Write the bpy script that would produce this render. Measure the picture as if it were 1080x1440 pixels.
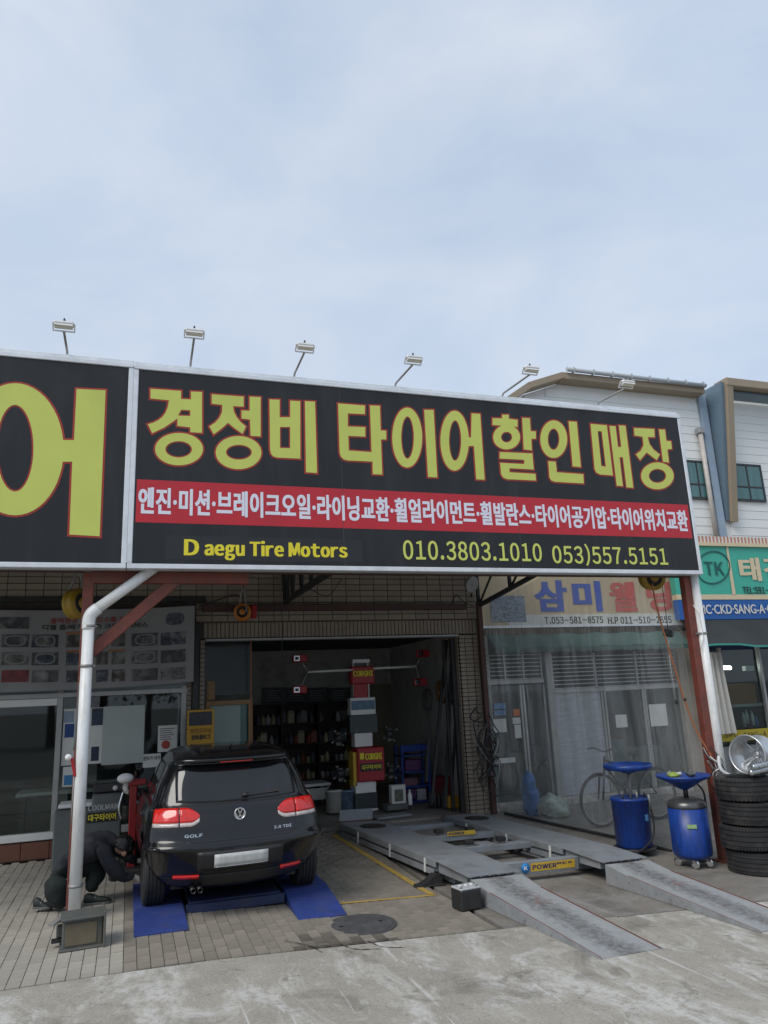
import bpy, bmesh, math, random
from mathutils import Vector, Matrix, noise as mnoise
R = math.radians
random.seed(7)
for o in list(bpy.data.objects): bpy.data.objects.remove(o)
SC = bpy.context.scene
COL = SC.collection

# ------------------------------------------------------------------ camera
H_CAM = 2.0
F_PX, PITCH, ROLL, YAW = 1045.0, 0.24006, 0.04507, 0.33269
def _cam_axes():
    fw = Vector((math.sin(YAW)*math.cos(PITCH), math.cos(YAW)*math.cos(PITCH), math.sin(PITCH)))
    r = Vector((math.cos(YAW), -math.sin(YAW), 0)); d = -(r.cross(fw))
    return r*math.cos(ROLL)+d*math.sin(ROLL), -r*math.sin(ROLL)+d*math.cos(ROLL), fw
_r, _d, _f = _cam_axes()
cam = bpy.data.cameras.new('camera'); camo = bpy.data.objects.new('camera', cam); COL.objects.link(camo)
m = Matrix.Identity(4)
for i in range(3):
    m[i][0] = _r[i]; m[i][1] = -_d[i]; m[i][2] = -_f[i]
m[2][3] = H_CAM
camo.matrix_world = m
cam.sensor_fit = 'VERTICAL'; cam.sensor_height = 24.0; cam.lens = 24.0*F_PX/1440.0
cam.clip_start = 0.05; cam.clip_end = 3000
SC.camera = camo

# ------------------------------------------------------------------ sky, sun, exposure
SUN_EL, SUN_AZ = 48.0, 242.0     # compass-style: azimuth measured from +Y towards +X
wd = bpy.data.worlds.new('World'); SC.world = wd; wd.use_nodes = True
nt = wd.node_tree; nt.nodes.clear()
N = nt.nodes.new; L = nt.links.new
sky = N('ShaderNodeTexSky'); sky.sky_type = 'NISHITA'; sky.sun_disc = False
sky.sun_elevation = R(SUN_EL); sky.sun_rotation = R(SUN_AZ)
sky.air_density = 1.0; sky.dust_density = 1.5; sky.ozone_density = 1.5
tc = N('ShaderNodeTexCoord')
mp = N('ShaderNodeMapping'); mp.inputs['Scale'].default_value = (1.0, 1.0, 1.9); mp.inputs['Rotation'].default_value = (0.2, 0.1, 0.5)
L(tc.outputs['Generated'], mp.inputs['Vector'])
n1 = N('ShaderNodeTexNoise'); n1.inputs['Scale'].default_value = 2.7; n1.inputs['Detail'].default_value = 9; n1.inputs['Roughness'].default_value = 0.56; n1.inputs['Distortion'].default_value = 0.35
L(mp.outputs[0], n1.inputs['Vector'])
cr = N('ShaderNodeValToRGB'); e = cr.color_ramp.elements
e[0].position = 0.30; e[0].color = (4.1, 5.0, 6.35, 1)
e[1].position = 0.72; e[1].color = (5.6, 6.15, 6.95, 1)
el = cr.color_ramp.elements.new(0.5); el.color = (4.75, 5.5, 6.6, 1)
L(n1.outputs['Fac'], cr.inputs[0])
n2 = N('ShaderNodeTexNoise'); n2.inputs['Scale'].default_value = 1.3; n2.inputs['Detail'].default_value = 5
L(mp.outputs[0], n2.inputs['Vector'])
mr = N('ShaderNodeMapRange'); mr.inputs[1].default_value = 0.3; mr.inputs[2].default_value = 0.7; mr.inputs[3].default_value = 0.80; mr.inputs[4].default_value = 0.97
L(n2.outputs['Fac'], mr.inputs[0])
mx = N('ShaderNodeMix'); mx.data_type = 'RGBA'
L(mr.outputs[0], mx.inputs[0]); L(sky.outputs[0], mx.inputs[6]); L(cr.outputs[0], mx.inputs[7])
bg = N('ShaderNodeBackground'); bg.inputs['Strength'].default_value = 0.1
out = N('ShaderNodeOutputWorld')
L(mx.outputs[2], bg.inputs['Color']); L(bg.outputs[0], out.inputs['Surface'])

sl = bpy.data.lights.new('sun', 'SUN'); sl.energy = 1.5; sl.angle = R(32); sl.color = (1.0, 0.96, 0.9)
so = bpy.data.objects.new('sun', sl); COL.objects.link(so)
_sd = Vector((math.sin(R(SUN_AZ))*math.cos(R(SUN_EL)), math.cos(R(SUN_AZ))*math.cos(R(SUN_EL)), math.sin(R(SUN_EL))))
so.rotation_euler = (-_sd).to_track_quat('-Z', 'Y').to_euler()
so.location = (0, 0, 20)
SC.view_settings.view_transform = 'Standard'; SC.view_settings.look = 'None'
SC.view_settings.exposure = 0.42; SC.view_settings.gamma = 1.0; SC.view_settings.use_curve_mapping = False

# ------------------------------------------------------------------ materials
MATS = {}
def _pr(name):
    mt = bpy.data.materials.new(name); mt.use_nodes = True
    return mt, mt.node_tree, mt.node_tree.nodes['Principled BSDF']
def mat(name, col, rough=0.6, metal=0.0, var=0.12, scale=6.0, bump=0.0, bscale=60.0, dirt=None, dirt_amt=0.0, dscale=2.5,
        coat=0.0, spec=0.5, rnd=0.0, emit=None, alpha=1.0, stretch=None, rvar=0.1):
    """principled surface: base colour broken up by noise, optional dirt colour, bump, per-object variation"""
    if name in MATS: return MATS[name]
    mt, t, b = _pr(name); n = t.nodes.new; l = t.links.new
    tc = n('ShaderNodeTexCoord'); src = tc.outputs['Object']
    if stretch:
        mpn = n('ShaderNodeMapping'); mpn.inputs['Scale'].default_value = stretch; l(src, mpn.inputs[0]); src = mpn.outputs[0]
    no = n('ShaderNodeTexNoise'); no.inputs['Scale'].default_value = scale; no.inputs['Detail'].default_value = 6; no.inputs['Roughness'].default_value = 0.6
    l(src, no.inputs['Vector'])
    c = Vector(col[:3])
    ra = n('ShaderNodeValToRGB'); ra.color_ramp.elements[0].position = 0.25; ra.color_ramp.elements[1].position = 0.75
    lo = c*(1-var); hi = c*(1+var)
    ra.color_ramp.elements[0].color = (*lo, 1); ra.color_ramp.elements[1].color = (*[min(1, v) for v in hi], 1)
    l(no.outputs['Fac'], ra.inputs[0]); colout = ra.outputs[0]
    if rnd:
        oi = n('ShaderNodeObjectInfo'); mr = n('ShaderNodeMapRange'); mr.inputs[3].default_value = 1-rnd; mr.inputs[4].default_value = 1+rnd
        l(oi.outputs['Random'], mr.inputs[0]); vm = n('ShaderNodeVectorMath'); vm.operation = 'SCALE'
        l(colout, vm.inputs[0]); l(mr.outputs[0], vm.inputs['Scale']); colout = vm.outputs[0]
    if dirt:
        n2 = n('ShaderNodeTexNoise'); n2.inputs['Scale'].default_value = dscale; n2.inputs['Detail'].default_value = 8; n2.inputs['Roughness'].default_value = 0.65
        l(src, n2.inputs['Vector'])
        r2 = n('ShaderNodeMapRange'); r2.inputs[1].default_value = 0.48; r2.inputs[2].default_value = 0.72; r2.inputs[4].default_value = dirt_amt
        l(n2.outputs['Fac'], r2.inputs[0])
        mi = n('ShaderNodeMix'); mi.data_type = 'RGBA'; l(r2.outputs[0], mi.inputs[0]); l(colout, mi.inputs[6]); mi.inputs[7].default_value = (*dirt, 1)
        colout = mi.outputs[2]
    l(colout, b.inputs['Base Color'])
    b.inputs['Metallic'].default_value = metal; b.inputs['Specular IOR Level'].default_value = spec
    b.inputs['Coat Weight'].default_value = coat; b.inputs['Coat Roughness'].default_value = 0.06
    rr = n('ShaderNodeMapRange'); rr.inputs[3].default_value = max(0.02, rough-rvar); rr.inputs[4].default_value = min(1, rough+rvar)
    l(no.outputs['Fac'], rr.inputs[0]); l(rr.outputs[0], b.inputs['Roughness'])
    if bump:
        n3 = n('ShaderNodeTexNoise'); n3.inputs['Scale'].default_value = bscale; n3.inputs['Detail'].default_value = 5; l(src, n3.inputs['Vector'])
        bu = n('ShaderNodeBump'); bu.inputs['Strength'].default_value = bump; bu.inputs['Distance'].default_value = 0.01
        l(n3.outputs['Fac'], bu.inputs['Height']); l(bu.outputs[0], b.inputs['Normal'])
    if emit:
        b.inputs['Emission Color'].default_value = (*col, 1); b.inputs['Emission Strength'].default_value = emit
    MATS[name] = mt; return mt
def glass(name, tint=(0.9, 0.95, 0.95), alpha=0.15, rough=0.02):
    """window pane: mostly clear with surface reflection"""
    if name in MATS: return MATS[name]
    mt, t, b = _pr(name); n = t.nodes.new; l = t.links.new
    tr = n('ShaderNodeBsdfTransparent'); tr.inputs[0].default_value = (*tint, 1)
    gl = n('ShaderNodeBsdfGlossy'); gl.inputs['Roughness'].default_value = rough
    fr = n('ShaderNodeFresnel'); ge = n('ShaderNodeNewGeometry'); io = n('ShaderNodeMapRange'); io.inputs[3].default_value = 1.5; io.inputs[4].default_value = 1/1.5; l(ge.outputs['Backfacing'], io.inputs[0]); l(io.outputs[0], fr.inputs[0])   # same reflectance from both faces of a thin pane
    tcn = n('ShaderNodeTexCoord'); no = n('ShaderNodeTexNoise'); no.inputs['Scale'].default_value = 1.4; l(tcn.outputs['Object'], no.inputs['Vector'])
    bu = n('ShaderNodeBump'); bu.inputs['Strength'].default_value = 0.02; l(no.outputs['Fac'], bu.inputs['Height']); l(bu.outputs[0], gl.inputs['Normal'])
    ms = n('ShaderNodeMixShader'); l(fr.outputs[0], ms.inputs[0]); l(tr.outputs[0], ms.inputs[1]); l(gl.outputs[0], ms.inputs[2])
    di = n('ShaderNodeBsdfDiffuse'); di.inputs[0].default_value = (0.5, 0.5, 0.48, 1)
    m2 = n('ShaderNodeMixShader'); m2.inputs[0].default_value = alpha; l(ms.outputs[0], m2.inputs[1]); l(di.outputs[0], m2.inputs[2])
    o = [x for x in t.nodes if x.type == 'OUTPUT_MATERIAL'][0]; l(m2.outputs[0], o.inputs['Surface'])
    MATS[name] = mt; return mt
def vinyl(name):
    """clear plastic sheet: milky film that lets most light through, streaked along the height"""
    mt, t, b = _pr(name); n = t.nodes.new; l = t.links.new
    tcn = n('ShaderNodeTexCoord'); mpn = n('ShaderNodeMapping'); mpn.inputs['Scale'].default_value = (5, 5, 0.5); l(tcn.outputs['Object'], mpn.inputs[0])
    no = n('ShaderNodeTexNoise'); no.inputs['Scale'].default_value = 2.2; no.inputs['Detail'].default_value = 7; no.inputs['Roughness'].default_value = 0.7; l(mpn.outputs[0], no.inputs['Vector'])
    mr = n('ShaderNodeMapRange'); mr.inputs[1].default_value = 0.3; mr.inputs[2].default_value = 0.75; mr.inputs[3].default_value = 0.07; mr.inputs[4].default_value = 0.38
    l(no.outputs['Fac'], mr.inputs[0])
    tr = n('ShaderNodeBsdfTransparent'); tr.inputs[0].default_value = (0.95, 0.96, 0.95, 1)
    di = n('ShaderNodeBsdfDiffuse'); di.inputs[0].default_value = (0.55, 0.56, 0.54, 1)
    ts = n('ShaderNodeBsdfTranslucent'); ts.inputs[0].default_value = (0.55, 0.56, 0.54, 1)
    gl = n('ShaderNodeBsdfGlossy'); gl.inputs['Roughness'].default_value = 0.22
    m1 = n('ShaderNodeMixShader'); m1.inputs[0].default_value = 0.5; l(di.outputs[0], m1.inputs[1]); l(ts.outputs[0], m1.inputs[2])
    m2 = n('ShaderNodeMixShader'); l(mr.outputs[0], m2.inputs[0]); l(tr.outputs[0], m2.inputs[1]); l(m1.outputs[0], m2.inputs[2])
    bu = n('ShaderNodeBump'); bu.inputs['Strength'].default_value = 0.6; bu.inputs['Distance'].default_value = 0.05; l(no.outputs['Fac'], bu.inputs['Height']); l(bu.outputs[0], gl.inputs['Normal']); l(bu.outputs[0], di.inputs['Normal'])
    m3 = n('ShaderNodeMixShader'); m3.inputs[0].default_value = 0.10; l(m2.outputs[0], m3.inputs[1]); l(gl.outputs[0], m3.inputs[2])
    o = [x for x in t.nodes if x.type == 'OUTPUT_MATERIAL'][0]; l(m3.outputs[0], o.inputs['Surface'])
    MATS[name] = mt; return mt

# ------------------------------------------------------------------ mesh helpers
class MB:
    """collects geometry in world (or local) coordinates, then links it as one mesh object"""
    def __init__(s): s.v = []; s.f = []; s.sm = []
    def add(s, vs, fs, smooth=False):
        k = len(s.v); s.v += [tuple(p) for p in vs]
        for f in fs: s.f.append(tuple(i+k for i in f)); s.sm.append(smooth)
        return s
    def box(s, c, d, rot=None, ch=0.0):
        hx, hy, hz = d[0]/2, d[1]/2, d[2]/2; c = Vector(c)
        M3 = rot.to_3x3() if rot is not None else None
        T = lambda p: c + (M3 @ Vector(p) if M3 else Vector(p))
        ch = min(ch, hx*.9, hy*.9, hz*.9)
        if ch <= 0:
            vs = [T((x*hx, y*hy, z*hz)) for x in (-1, 1) for y in (-1, 1) for z in (-1, 1)]
            return s.add(vs, [(0,1,3,2), (4,6,7,5), (0,4,5,1), (2,3,7,6), (0,2,6,4), (1,5,7,3)])
        vs = []; idx = {}
        for x in (-1, 1):
            for y in (-1, 1):
                for z in (-1, 1):
                    for a in range(3):
                        p = [x*(hx-(a != 0)*ch), y*(hy-(a != 1)*ch), z*(hz-(a != 2)*ch)]
                        idx[(x, y, z, a)] = len(vs); vs.append(T(p))
        fs = []
        for a in range(3):
            b_, c_ = (a+1) % 3, (a+2) % 3
            for sg in (-1, 1):
                q = []
                for (u, w) in ((-1,-1), (1,-1), (1,1), (-1,1)):
                    k = [0,0,0]; k[a] = sg; k[b_] = u; k[c_] = w; q.append(idx[(*k, a)])
                fs.append(tuple(q if sg > 0 else q[::-1]))
            for u in (-1, 1):
                for w in (-1, 1):
                    k0 = [0,0,0]; k0[a] = -1; k0[b_] = u; k0[c_] = w; k1 = k0[:]; k1[a] = 1
                    fs.append((idx[(*k0, b_)], idx[(*k1, b_)], idx[(*k1, c_)], idx[(*k0, c_)]))
        for x in (-1, 1):
            for y in (-1, 1):
                for z in (-1, 1): fs.append(tuple(idx[(x, y, z, a)] for a in range(3)))
        return s.add(vs, fs)
    def bar(s, a, b, w, h, up=(0,0,1), ch=0.0):
        """box section from a to b, w across, h along up"""
        a = Vector(a); b = Vector(b); x = (b-a); ln = x.length; x = x.normalized(); u = Vector(up)
        y = u.cross(x)
        if y.length < 1e-4: y = Vector((0,1,0)).cross(x)
        y.normalize(); z = x.cross(y)
        M3 = Matrix((x, y, z)).transposed()
        return s.box((a+b)/2, (ln, w, h), M3, ch)
    def tube(s, pts, r, n=8, caps=True, closed=False):
        pts = [Vector(p) for p in pts]; rs = r if isinstance(r, (list, tuple)) else [r]*len(pts)
        vs = []; fs = []; prev = None; m_ = len(pts)
        for i, p in enumerate(pts):
            if closed: t = (pts[(i+1) % m_]-pts[i-1])
            else: t = pts[min(i+1, m_-1)]-pts[max(i-1, 0)]
            t = t.normalized() if t.length > 1e-9 else Vector((0,0,1))
            if prev is None:
                a = Vector((0,0,1)) if abs(t.z) < .9 else Vector((1,0,0)); nrm = (a-t*a.dot(t)).normalized()
            else:
                nrm = prev-t*prev.dot(t); nrm = nrm.normalized() if nrm.length > 1e-6 else prev
            prev = nrm; bn = t.cross(nrm)
            for k in range(n):
                an = 2*math.pi*k/n; vs.append(p+(nrm*math.cos(an)+bn*math.sin(an))*rs[i])
        for i in range(m_-1 if not closed else m_):
            j = (i+1) % m_
            for k in range(n): fs.append((i*n+k, i*n+(k+1) % n, j*n+(k+1) % n, j*n+k))
        s.add(vs, fs, True)
        if caps and not closed:
            k0 = len(s.v)-len(vs)
            s.f.append(tuple(k0+i for i in range(n))[::-1]); s.sm.append(False)
            s.f.append(tuple(k0+(m_-1)*n+i for i in range(n))); s.sm.append(False)
        return s
    def lathe(s, prof, c=(0,0,0), axis=None, n=24, smooth=True, arc=None):
        """prof: list of (radius, height) turned about axis (default Z) through c"""
        c = Vector(c); q = Vector((0,0,1)).rotation_difference(Vector(axis)) if axis is not None else None
        vs = []; fs = []
        for (r, z) in prof:
            for k in range(n):
                an = 2*math.pi*k/n; p = Vector((r*math.cos(an), r*math.sin(an), z))
                if q: p = q @ p
                vs.append(c+p)
        for i in range(len(prof)-1):
            for k in range(n): fs.append((i*n+k, i*n+(k+1) % n, (i+1)*n+(k+1) % n, (i+1)*n+k))
        s.add(vs, fs, smooth)
        k0 = len(s.v)-len(vs)
        if prof[0] == prof[-1]: return s
        if prof[0][0] > 1e-5: s.f.append(tuple(k0+i for i in range(n))[::-1]); s.sm.append(False)
        if prof[-1][0] > 1e-5: s.f.append(tuple(k0+(len(prof)-1)*n+i for i in range(n))); s.sm.append(False)
        return s
    def prism(s, poly, axis, a0, a1):
        """extrude a 2D polygon along 'x','y' or 'z' from a0 to a1 (poly in the two other axes, in order)"""
        def P(u, w, a): return {'x': (a, u, w), 'y': (u, a, w), 'z': (u, w, a)}[axis]
        n = len(poly); vs = [P(u, w, a0) for u, w in poly]+[P(u, w, a1) for u, w in poly]
        fs = [tuple(range(n)), tuple(range(2*n-1, n-1, -1))]+[(i, i+n, (i+1) % n+n, (i+1) % n) for i in range(n)]
        return s.add(vs, fs)
    def grid(s, fn, nu, nv, smooth=True):
        vs = [fn(i/nu, j/nv) for j in range(nv+1) for i in range(nu+1)]
        fs = [(j*(nu+1)+i, j*(nu+1)+i+1, (j+1)*(nu+1)+i+1, (j+1)*(nu+1)+i) for j in range(nv) for i in range(nu)]
        return s.add(vs, fs, smooth)
    def sphere(s, c, r, nu=14, nv=10):
        c = Vector(c); r = Vector(r) if not isinstance(r, (int, float)) else Vector((r, r, r))
        prof = []
        vs = []
        for j in range(nv+1):
            th = math.pi*j/nv
            for k in range(nu):
                ph = 2*math.pi*k/nu; vs.append(c+Vector((r.x*math.sin(th)*math.cos(ph), r.y*math.sin(th)*math.sin(ph), -r.z*math.cos(th))))
        fs = [(j*nu+k, j*nu+(k+1) % nu, (j+1)*nu+(k+1) % nu, (j+1)*nu+k) for j in range(nv) for k in range(nu)]
        return s.add(vs, fs, True)
    def mesh(s, name, off=(0,0,0)):
        me = bpy.data.meshes.new(name); ox, oy, oz = off
        me.from_pydata([(x-ox, y-oy, z-oz) for x, y, z in s.v], [], s.f)
        me.polygons.foreach_set('use_smooth', s.sm)
        bm = bmesh.new(); bm.from_mesh(me); bmesh.ops.remove_doubles(bm, verts=bm.verts, dist=1e-5)
        bmesh.ops.recalc_face_normals(bm, faces=bm.faces); bm.to_mesh(me); bm.free(); me.update()
        return me
    def build(s, name, m_, parent=None, tag_=None):
        """link; with a parent the mesh is stored relative to the parent's world position (parents are unrotated)"""
        off = wpos(parent) if parent is not None else (0,0,0)
        me = s.mesh(name, off); me.materials.append(m_)
        o = bpy.data.objects.new(name, me); COL.objects.link(o)
        if parent is not None: o.parent = parent
        return o
def wpos(o):
    p = Vector((0,0,0))
    while o is not None: p = p+o.location; o = o.parent
    return p
def tag(o, label=None, cat=None, group=None, kind=None):
    if label: o['label'] = label
    if cat: o['category'] = cat
    if group: o['group'] = group
    if kind: o['kind'] = kind
    return o
def thing(name, label, cat, loc=(0,0,0), group=None):
    o = bpy.data.objects.new(name, None); COL.objects.link(o); o.location = loc; o.empty_display_size = 0.1
    return tag(o, label, cat, group)
def struct(o): o['kind'] = 'structure'; return o
def link_mesh(name, me, loc, parent=None, rot=None, scale=None):
    o = bpy.data.objects.new(name, me); COL.objects.link(o)
    if parent is not None: o.parent = parent
    o.location = Vector(loc)-(wpos(parent) if parent is not None else Vector((0,0,0)))
    if rot: o.rotation_euler = rot
    if scale: o.scale = scale
    return o
def bez(p0, p1, p2, p3, n=14):
    out_ = []
    for i in range(n+1):
        t = i/n; u = 1-t
        out_.append(Vector(p0)*u**3+Vector(p1)*3*u*u*t+Vector(p2)*3*u*t*t+Vector(p3)*t**3)
    return out_
def smooth_path(pts, n=6):
    """Catmull-Rom through the points"""
    P = [Vector(p) for p in pts]; P = [P[0]*2-P[1]]+P+[P[-1]*2-P[-2]]; o = []
    for i in range(1, len(P)-2):
        for k in range(n):
            t = k/n
            o.append(0.5*((2*P[i])+(P[i+1]-P[i-1])*t+(2*P[i-1]-5*P[i]+4*P[i+1]-P[i+2])*t*t+(3*P[i]-P[i-1]-3*P[i+1]+P[i+2])*t**3))
    o.append(P[-2]); return o
def gz(X, Y):
    """height of the sloping forecourt"""
    return -.042*min(max(X-.5, 0), 8.5)*min(max((12-Y)/3.5, 0), 1)
_GL = {}
def latin_geo(s, off):
    """Latin text set from the wide sans glyphs, each letter spaced by its own width"""
    x = 0.0; V = []; F = []
    for ch in s:
        if ch == ' ': x += .30; continue
        if (ch, off) not in _GL: _GL[(ch, off)] = text_geo(chr(ord(ch)+0xFEE0), off)
        vs, fs = _GL[(ch, off)]; a = min(v.x for v in vs); b = max(v.x for v in vs); k = len(V)
        sb = .075 if ch not in ".,:)('-1" else .10
        V += [Vector((v.x-a+x+sb, v.y, 0)) for v in vs]; F += [tuple(i+k for i in f) for f in fs]; x += b-a+2*sb
    return V, F
def text_geo(s, off=0.0, space=1.0):
    if s.isascii(): return latin_geo(s, off)
    c = bpy.data.curves.new('t', 'FONT'); c.body = s; c.offset = off; c.space_character = space; c.resolution_u = 4
    o = bpy.data.objects.new('t', c); COL.objects.link(o)
    dg = bpy.context.evaluated_depsgraph_get(); me = bpy.data.meshes.new_from_object(o.evaluated_get(dg))
    vs = [v.co.copy() for v in me.vertices]; fs = [tuple(p.vertices) for p in me.polygons]
    bpy.data.objects.remove(o); bpy.data.curves.remove(c); bpy.data.meshes.remove(me)
    return vs, fs
def text_on(s, name, m_, parent, x0, x1, z0, z1, y, off=0.0, space=1.0, bold=0.0, dz=0.0, face='-y'):
    """lettering on a plane facing the street (normal -Y), fitted to the box x0..x1, z0..z1; dz tilts the baseline"""
    vs, fs = text_geo(s, off, space)
    ax = min(v.x for v in vs); bx = max(v.x for v in vs); ay = min(v.y for v in vs); by = max(v.y for v in vs)
    mb = MB()
    shifts = [0.0] if not bold else [-bold, 0.0, bold]
    for k, sh in enumerate(shifts):
        mb.add([(x0+(v.x-ax)/(bx-ax)*(x1-x0)+sh, y-0.0004*k, z0+(v.y-ay)/(by-ay)*(z1-z0)+dz*((v.x-ax)/(bx-ax))) for v in vs], fs)
    return mb.build(name, m_, parent)
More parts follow.
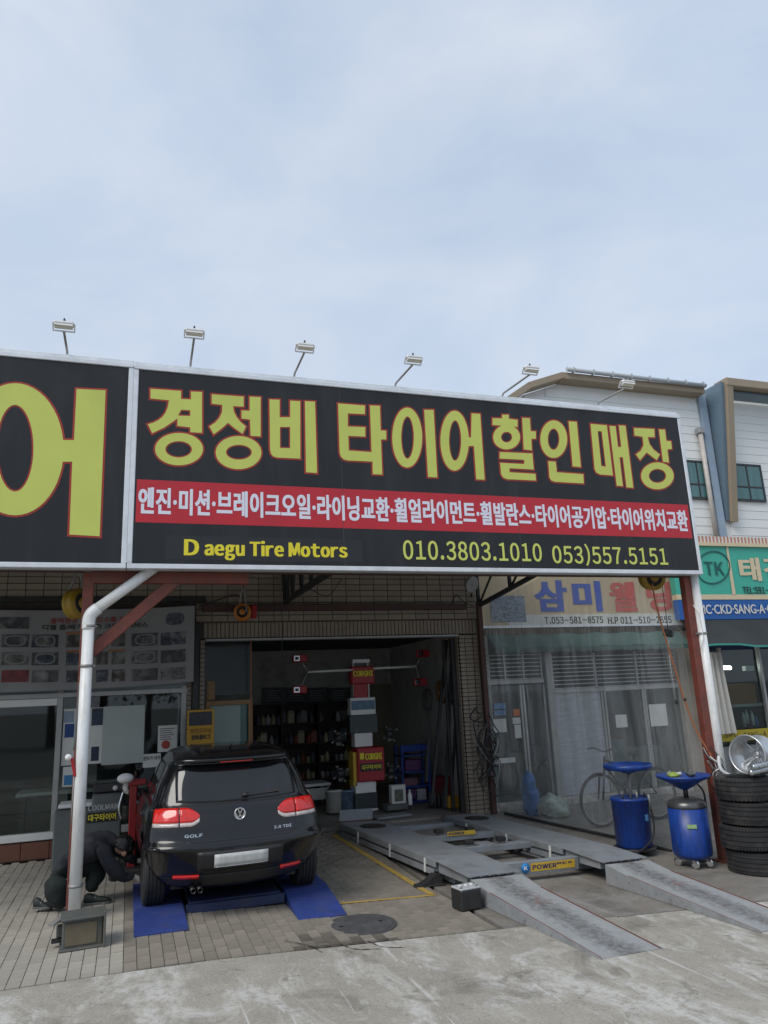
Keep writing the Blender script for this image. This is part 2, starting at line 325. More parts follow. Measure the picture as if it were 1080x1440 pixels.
# outlines of the big letters in millimetres (x, z) on the sign face
GLYPHS = [
 [[115,5498,453,5503,455,5403,566,5408,564,5506,689,5511,696,5007,565,5006,564,5064,421,5071,419,5160,363,5111,274,5038,151,4963,100,5066,163,5093,212,5126,257,5170,290,5226,310,5290,321,5375,119,5379],[457,5269,560,5273,561,5203,426,5197]],
 [[709,4811,706,4777,694,4744,675,4712,649,4683,617,4657,579,4635,538,4619,494,4608,449,4602,404,4602,360,4608,319,4620,282,4637,249,4658,223,4684,203,4713,191,4744,186,4777,189,4811,200,4844,218,4875,243,4905,274,4931,311,4953,351,4970,395,4982,441,4988,487,4988,531,4983,574,4971,612,4955,645,4933,672,4907,692,4877,705,4845],[587,4801,585,4784,578,4767,568,4751,554,4737,536,4724,515,4713,492,4704,468,4698,443,4695,418,4695,394,4698,371,4704,350,4712,332,4723,317,4736,306,4750,300,4766,297,4782,299,4799,305,4816,315,4831,329,4846,346,4859,367,4870,389,4879,414,4885,439,4888,464,4889,489,4886,512,4880,533,4872,551,4861,566,4848,577,4834,584,4818]],
 [[801,5493,1171,5497,1171,5369,1047,5365,1058,5296,1086,5236,1133,5176,1197,5123,1159,5027,1058,5097,990,5153,921,5080,829,4998,778,5092,840,5142,888,5202,919,5278,923,5370,802,5374]],
 [[1241,5503,1372,5508,1370,5010,1251,5010,1245,5212,1146,5218,1146,5320,1241,5323]],
 [[1378,4812,1374,4776,1361,4741,1342,4707,1315,4677,1282,4650,1244,4628,1203,4611,1158,4599,1113,4593,1068,4594,1024,4601,983,4613,946,4631,914,4653,888,4680,869,4711,857,4744,852,4778,856,4813,867,4848,886,4881,912,4912,944,4939,981,4962,1022,4980,1066,4992,1112,4998,1158,4998,1203,4992,1245,4980,1283,4962,1316,4939,1342,4912,1362,4881,1374,4847],[1266,4809,1264,4793,1257,4777,1246,4763,1231,4749,1212,4737,1191,4726,1168,4718,1143,4713,1117,4710,1091,4710,1066,4712,1043,4717,1022,4725,1004,4735,989,4747,978,4760,972,4775,969,4790,971,4806,978,4821,989,4836,1003,4850,1021,4862,1042,4873,1066,4881,1091,4887,1116,4890,1142,4890,1167,4888,1191,4883,1212,4875,1231,4865,1246,4853,1257,4839,1264,4825]],
 [[1478,5489,1601,5495,1598,5271,1726,5281,1729,5495,1853,5499,1841,4765,1565,4762,1517,4775,1491,4807,1480,4857],[1601,5147,1724,5156,1720,4889,1599,4883]],
 [[1911,5504,2037,5510,2042,4597,1907,4599]],
 [[2328,5510,2676,5513,2671,5397,2450,5389,2444,5217,2669,5226,2664,5101,2446,5094,2446,4906,2737,4904,2742,5519,2874,5526,2870,5199,2943,5198,2937,5083,2868,5078,2864,4622,2742,4620,2745,4782,2426,4777,2378,4789,2343,4823,2329,4878]],
 [[3423,5142,3416,5072,3403,5004,3384,4939,3360,4881,3332,4831,3301,4789,3268,4758,3233,4739,3198,4731,3163,4735,3130,4750,3101,4777,3074,4815,3052,4862,3035,4917,3023,4979,3018,5045,3018,5114,3025,5183,3037,5251,3055,5316,3078,5375,3105,5427,3136,5471,3170,5503,3206,5525,3241,5534,3277,5531,3310,5515,3341,5488,3368,5449,3391,5400,3408,5344,3419,5280,3425,5212],[3309,5134,3305,5085,3298,5037,3290,4992,3279,4951,3266,4916,3253,4887,3238,4866,3223,4852,3208,4847,3194,4850,3180,4862,3168,4882,3157,4909,3149,4943,3142,4982,3139,5026,3137,5073,3138,5122,3142,5171,3149,5219,3157,5265,3168,5306,3180,5342,3194,5372,3209,5394,3224,5408,3239,5414,3254,5410,3268,5399,3280,5379,3291,5351,3299,5316,3306,5276,3310,5231,3311,5184]],
 [[3473,5523,3605,5532,3596,4624,3471,4622]],
 [[4073,5145,4065,5073,4050,5003,4030,4938,4006,4878,3977,4827,3945,4784,3912,4753,3877,4733,3842,4725,3808,4729,3776,4745,3747,4773,3721,4812,3700,4860,3685,4916,3674,4979,3670,5047,3672,5117,3679,5188,3693,5258,3712,5324,3736,5385,3764,5438,3796,5482,3830,5515,3865,5537,3901,5546,3936,5543,3969,5526,3999,5498,4025,5459,4046,5409,4062,5351,4072,5286,4076,5217],[3963,5139,3958,5091,3951,5044,3941,5000,3930,4961,3917,4926,3903,4898,3888,4877,3873,4864,3858,4859,3844,4862,3830,4874,3819,4893,3809,4919,3801,4952,3795,4991,3792,5034,3791,5080,3793,5128,3798,5176,3805,5223,3814,5267,3826,5307,3839,5342,3853,5371,3868,5393,3883,5407,3898,5412,3913,5409,3926,5398,3938,5378,3948,5351,3956,5317,3962,5278,3965,5234,3965,5188]],
 [[4142,5528,4268,5532,4257,4626,4137,4625,4140,5076,4038,5069,4038,5186,4109,5195]],
 [[4592,5547,4693,5555,4688,5497,4819,5492,4809,5390,4436,5390,4445,5486,4587,5494]],
 [[4832,5247,4826,5217,4814,5187,4796,5159,4773,5133,4747,5110,4716,5091,4683,5076,4649,5066,4614,5061,4579,5062,4547,5067,4516,5078,4490,5093,4467,5112,4449,5135,4437,5161,4431,5190,4430,5219,4436,5249,4448,5279,4465,5307,4487,5333,4513,5356,4543,5376,4576,5391,4611,5401,4646,5407,4681,5407,4714,5401,4745,5391,4772,5376,4795,5356,4813,5333,4825,5306,4832,5277],[4712,5239,4710,5226,4705,5213,4697,5201,4688,5190,4677,5180,4665,5171,4651,5165,4637,5161,4623,5159,4609,5159,4595,5161,4583,5166,4572,5172,4563,5181,4555,5191,4550,5202,4548,5215,4548,5227,4550,5240,4555,5253,4562,5265,4571,5277,4582,5287,4595,5295,4608,5302,4622,5306,4637,5308,4651,5308,4664,5306,4677,5301,4688,5294,4697,5286,4705,5276,4709,5264,4712,5252]],
 [[4890,5527,5008,5531,5002,5346,5080,5346,5069,5241,5000,5236,4992,5072,4870,5078]],
 [[4508,5018,4994,5029,4992,4804,4632,4803,4626,4747,5011,4746,5010,4653,4579,4650,4527,4670,4501,4713,4501,4869,4856,4873,4862,4932,4500,4927]],
 [[5558,5269,5549,5222,5534,5175,5513,5132,5488,5092,5458,5057,5424,5028,5389,5006,5352,4992,5316,4986,5280,4987,5246,4997,5216,5015,5189,5040,5167,5071,5150,5108,5140,5149,5135,5194,5137,5240,5145,5287,5159,5333,5179,5377,5204,5417,5234,5453,5267,5483,5302,5505,5339,5521,5376,5528,5413,5526,5447,5517,5479,5499,5506,5474,5528,5442,5545,5404,5556,5362,5560,5317],[5432,5261,5428,5234,5421,5208,5411,5183,5400,5161,5387,5141,5372,5125,5357,5113,5341,5105,5326,5102,5310,5103,5296,5109,5283,5119,5272,5134,5264,5152,5257,5173,5253,5196,5252,5222,5254,5248,5258,5275,5265,5301,5274,5326,5285,5348,5298,5368,5313,5384,5328,5397,5344,5405,5360,5408,5375,5407,5389,5401,5402,5391,5413,5376,5422,5358,5429,5337,5433,5313,5434,5287]],
 [[5611,5534,5741,5535,5726,4880,5598,4884]],
 [[5225,4934,5341,4935,5340,4786,5752,4780,5742,4649,5294,4650,5243,4667,5219,4706]],
 [[5960,5522,6226,5522,6226,4787,6019,4791,5963,4814,5941,4868],[6063,5425,6129,5424,6127,4908,6055,4913]],
 [[6269,5516,6371,5520,6368,5211,6423,5215,6427,5537,6540,5539,6537,4626,6426,4627,6428,5065,6371,5062,6368,4642,6269,4643]],
 [[6678,5516,7028,5527,7015,5402,6892,5393,6910,5287,6968,5208,7062,5144,6996,5055,6839,5160,6710,5037,6653,5118,6746,5185,6803,5265,6805,5393,6668,5402]],
 [[7106,5526,7213,5531,7210,5360,7292,5359,7287,5241,7207,5230,7202,5030,7098,5039]],
 [[7251,4835,7241,4800,7223,4766,7197,4733,7164,4703,7125,4677,7082,4655,7035,4638,6987,4627,6938,4622,6890,4622,6845,4629,6804,4642,6767,4659,6737,4682,6714,4709,6698,4739,6691,4772,6692,4806,6701,4841,6719,4875,6744,4907,6776,4937,6814,4964,6857,4986,6903,5004,6952,5016,7001,5022,7050,5021,7096,5015,7138,5003,7175,4985,7206,4962,7230,4934,7246,4903,7253,4870],[7117,4828,7112,4810,7102,4792,7089,4776,7071,4760,7051,4746,7029,4735,7004,4726,6979,4721,6953,4718,6928,4718,6904,4721,6882,4728,6863,4737,6847,4749,6835,4763,6826,4778,6823,4795,6823,4813,6828,4831,6837,4848,6851,4865,6867,4881,6887,4894,6910,4906,6934,4915,6960,4921,6986,4924,7011,4924,7035,4920,7057,4914,7077,4905,7093,4893,7105,4879,7114,4863,7117,4846]],
 [[-756,4714,-754,4617,-761,4521,-777,4429,-799,4341,-829,4260,-866,4187,-908,4123,-956,4069,-1008,4026,-1063,3994,-1121,3974,-1180,3966,-1240,3970,-1299,3986,-1357,4013,-1413,4052,-1465,4101,-1514,4159,-1557,4227,-1596,4302,-1628,4383,-1654,4470,-1672,4561,-1683,4654,-1687,4748,-1683,4842,-1671,4933,-1652,5021,-1625,5104,-1592,5180,-1551,5249,-1505,5308,-1454,5356,-1399,5394,-1340,5419,-1279,5431,-1217,5431,-1154,5417,-1093,5390,-1034,5351,-978,5300,-927,5239,-881,5167,-841,5087,-808,5000,-783,4908,-765,4812],[-1052,4707,-1049,4631,-1051,4557,-1058,4487,-1068,4423,-1083,4365,-1101,4316,-1122,4276,-1145,4246,-1171,4228,-1197,4221,-1225,4226,-1253,4241,-1280,4268,-1306,4306,-1330,4352,-1351,4408,-1370,4470,-1385,4538,-1397,4610,-1404,4684,-1407,4759,-1406,4833,-1401,4903,-1391,4969,-1377,5029,-1360,5080,-1339,5122,-1315,5154,-1290,5174,-1262,5183,-1234,5179,-1205,5163,-1177,5136,-1151,5097,-1126,5049,-1104,4991,-1085,4927,-1070,4857,-1059,4783]],
 [[-663,5423,-362,5435,-351,3764,-649,3776,-663,4579,-797,4571,-786,4818,-658,4826]]]
# ------------------------------------------------------------------ palette
def concrete(name, base, light, dark, l_amt, d_amt, seed=0.0, scuff=(1.0, 1.0)):
    """worn concrete: mottled base, pale worn film in streaked patches, dark oil spots, aggregate relief"""
    mt, t, b = _pr(name); n = t.nodes.new; l = t.links.new
    tc = n('ShaderNodeTexCoord'); mp = n('ShaderNodeMapping'); mp.inputs['Location'].default_value = (seed, seed*1.7, 0); l(tc.outputs['Object'], mp.inputs[0]); src = mp.outputs[0]
    def noise(sc, det=8, ro=.62, st=None, dist=0):
        s = src
        if st:
            q = n('ShaderNodeMapping'); q.inputs['Scale'].default_value = st; q.inputs['Rotation'].default_value = (0, 0, 0.35); l(src, q.inputs[0]); s = q.outputs[0]
        a = n('ShaderNodeTexNoise'); a.inputs['Scale'].default_value = sc; a.inputs['Detail'].default_value = det; a.inputs['Roughness'].default_value = ro; a.inputs['Distortion'].default_value = dist
        l(s, a.inputs['Vector']); return a.outputs['Fac']
    def ramp(f, a, b_, hi):
        q = n('ShaderNodeMapRange'); q.inputs[1].default_value = a; q.inputs[2].default_value = b_; q.inputs[4].default_value = hi; l(f, q.inputs[0]); return q.outputs[0]
    def mix(f, a, bcol):
        q = n('ShaderNodeMix'); q.data_type = 'RGBA'; l(f, q.inputs[0]); l(a, q.inputs[6]); q.inputs[7].default_value = (*bcol, 1); return q.outputs[2]
    cr = n('ShaderNodeValToRGB'); cr.color_ramp.elements[0].position = .3; cr.color_ramp.elements[1].position = .72
    cr.color_ramp.elements[0].color = (*[v*.8 for v in base], 1); cr.color_ramp.elements[1].color = (*[v*1.15 for v in base], 1)
    l(noise(3.0), cr.inputs[0]); col = cr.outputs[0]
    col = mix(ramp(noise(75, 3, .7), .50, .68, .65), col, [v*1.5 for v in base])
    col = mix(ramp(noise(48, 3, .7, None), .54, .70, .6), col, [v*.42 for v in base])
    col = mix(ramp(noise(9, 6, .7, (1, .25, 1), .4), .58, .66, .45*l_amt), col, light)
    mk = n('ShaderNodeMath'); mk.operation = 'MULTIPLY'; l(ramp(noise(.9, 10, .74, (scuff[0], scuff[1], 1), .9), .49, .575, l_amt), mk.inputs[0]); l(ramp(noise(17, 9, .75), .36, .52, 1.0), mk.inputs[1])
    col = mix(mk.outputs[0], col, light)
    col = mix(ramp(noise(1.6, 5, .55, (4.5, .30, 1), .8), .635, .66, .9*l_amt), col, light)
    col = mix(ramp(noise(2.2, 9, .7, None, 1.2), .60, .63, .5*d_amt), col, dark)
    col = mix(ramp(noise(1.15, 8, .66, None, .5), .56, .74, d_amt), col, dark)
    l(col, b.inputs['Base Color']); b.inputs['Specular IOR Level'].default_value = .3
    rg = n('ShaderNodeMapRange'); rg.inputs[3].default_value = .62; rg.inputs[4].default_value = .95; l(noise(2.1), rg.inputs[0]); l(rg.outputs[0], b.inputs['Roughness'])
    bu = n('ShaderNodeBump'); bu.inputs['Strength'].default_value = .35; bu.inputs['Distance'].default_value = .012; l(noise(70, 6, .75), bu.inputs['Height'])
    l(bu.outputs[0], b.inputs['Normal']); MATS[name] = mt; return mt
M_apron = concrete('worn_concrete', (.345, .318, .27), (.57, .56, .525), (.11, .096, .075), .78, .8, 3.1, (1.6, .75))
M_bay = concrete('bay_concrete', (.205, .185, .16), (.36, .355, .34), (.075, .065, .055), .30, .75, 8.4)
M_road = concrete('ground_concrete', (.20, .195, .185), (.3, .3, .29), (.10, .10, .095), .3, .4, 1.2)
M_joint = mat('joint_sand', (.21, .188, .152), .95, var=.25, scale=30, bump=.4, bscale=150)
M_pavA = mat('paver_pale', (.35, .325, .275), .85, var=.16, scale=7, bump=.3, bscale=120, dirt=(.20, .172, .135), dirt_amt=.6, dscale=1.6, rnd=.10)
M_pavB = mat('paver_grey', (.235, .207, .168), .85, var=.16, scale=7, bump=.3, bscale=120, dirt=(.075, .068, .058), dirt_amt=.65, dscale=1.3, rnd=.13)
M_tile = mat('beige_tile', (.29, .24, .185), .5, var=.12, scale=5, dirt=(.13, .105, .08), dirt_amt=.6, dscale=3, rnd=.10, bump=.06, bscale=40)
M_grout = mat('grout', (.085, .072, .06), .95, var=.2, scale=20)
M_redsteel = mat('red_oxide_steel', (.175, .045, .03), .55, var=.25, scale=9, dirt=(.09, .05, .035), dirt_amt=.6, dscale=5, bump=.08)
M_darkred = mat('dark_red_steel', (.075, .03, .026), .6, var=.25, scale=8, dirt=(.035, .025, .02), dirt_amt=.6)
M_black = mat('black_steel', (.02, .02, .022), .5, var=.3, scale=10, dirt=(.06, .055, .05), dirt_amt=.3)
M_rubber = mat('black_rubber', (.018, .018, .019), .72, var=.25, scale=14, dirt=(.07, .066, .06), dirt_amt=.4, bump=.1)
M_plast = mat('black_plastic', (.022, .022, .023), .45, var=.2, scale=12, dirt=(.08, .075, .07), dirt_amt=.35)
M_pvc = mat('white_pvc', (.78, .79, .78), .35, var=.05, scale=6, dirt=(.40, .37, .32), dirt_amt=.55, dscale=3.5, stretch=(3, 3, .7), bump=.03)
M_alu = mat('brushed_aluminium', (.74, .76, .78), .38, metal=.3, var=.08, scale=9, dirt=(.42, .42, .42), dirt_amt=.4)
M_white = mat('white_paint', (.74, .74, .72), .45, var=.05, scale=5, dirt=(.5, .48, .44), dirt_amt=.35)
M_frame = mat('window_frame_grey', (.36, .36, .35), .42, metal=.3, var=.1, scale=8, dirt=(.2, .19, .17), dirt_amt=.4)
M_grey = mat('grey_roof_sheet', (.30, .31, .32), .55, metal=.2, var=.1, scale=4, dirt=(.2, .19, .17), dirt_amt=.5)
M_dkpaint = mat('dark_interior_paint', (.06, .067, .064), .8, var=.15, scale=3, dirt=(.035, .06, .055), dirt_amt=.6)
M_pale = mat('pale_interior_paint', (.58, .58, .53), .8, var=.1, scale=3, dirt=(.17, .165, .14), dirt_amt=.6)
M_wood = mat('varnished_wood', (.30, .17, .07), .5, var=.3, scale=4, stretch=(8, 8, 1), bump=.05)
M_paper = mat('paper', (.66, .66, .62), .8, var=.05, scale=9, dirt=(.5, .48, .42), dirt_amt=.3)
M_glass = glass('window_glass', (.74, .80, .79), .005)
M_glassdark = glass('tinted_glass', (.35, .42, .42), .02)
M_blue = mat('blue_paint', (.012, .055, .30), .42, var=.18, scale=6, dirt=(.03, .045, .11), dirt_amt=.6, dscale=4, bump=.06, coat=.15)
M_drum = mat('greasy_blue_drum', (.010, .05, .27), .38, var=.3, scale=7, dirt=(.016, .022, .05), dirt_amt=.85, dscale=3.2, bump=.12, bscale=14, stretch=(3.5, 3.5, .8))
M_steel = mat('lift_grey_paint', (.235, .25, .265), .5, var=.10, scale=5, dirt=(.12, .115, .11), dirt_amt=.55, dscale=3.5, bump=.05)
M_chrome = mat('chrome', (.72, .73, .74), .16, metal=1.0, var=.05, scale=10)
M_ink = mat('black_ink', (.015, .015, .016), .5, var=.1)
M_print_w = mat('white_print', (.78, .78, .80), .5, var=.03)
M_print_y = mat('yellow_print', (.78, .66, .03), .5, var=.04)

# ------------------------------------------------------------------ ground
def ground_sheet(name, xs, ys, dz, m_, depth=0.0):
    mb = MB(); nx, ny = len(xs), len(ys)
    mb.add([(x, y, gz(x, y)+dz) for y in ys for x in xs], [(j*nx+i, j*nx+i+1, (j+1)*nx+i+1, (j+1)*nx+i) for j in range(ny-1) for i in range(nx-1)])
    if depth:
        ring = [i for i in range(nx)]+[j*nx+nx-1 for j in range(1, ny)]+[(ny-1)*nx+i for i in range(nx-2, -1, -1)]+[j*nx for j in range(ny-2, 0, -1)]
        k = len(mb.v); mb.v += [(mb.v[i][0], mb.v[i][1], mb.v[i][2]-depth) for i in ring]; q = len(ring)
        for a in range(q): mb.f.append((ring[a], ring[(a+1) % q], k+(a+1) % q, k+a)); mb.sm.append(False)
    return mb.build(name, m_)
def fr(a, b, n): return [a+(b-a)*i/n for i in range(n+1)]
struct(ground_sheet('ground', [-400, -60, -10, 0, .5]+fr(1, 9, 8)+[14, 60, 400], [-400, -60, -5, 0, 4, 8.5, 9, 10, 11, 12, 30, 90, 600], -.07, M_road))
for k, (x0, x1) in enumerate(((-9, -3.02), (-3.0, 4.49), (4.51, 9.98), (10, 18))):
    o = struct(ground_sheet('concrete_apron', fr(x0, x1, 10), fr(-1.5, 6.74, 6), .006 if k % 2 else 0.0, M_apron, .09))
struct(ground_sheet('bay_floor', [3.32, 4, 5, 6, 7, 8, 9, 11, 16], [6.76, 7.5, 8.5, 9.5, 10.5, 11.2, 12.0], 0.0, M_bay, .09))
pav = struct(ground_sheet('paved_forecourt', [-9, -4, 0, .5, 1, 2, 3.3], [6.76, 7.5, 8.5, 9.5, 10.5, 11.2, 11.98], -.030, M_joint))
PW, PL = .104, .208
me_a = MB().box((0, 0, 0), (PW-.004, PL-.004, .05), ch=.003).mesh('paver'); me_a.materials.append(M_pavA)
me_b = me_a.copy(); me_b.materials.clear(); me_b.materials.append(M_pavB)
me_c = me_a.copy(); me_c.materials.clear(); me_c.materials.append(mat('oily_paver', (.15, .13, .105), .7, var=.3, scale=9, bump=.3, bscale=120, dirt=(.04, .034, .03), dirt_amt=.85, dscale=5, rnd=.25))
cells = []
ix = 0; x = -3.5
while x < 3.25:
    y = 6.79+(.5*PL if ix % 2 else 0)
    if ix % 2: cells.append((x+PW/2, 6.79+PL*.25, .5))
    while y+PL < 12.0: cells.append((x+PW/2, y+PL/2, 1.0)); y += PL
    x += PW; ix += 1
vis = [c for c in cells if c[0] > -.95-(c[1]-6.75)*.142]
vis.sort(key=lambda c: c[0]**2*.4+c[1]**2)
near = set(vis[:300]); rest = [MB(), MB()]
for c in cells:
    X, Y, s = c; rz = random.uniform(-.006, .006); dz = random.uniform(-.0025, .0025); z = gz(X, Y)-.026+dz; b = 1 if X > .04 else 0
    oily = b and 1.25+.3*random.random() < X < 2.25-.3*random.random() and Y < 7.25-.25*random.random() and random.random() < .85
    if c in near:
        o = link_mesh('paver', me_c if oily else (me_a, me_b)[b], (X, Y, z), pav, (random.uniform(-.006, .006), .042 if 0 else random.uniform(-.006, .006), rz), (1, s, 1))
    else: rest[b].box((X, Y, z), (PW-.004, (PL-.004)*s, .05), Matrix.Rotation(rz, 3, 'Z'), .003)
tag(rest[0].build('pavers', M_pavA, pav), kind='stuff'); tag(rest[1].build('pavers', M_pavB, pav), kind='stuff')
# painted bay line
def ground_strip(name, a, b, w, m_, dz=.006, n=10, parent=None):
    a = Vector(a); b = Vector(b); d = (b-a).normalized(); s = Vector((-d.y, d.x))*w/2; mb = MB()
    mb.grid(lambda u, v: (lambda p: (p.x, p.y, gz(p.x, p.y)+dz))(a+(b-a)*u+s*(2*v-1)), n, 1, False); return mb.build(name, m_, parent)
M_yline = mat('worn_yellow_line', (.46, .30, .055), .8, var=.2, scale=14, dirt=(.2, .165, .11), dirt_amt=.85, dscale=7)
ln = thing('bay_marking', 'worn yellow painted line marking the bay corner beside the lift', 'marking', (3.14, 8.12, -.1))
ground_strip('line_stripe', (2.05, 8.11), (3.19, 8.11), .055, M_yline, .004, 10, ln)
ground_strip('line_stripe', (3.16, 8.15), (2.98, 11.6), .075, M_yline, .0055, 14, ln)
# oval cover
M_iron = mat('cast_iron_cover', (.062, .062, .064), .75, var=.25, scale=10, dirt=(.12, .11, .1), dirt_amt=.5, dscale=5, bump=.5, bscale=55)
mh = thing('manhole_cover', 'round dark iron manhole cover set in the paving', 'manhole cover', (2.12, 7.32, gz(2.12, 7.32)))
mb = MB().lathe([(0, .010), (.26, .010), (.285, .008), (.30, .004), (.30, -.02)], (0, 0, 0), n=48)
o = mb.build('lid', M_iron); o.parent = mh
mb = MB().lathe([(.303, -.02), (.303, .005), (.33, .005), (.33, -.02)], n=48); o = mb.build('rim', M_iron); o.parent = mh
mb = MB()
for a in range(2): mb.lathe([(.016, .0105), (.024, .0125), (.03, .0105)], ((-1)**a*.19, 0, 0), n=12)
o = mb.build('lifting_eye', M_iron); o.parent = mh
o['kind'] = 'stuff'
# black oily gap and broken edge between paving and apron
M_oil = mat('oil_stain', (.03, .028, .026), .45, var=.3, scale=8)
ol = thing('broken_gully', 'cracked black drain edge where the paving meets the concrete', 'crack', (1.75, 6.8, gz(1.75, 6.8)))
for (pts, w) in (([(1.35, 7.05), (1.52, 6.83), (1.58, 6.62)], .02), ([(1.5, 6.8), (1.9, 6.78), (2.3, 6.80)], .016), ([(1.78, 6.8), (1.86, 6.62), (2.06, 6.56)], .018), ([(2.02, 6.8), (2.1, 6.6), (2.28, 6.52)], .02), ([(2.2, 6.82), (2.3, 6.72)], .014)):
    mb = MB(); P = smooth_path([(a, b, 0) for a, b in pts], 8); vs = []
    for i, p in enumerate(P):
        t = (P[min(i+1, len(P)-1)]-P[max(i-1, 0)]).normalized(); nn = Vector((-t.y, t.x, 0)); ww = w*(.15+.75*random.random())
        for sg in (-1, 1): q = p+nn*ww*sg*.5; vs.append((q.x, q.y, gz(q.x, q.y)+.0105))
    mb.add(vs, [(2*i, 2*i+1, 2*i+3, 2*i+2) for i in range(len(P)-1)]); mb.build('crack', M_oil, ol)

# ------------------------------------------------------------------ main shop building
shop = thing('shop_building', 'low tyre shop with beige tiled front, glazed office and open garage bay', 'building', (2, 12, 0))
mb = MB()
mb.box((-.1, 12.12, 4.18), (11.8, .2, 2.44)); mb.build('front_wall', M_grout, shop)
mb = MB().box((-4.0, 12.12, 2.63), (9.7, .2, .65)); mb.build('fascia_wall', M_grout, shop)
mb = MB().box((.975, 12.12, 1.475), (.23, .2, 2.95)); mb.build('pillar', M_grout, shop)
mb = MB().box((5.62, 12.12, 1.475), (.32, .2, 2.95)); mb.build('pillar', M_grout, shop)
mb = MB().box((-.1, 14.7, 5.46), (11.9, 5.6, .14)); mb.build('roof', M_grey, shop)
# room shells
mb = MB().box((3.5, 17.3, 1.6), (5.2, .15, 3.3)); mb.build('back_wall', M_pale, shop)
mb = MB().box((6.0, 14.72, 1.6), (.15, 5.0, 3.3)); mb.build('side_wall', mat('whitewashed_wall', (.62, .62, .57), .85, var=.08, dirt=(.35, .34, .3), dirt_amt=.5), shop)
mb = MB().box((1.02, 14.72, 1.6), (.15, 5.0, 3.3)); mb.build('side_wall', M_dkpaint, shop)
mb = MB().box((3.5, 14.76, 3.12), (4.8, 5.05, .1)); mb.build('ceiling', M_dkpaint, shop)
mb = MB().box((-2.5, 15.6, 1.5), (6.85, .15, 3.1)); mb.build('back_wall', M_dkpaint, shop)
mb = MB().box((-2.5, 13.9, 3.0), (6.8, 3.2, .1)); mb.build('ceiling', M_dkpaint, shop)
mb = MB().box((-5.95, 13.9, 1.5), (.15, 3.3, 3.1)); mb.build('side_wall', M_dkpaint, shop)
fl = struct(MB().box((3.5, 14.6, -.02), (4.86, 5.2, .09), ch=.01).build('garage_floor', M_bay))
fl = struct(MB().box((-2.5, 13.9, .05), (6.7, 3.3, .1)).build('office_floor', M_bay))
# tile cladding: stack bond above the openings
TW, TH = .245, .100
me_t = MB().box((0, 0, 0), (TW-.010, .022, TH-.010), ch=.004).mesh('tile'); me_t.materials.append(M_tile)
cnt = 0
for r in range(10):
    z = 3.27+TH*r
    for c in range(-11, 24):
        X = .10+TW*c
        if X > 5.80: continue
        if X < .85 and z < 3.5: continue
        if cnt < 300: link_mesh('tile', me_t, (X, 12.012+random.uniform(-.0015, .0015), z), shop); cnt += 1
mb = MB()
for r in range(10, 20):
    for c in range(-24, 24): mb.box((.10+TW*c, 12.012, 3.27+TH*r), (TW-.01, .022, TH-.01), ch=.004)
tag(mb.build('upper_tiles', M_tile, shop), kind='stuff')
mb = MB(); x = 1.11
while x < 5.78: mb.box((x, 12.012, 3.085), (.056, .022, .235), ch=.004); x += .066
tag(mb.build('soldier_course', M_tile, shop), kind='stuff')
mb = MB()
for x in (.875, 1.065):
    for k in range(42): mb.box((x, 12.012, .04+k*.07), (.07, .022, .06), ch=.004)
for k in range(42):
    mb.box((5.47, 12.005, .04+k*.07), (.10, .022, .06), ch=.004); mb.box((5.60, 12.01, .04+k*.07), (.14, .022, .06), ch=.004); mb.box((5.73, 12.01, .04+k*.07), (.09, .022, .06), ch=.004)
    mb.box((5.402, 12.10, .04+k*.07), (.022, .15, .06), ch=.004)
tag(mb.build('pillar_tiles', M_tile, shop), kind='stuff')
MB().box((3.3, 11.93, 3.425), (4.5, .11, .10), ch=.006).build('lintel_beam', M_darkred, shop)
MB().box((-2.5, 11.95, 3.56), (7.2, .08, .07), ch=.006).build('cable_tray', M_black, shop)
MB().box((3.25, 12.06, 2.935), (4.3, .2, .035), ch=.004).build('door_head', M_frame, shop)
MB().box((.965, 11.95, 1.6), (.09, .09, 3.2), ch=.006).build('dark_post', M_black, shop)
MB().box((5.36, 12.18, 1.45), (.08, .1, 2.9), ch=.006).build('shutter_guide', M_black, shop)
MB().box((5.27, 12.35, 1.45), (.05, .05, 2.9), ch=.006).build('shutter_guide', M_black, shop)
# office glazing
M_brick = mat('red_brown_tile', (.17, .065, .04), .5, var=.15, scale=6, dirt=(.09, .05, .04), dirt_amt=.5, rnd=.1)
me_k = MB().box((0, 0, 0), (.352, .03, .22), ch=.004).mesh('base_tile'); me_k.materials.append(M_brick)
for k in range(16): link_mesh('base_tile', me_k, (.66-k*.36, 11.985, .125), shop)
MB().box((-2.6, 12.08, .12), (6.9, .16, .25)).build('plinth', M_grout, shop)
MB().box((-2.6, 12.04, .30), (6.9, .17, .09), ch=.006).build('window_sill', M_white, shop)
for x in (-4.5, -2.7, -.93, .80): MB().box((x, 12.05, 1.30), (.075, .10, 1.92), ch=.005).build('mullion', M_frame, shop)
MB().box((-2.6, 12.047, 2.19), (6.9, .11, .07), ch=.005).build('transom', M_frame, shop)
MB().box((-1.82, 12.05, 2.10), (1.70, .06, .10), ch=.005).build('door_rail', M_white, shop)
MB().box((-2.6, 12.06, 2.30), (6.9, .05, .15)).build('transom_panel', mat('blue_grey_panel', (.22, .28, .30), .4, var=.08), shop)
for (a, b) in ((-4.46, -2.74), (-2.66, -.97), (-.89, .76)):
    MB().box(((a+b)/2, 12.05, 1.25), (b-a, .008, 1.8)).build('pane', M_glass, shop)
# things seen on and behind the office glass
def flat(name, x0, x1, z0, z1, y, m_, parent=None, th=.006): return MB().box(((x0+x1)/2, y, (z0+z1)/2), (x1-x0, th, z1-z0)).build(name, m_, parent)
M_board = mat('pale_green_board', (.40, .44, .41), .5, var=.05, scale=3, dirt=(.5, .52, .5), dirt_amt=.3)
wb = flat('whiteboard', -.34, .24, 1.18, 2.0, 12.03, M_board); tag(wb, 'pale grey-green blank board fixed inside the office window', 'board')
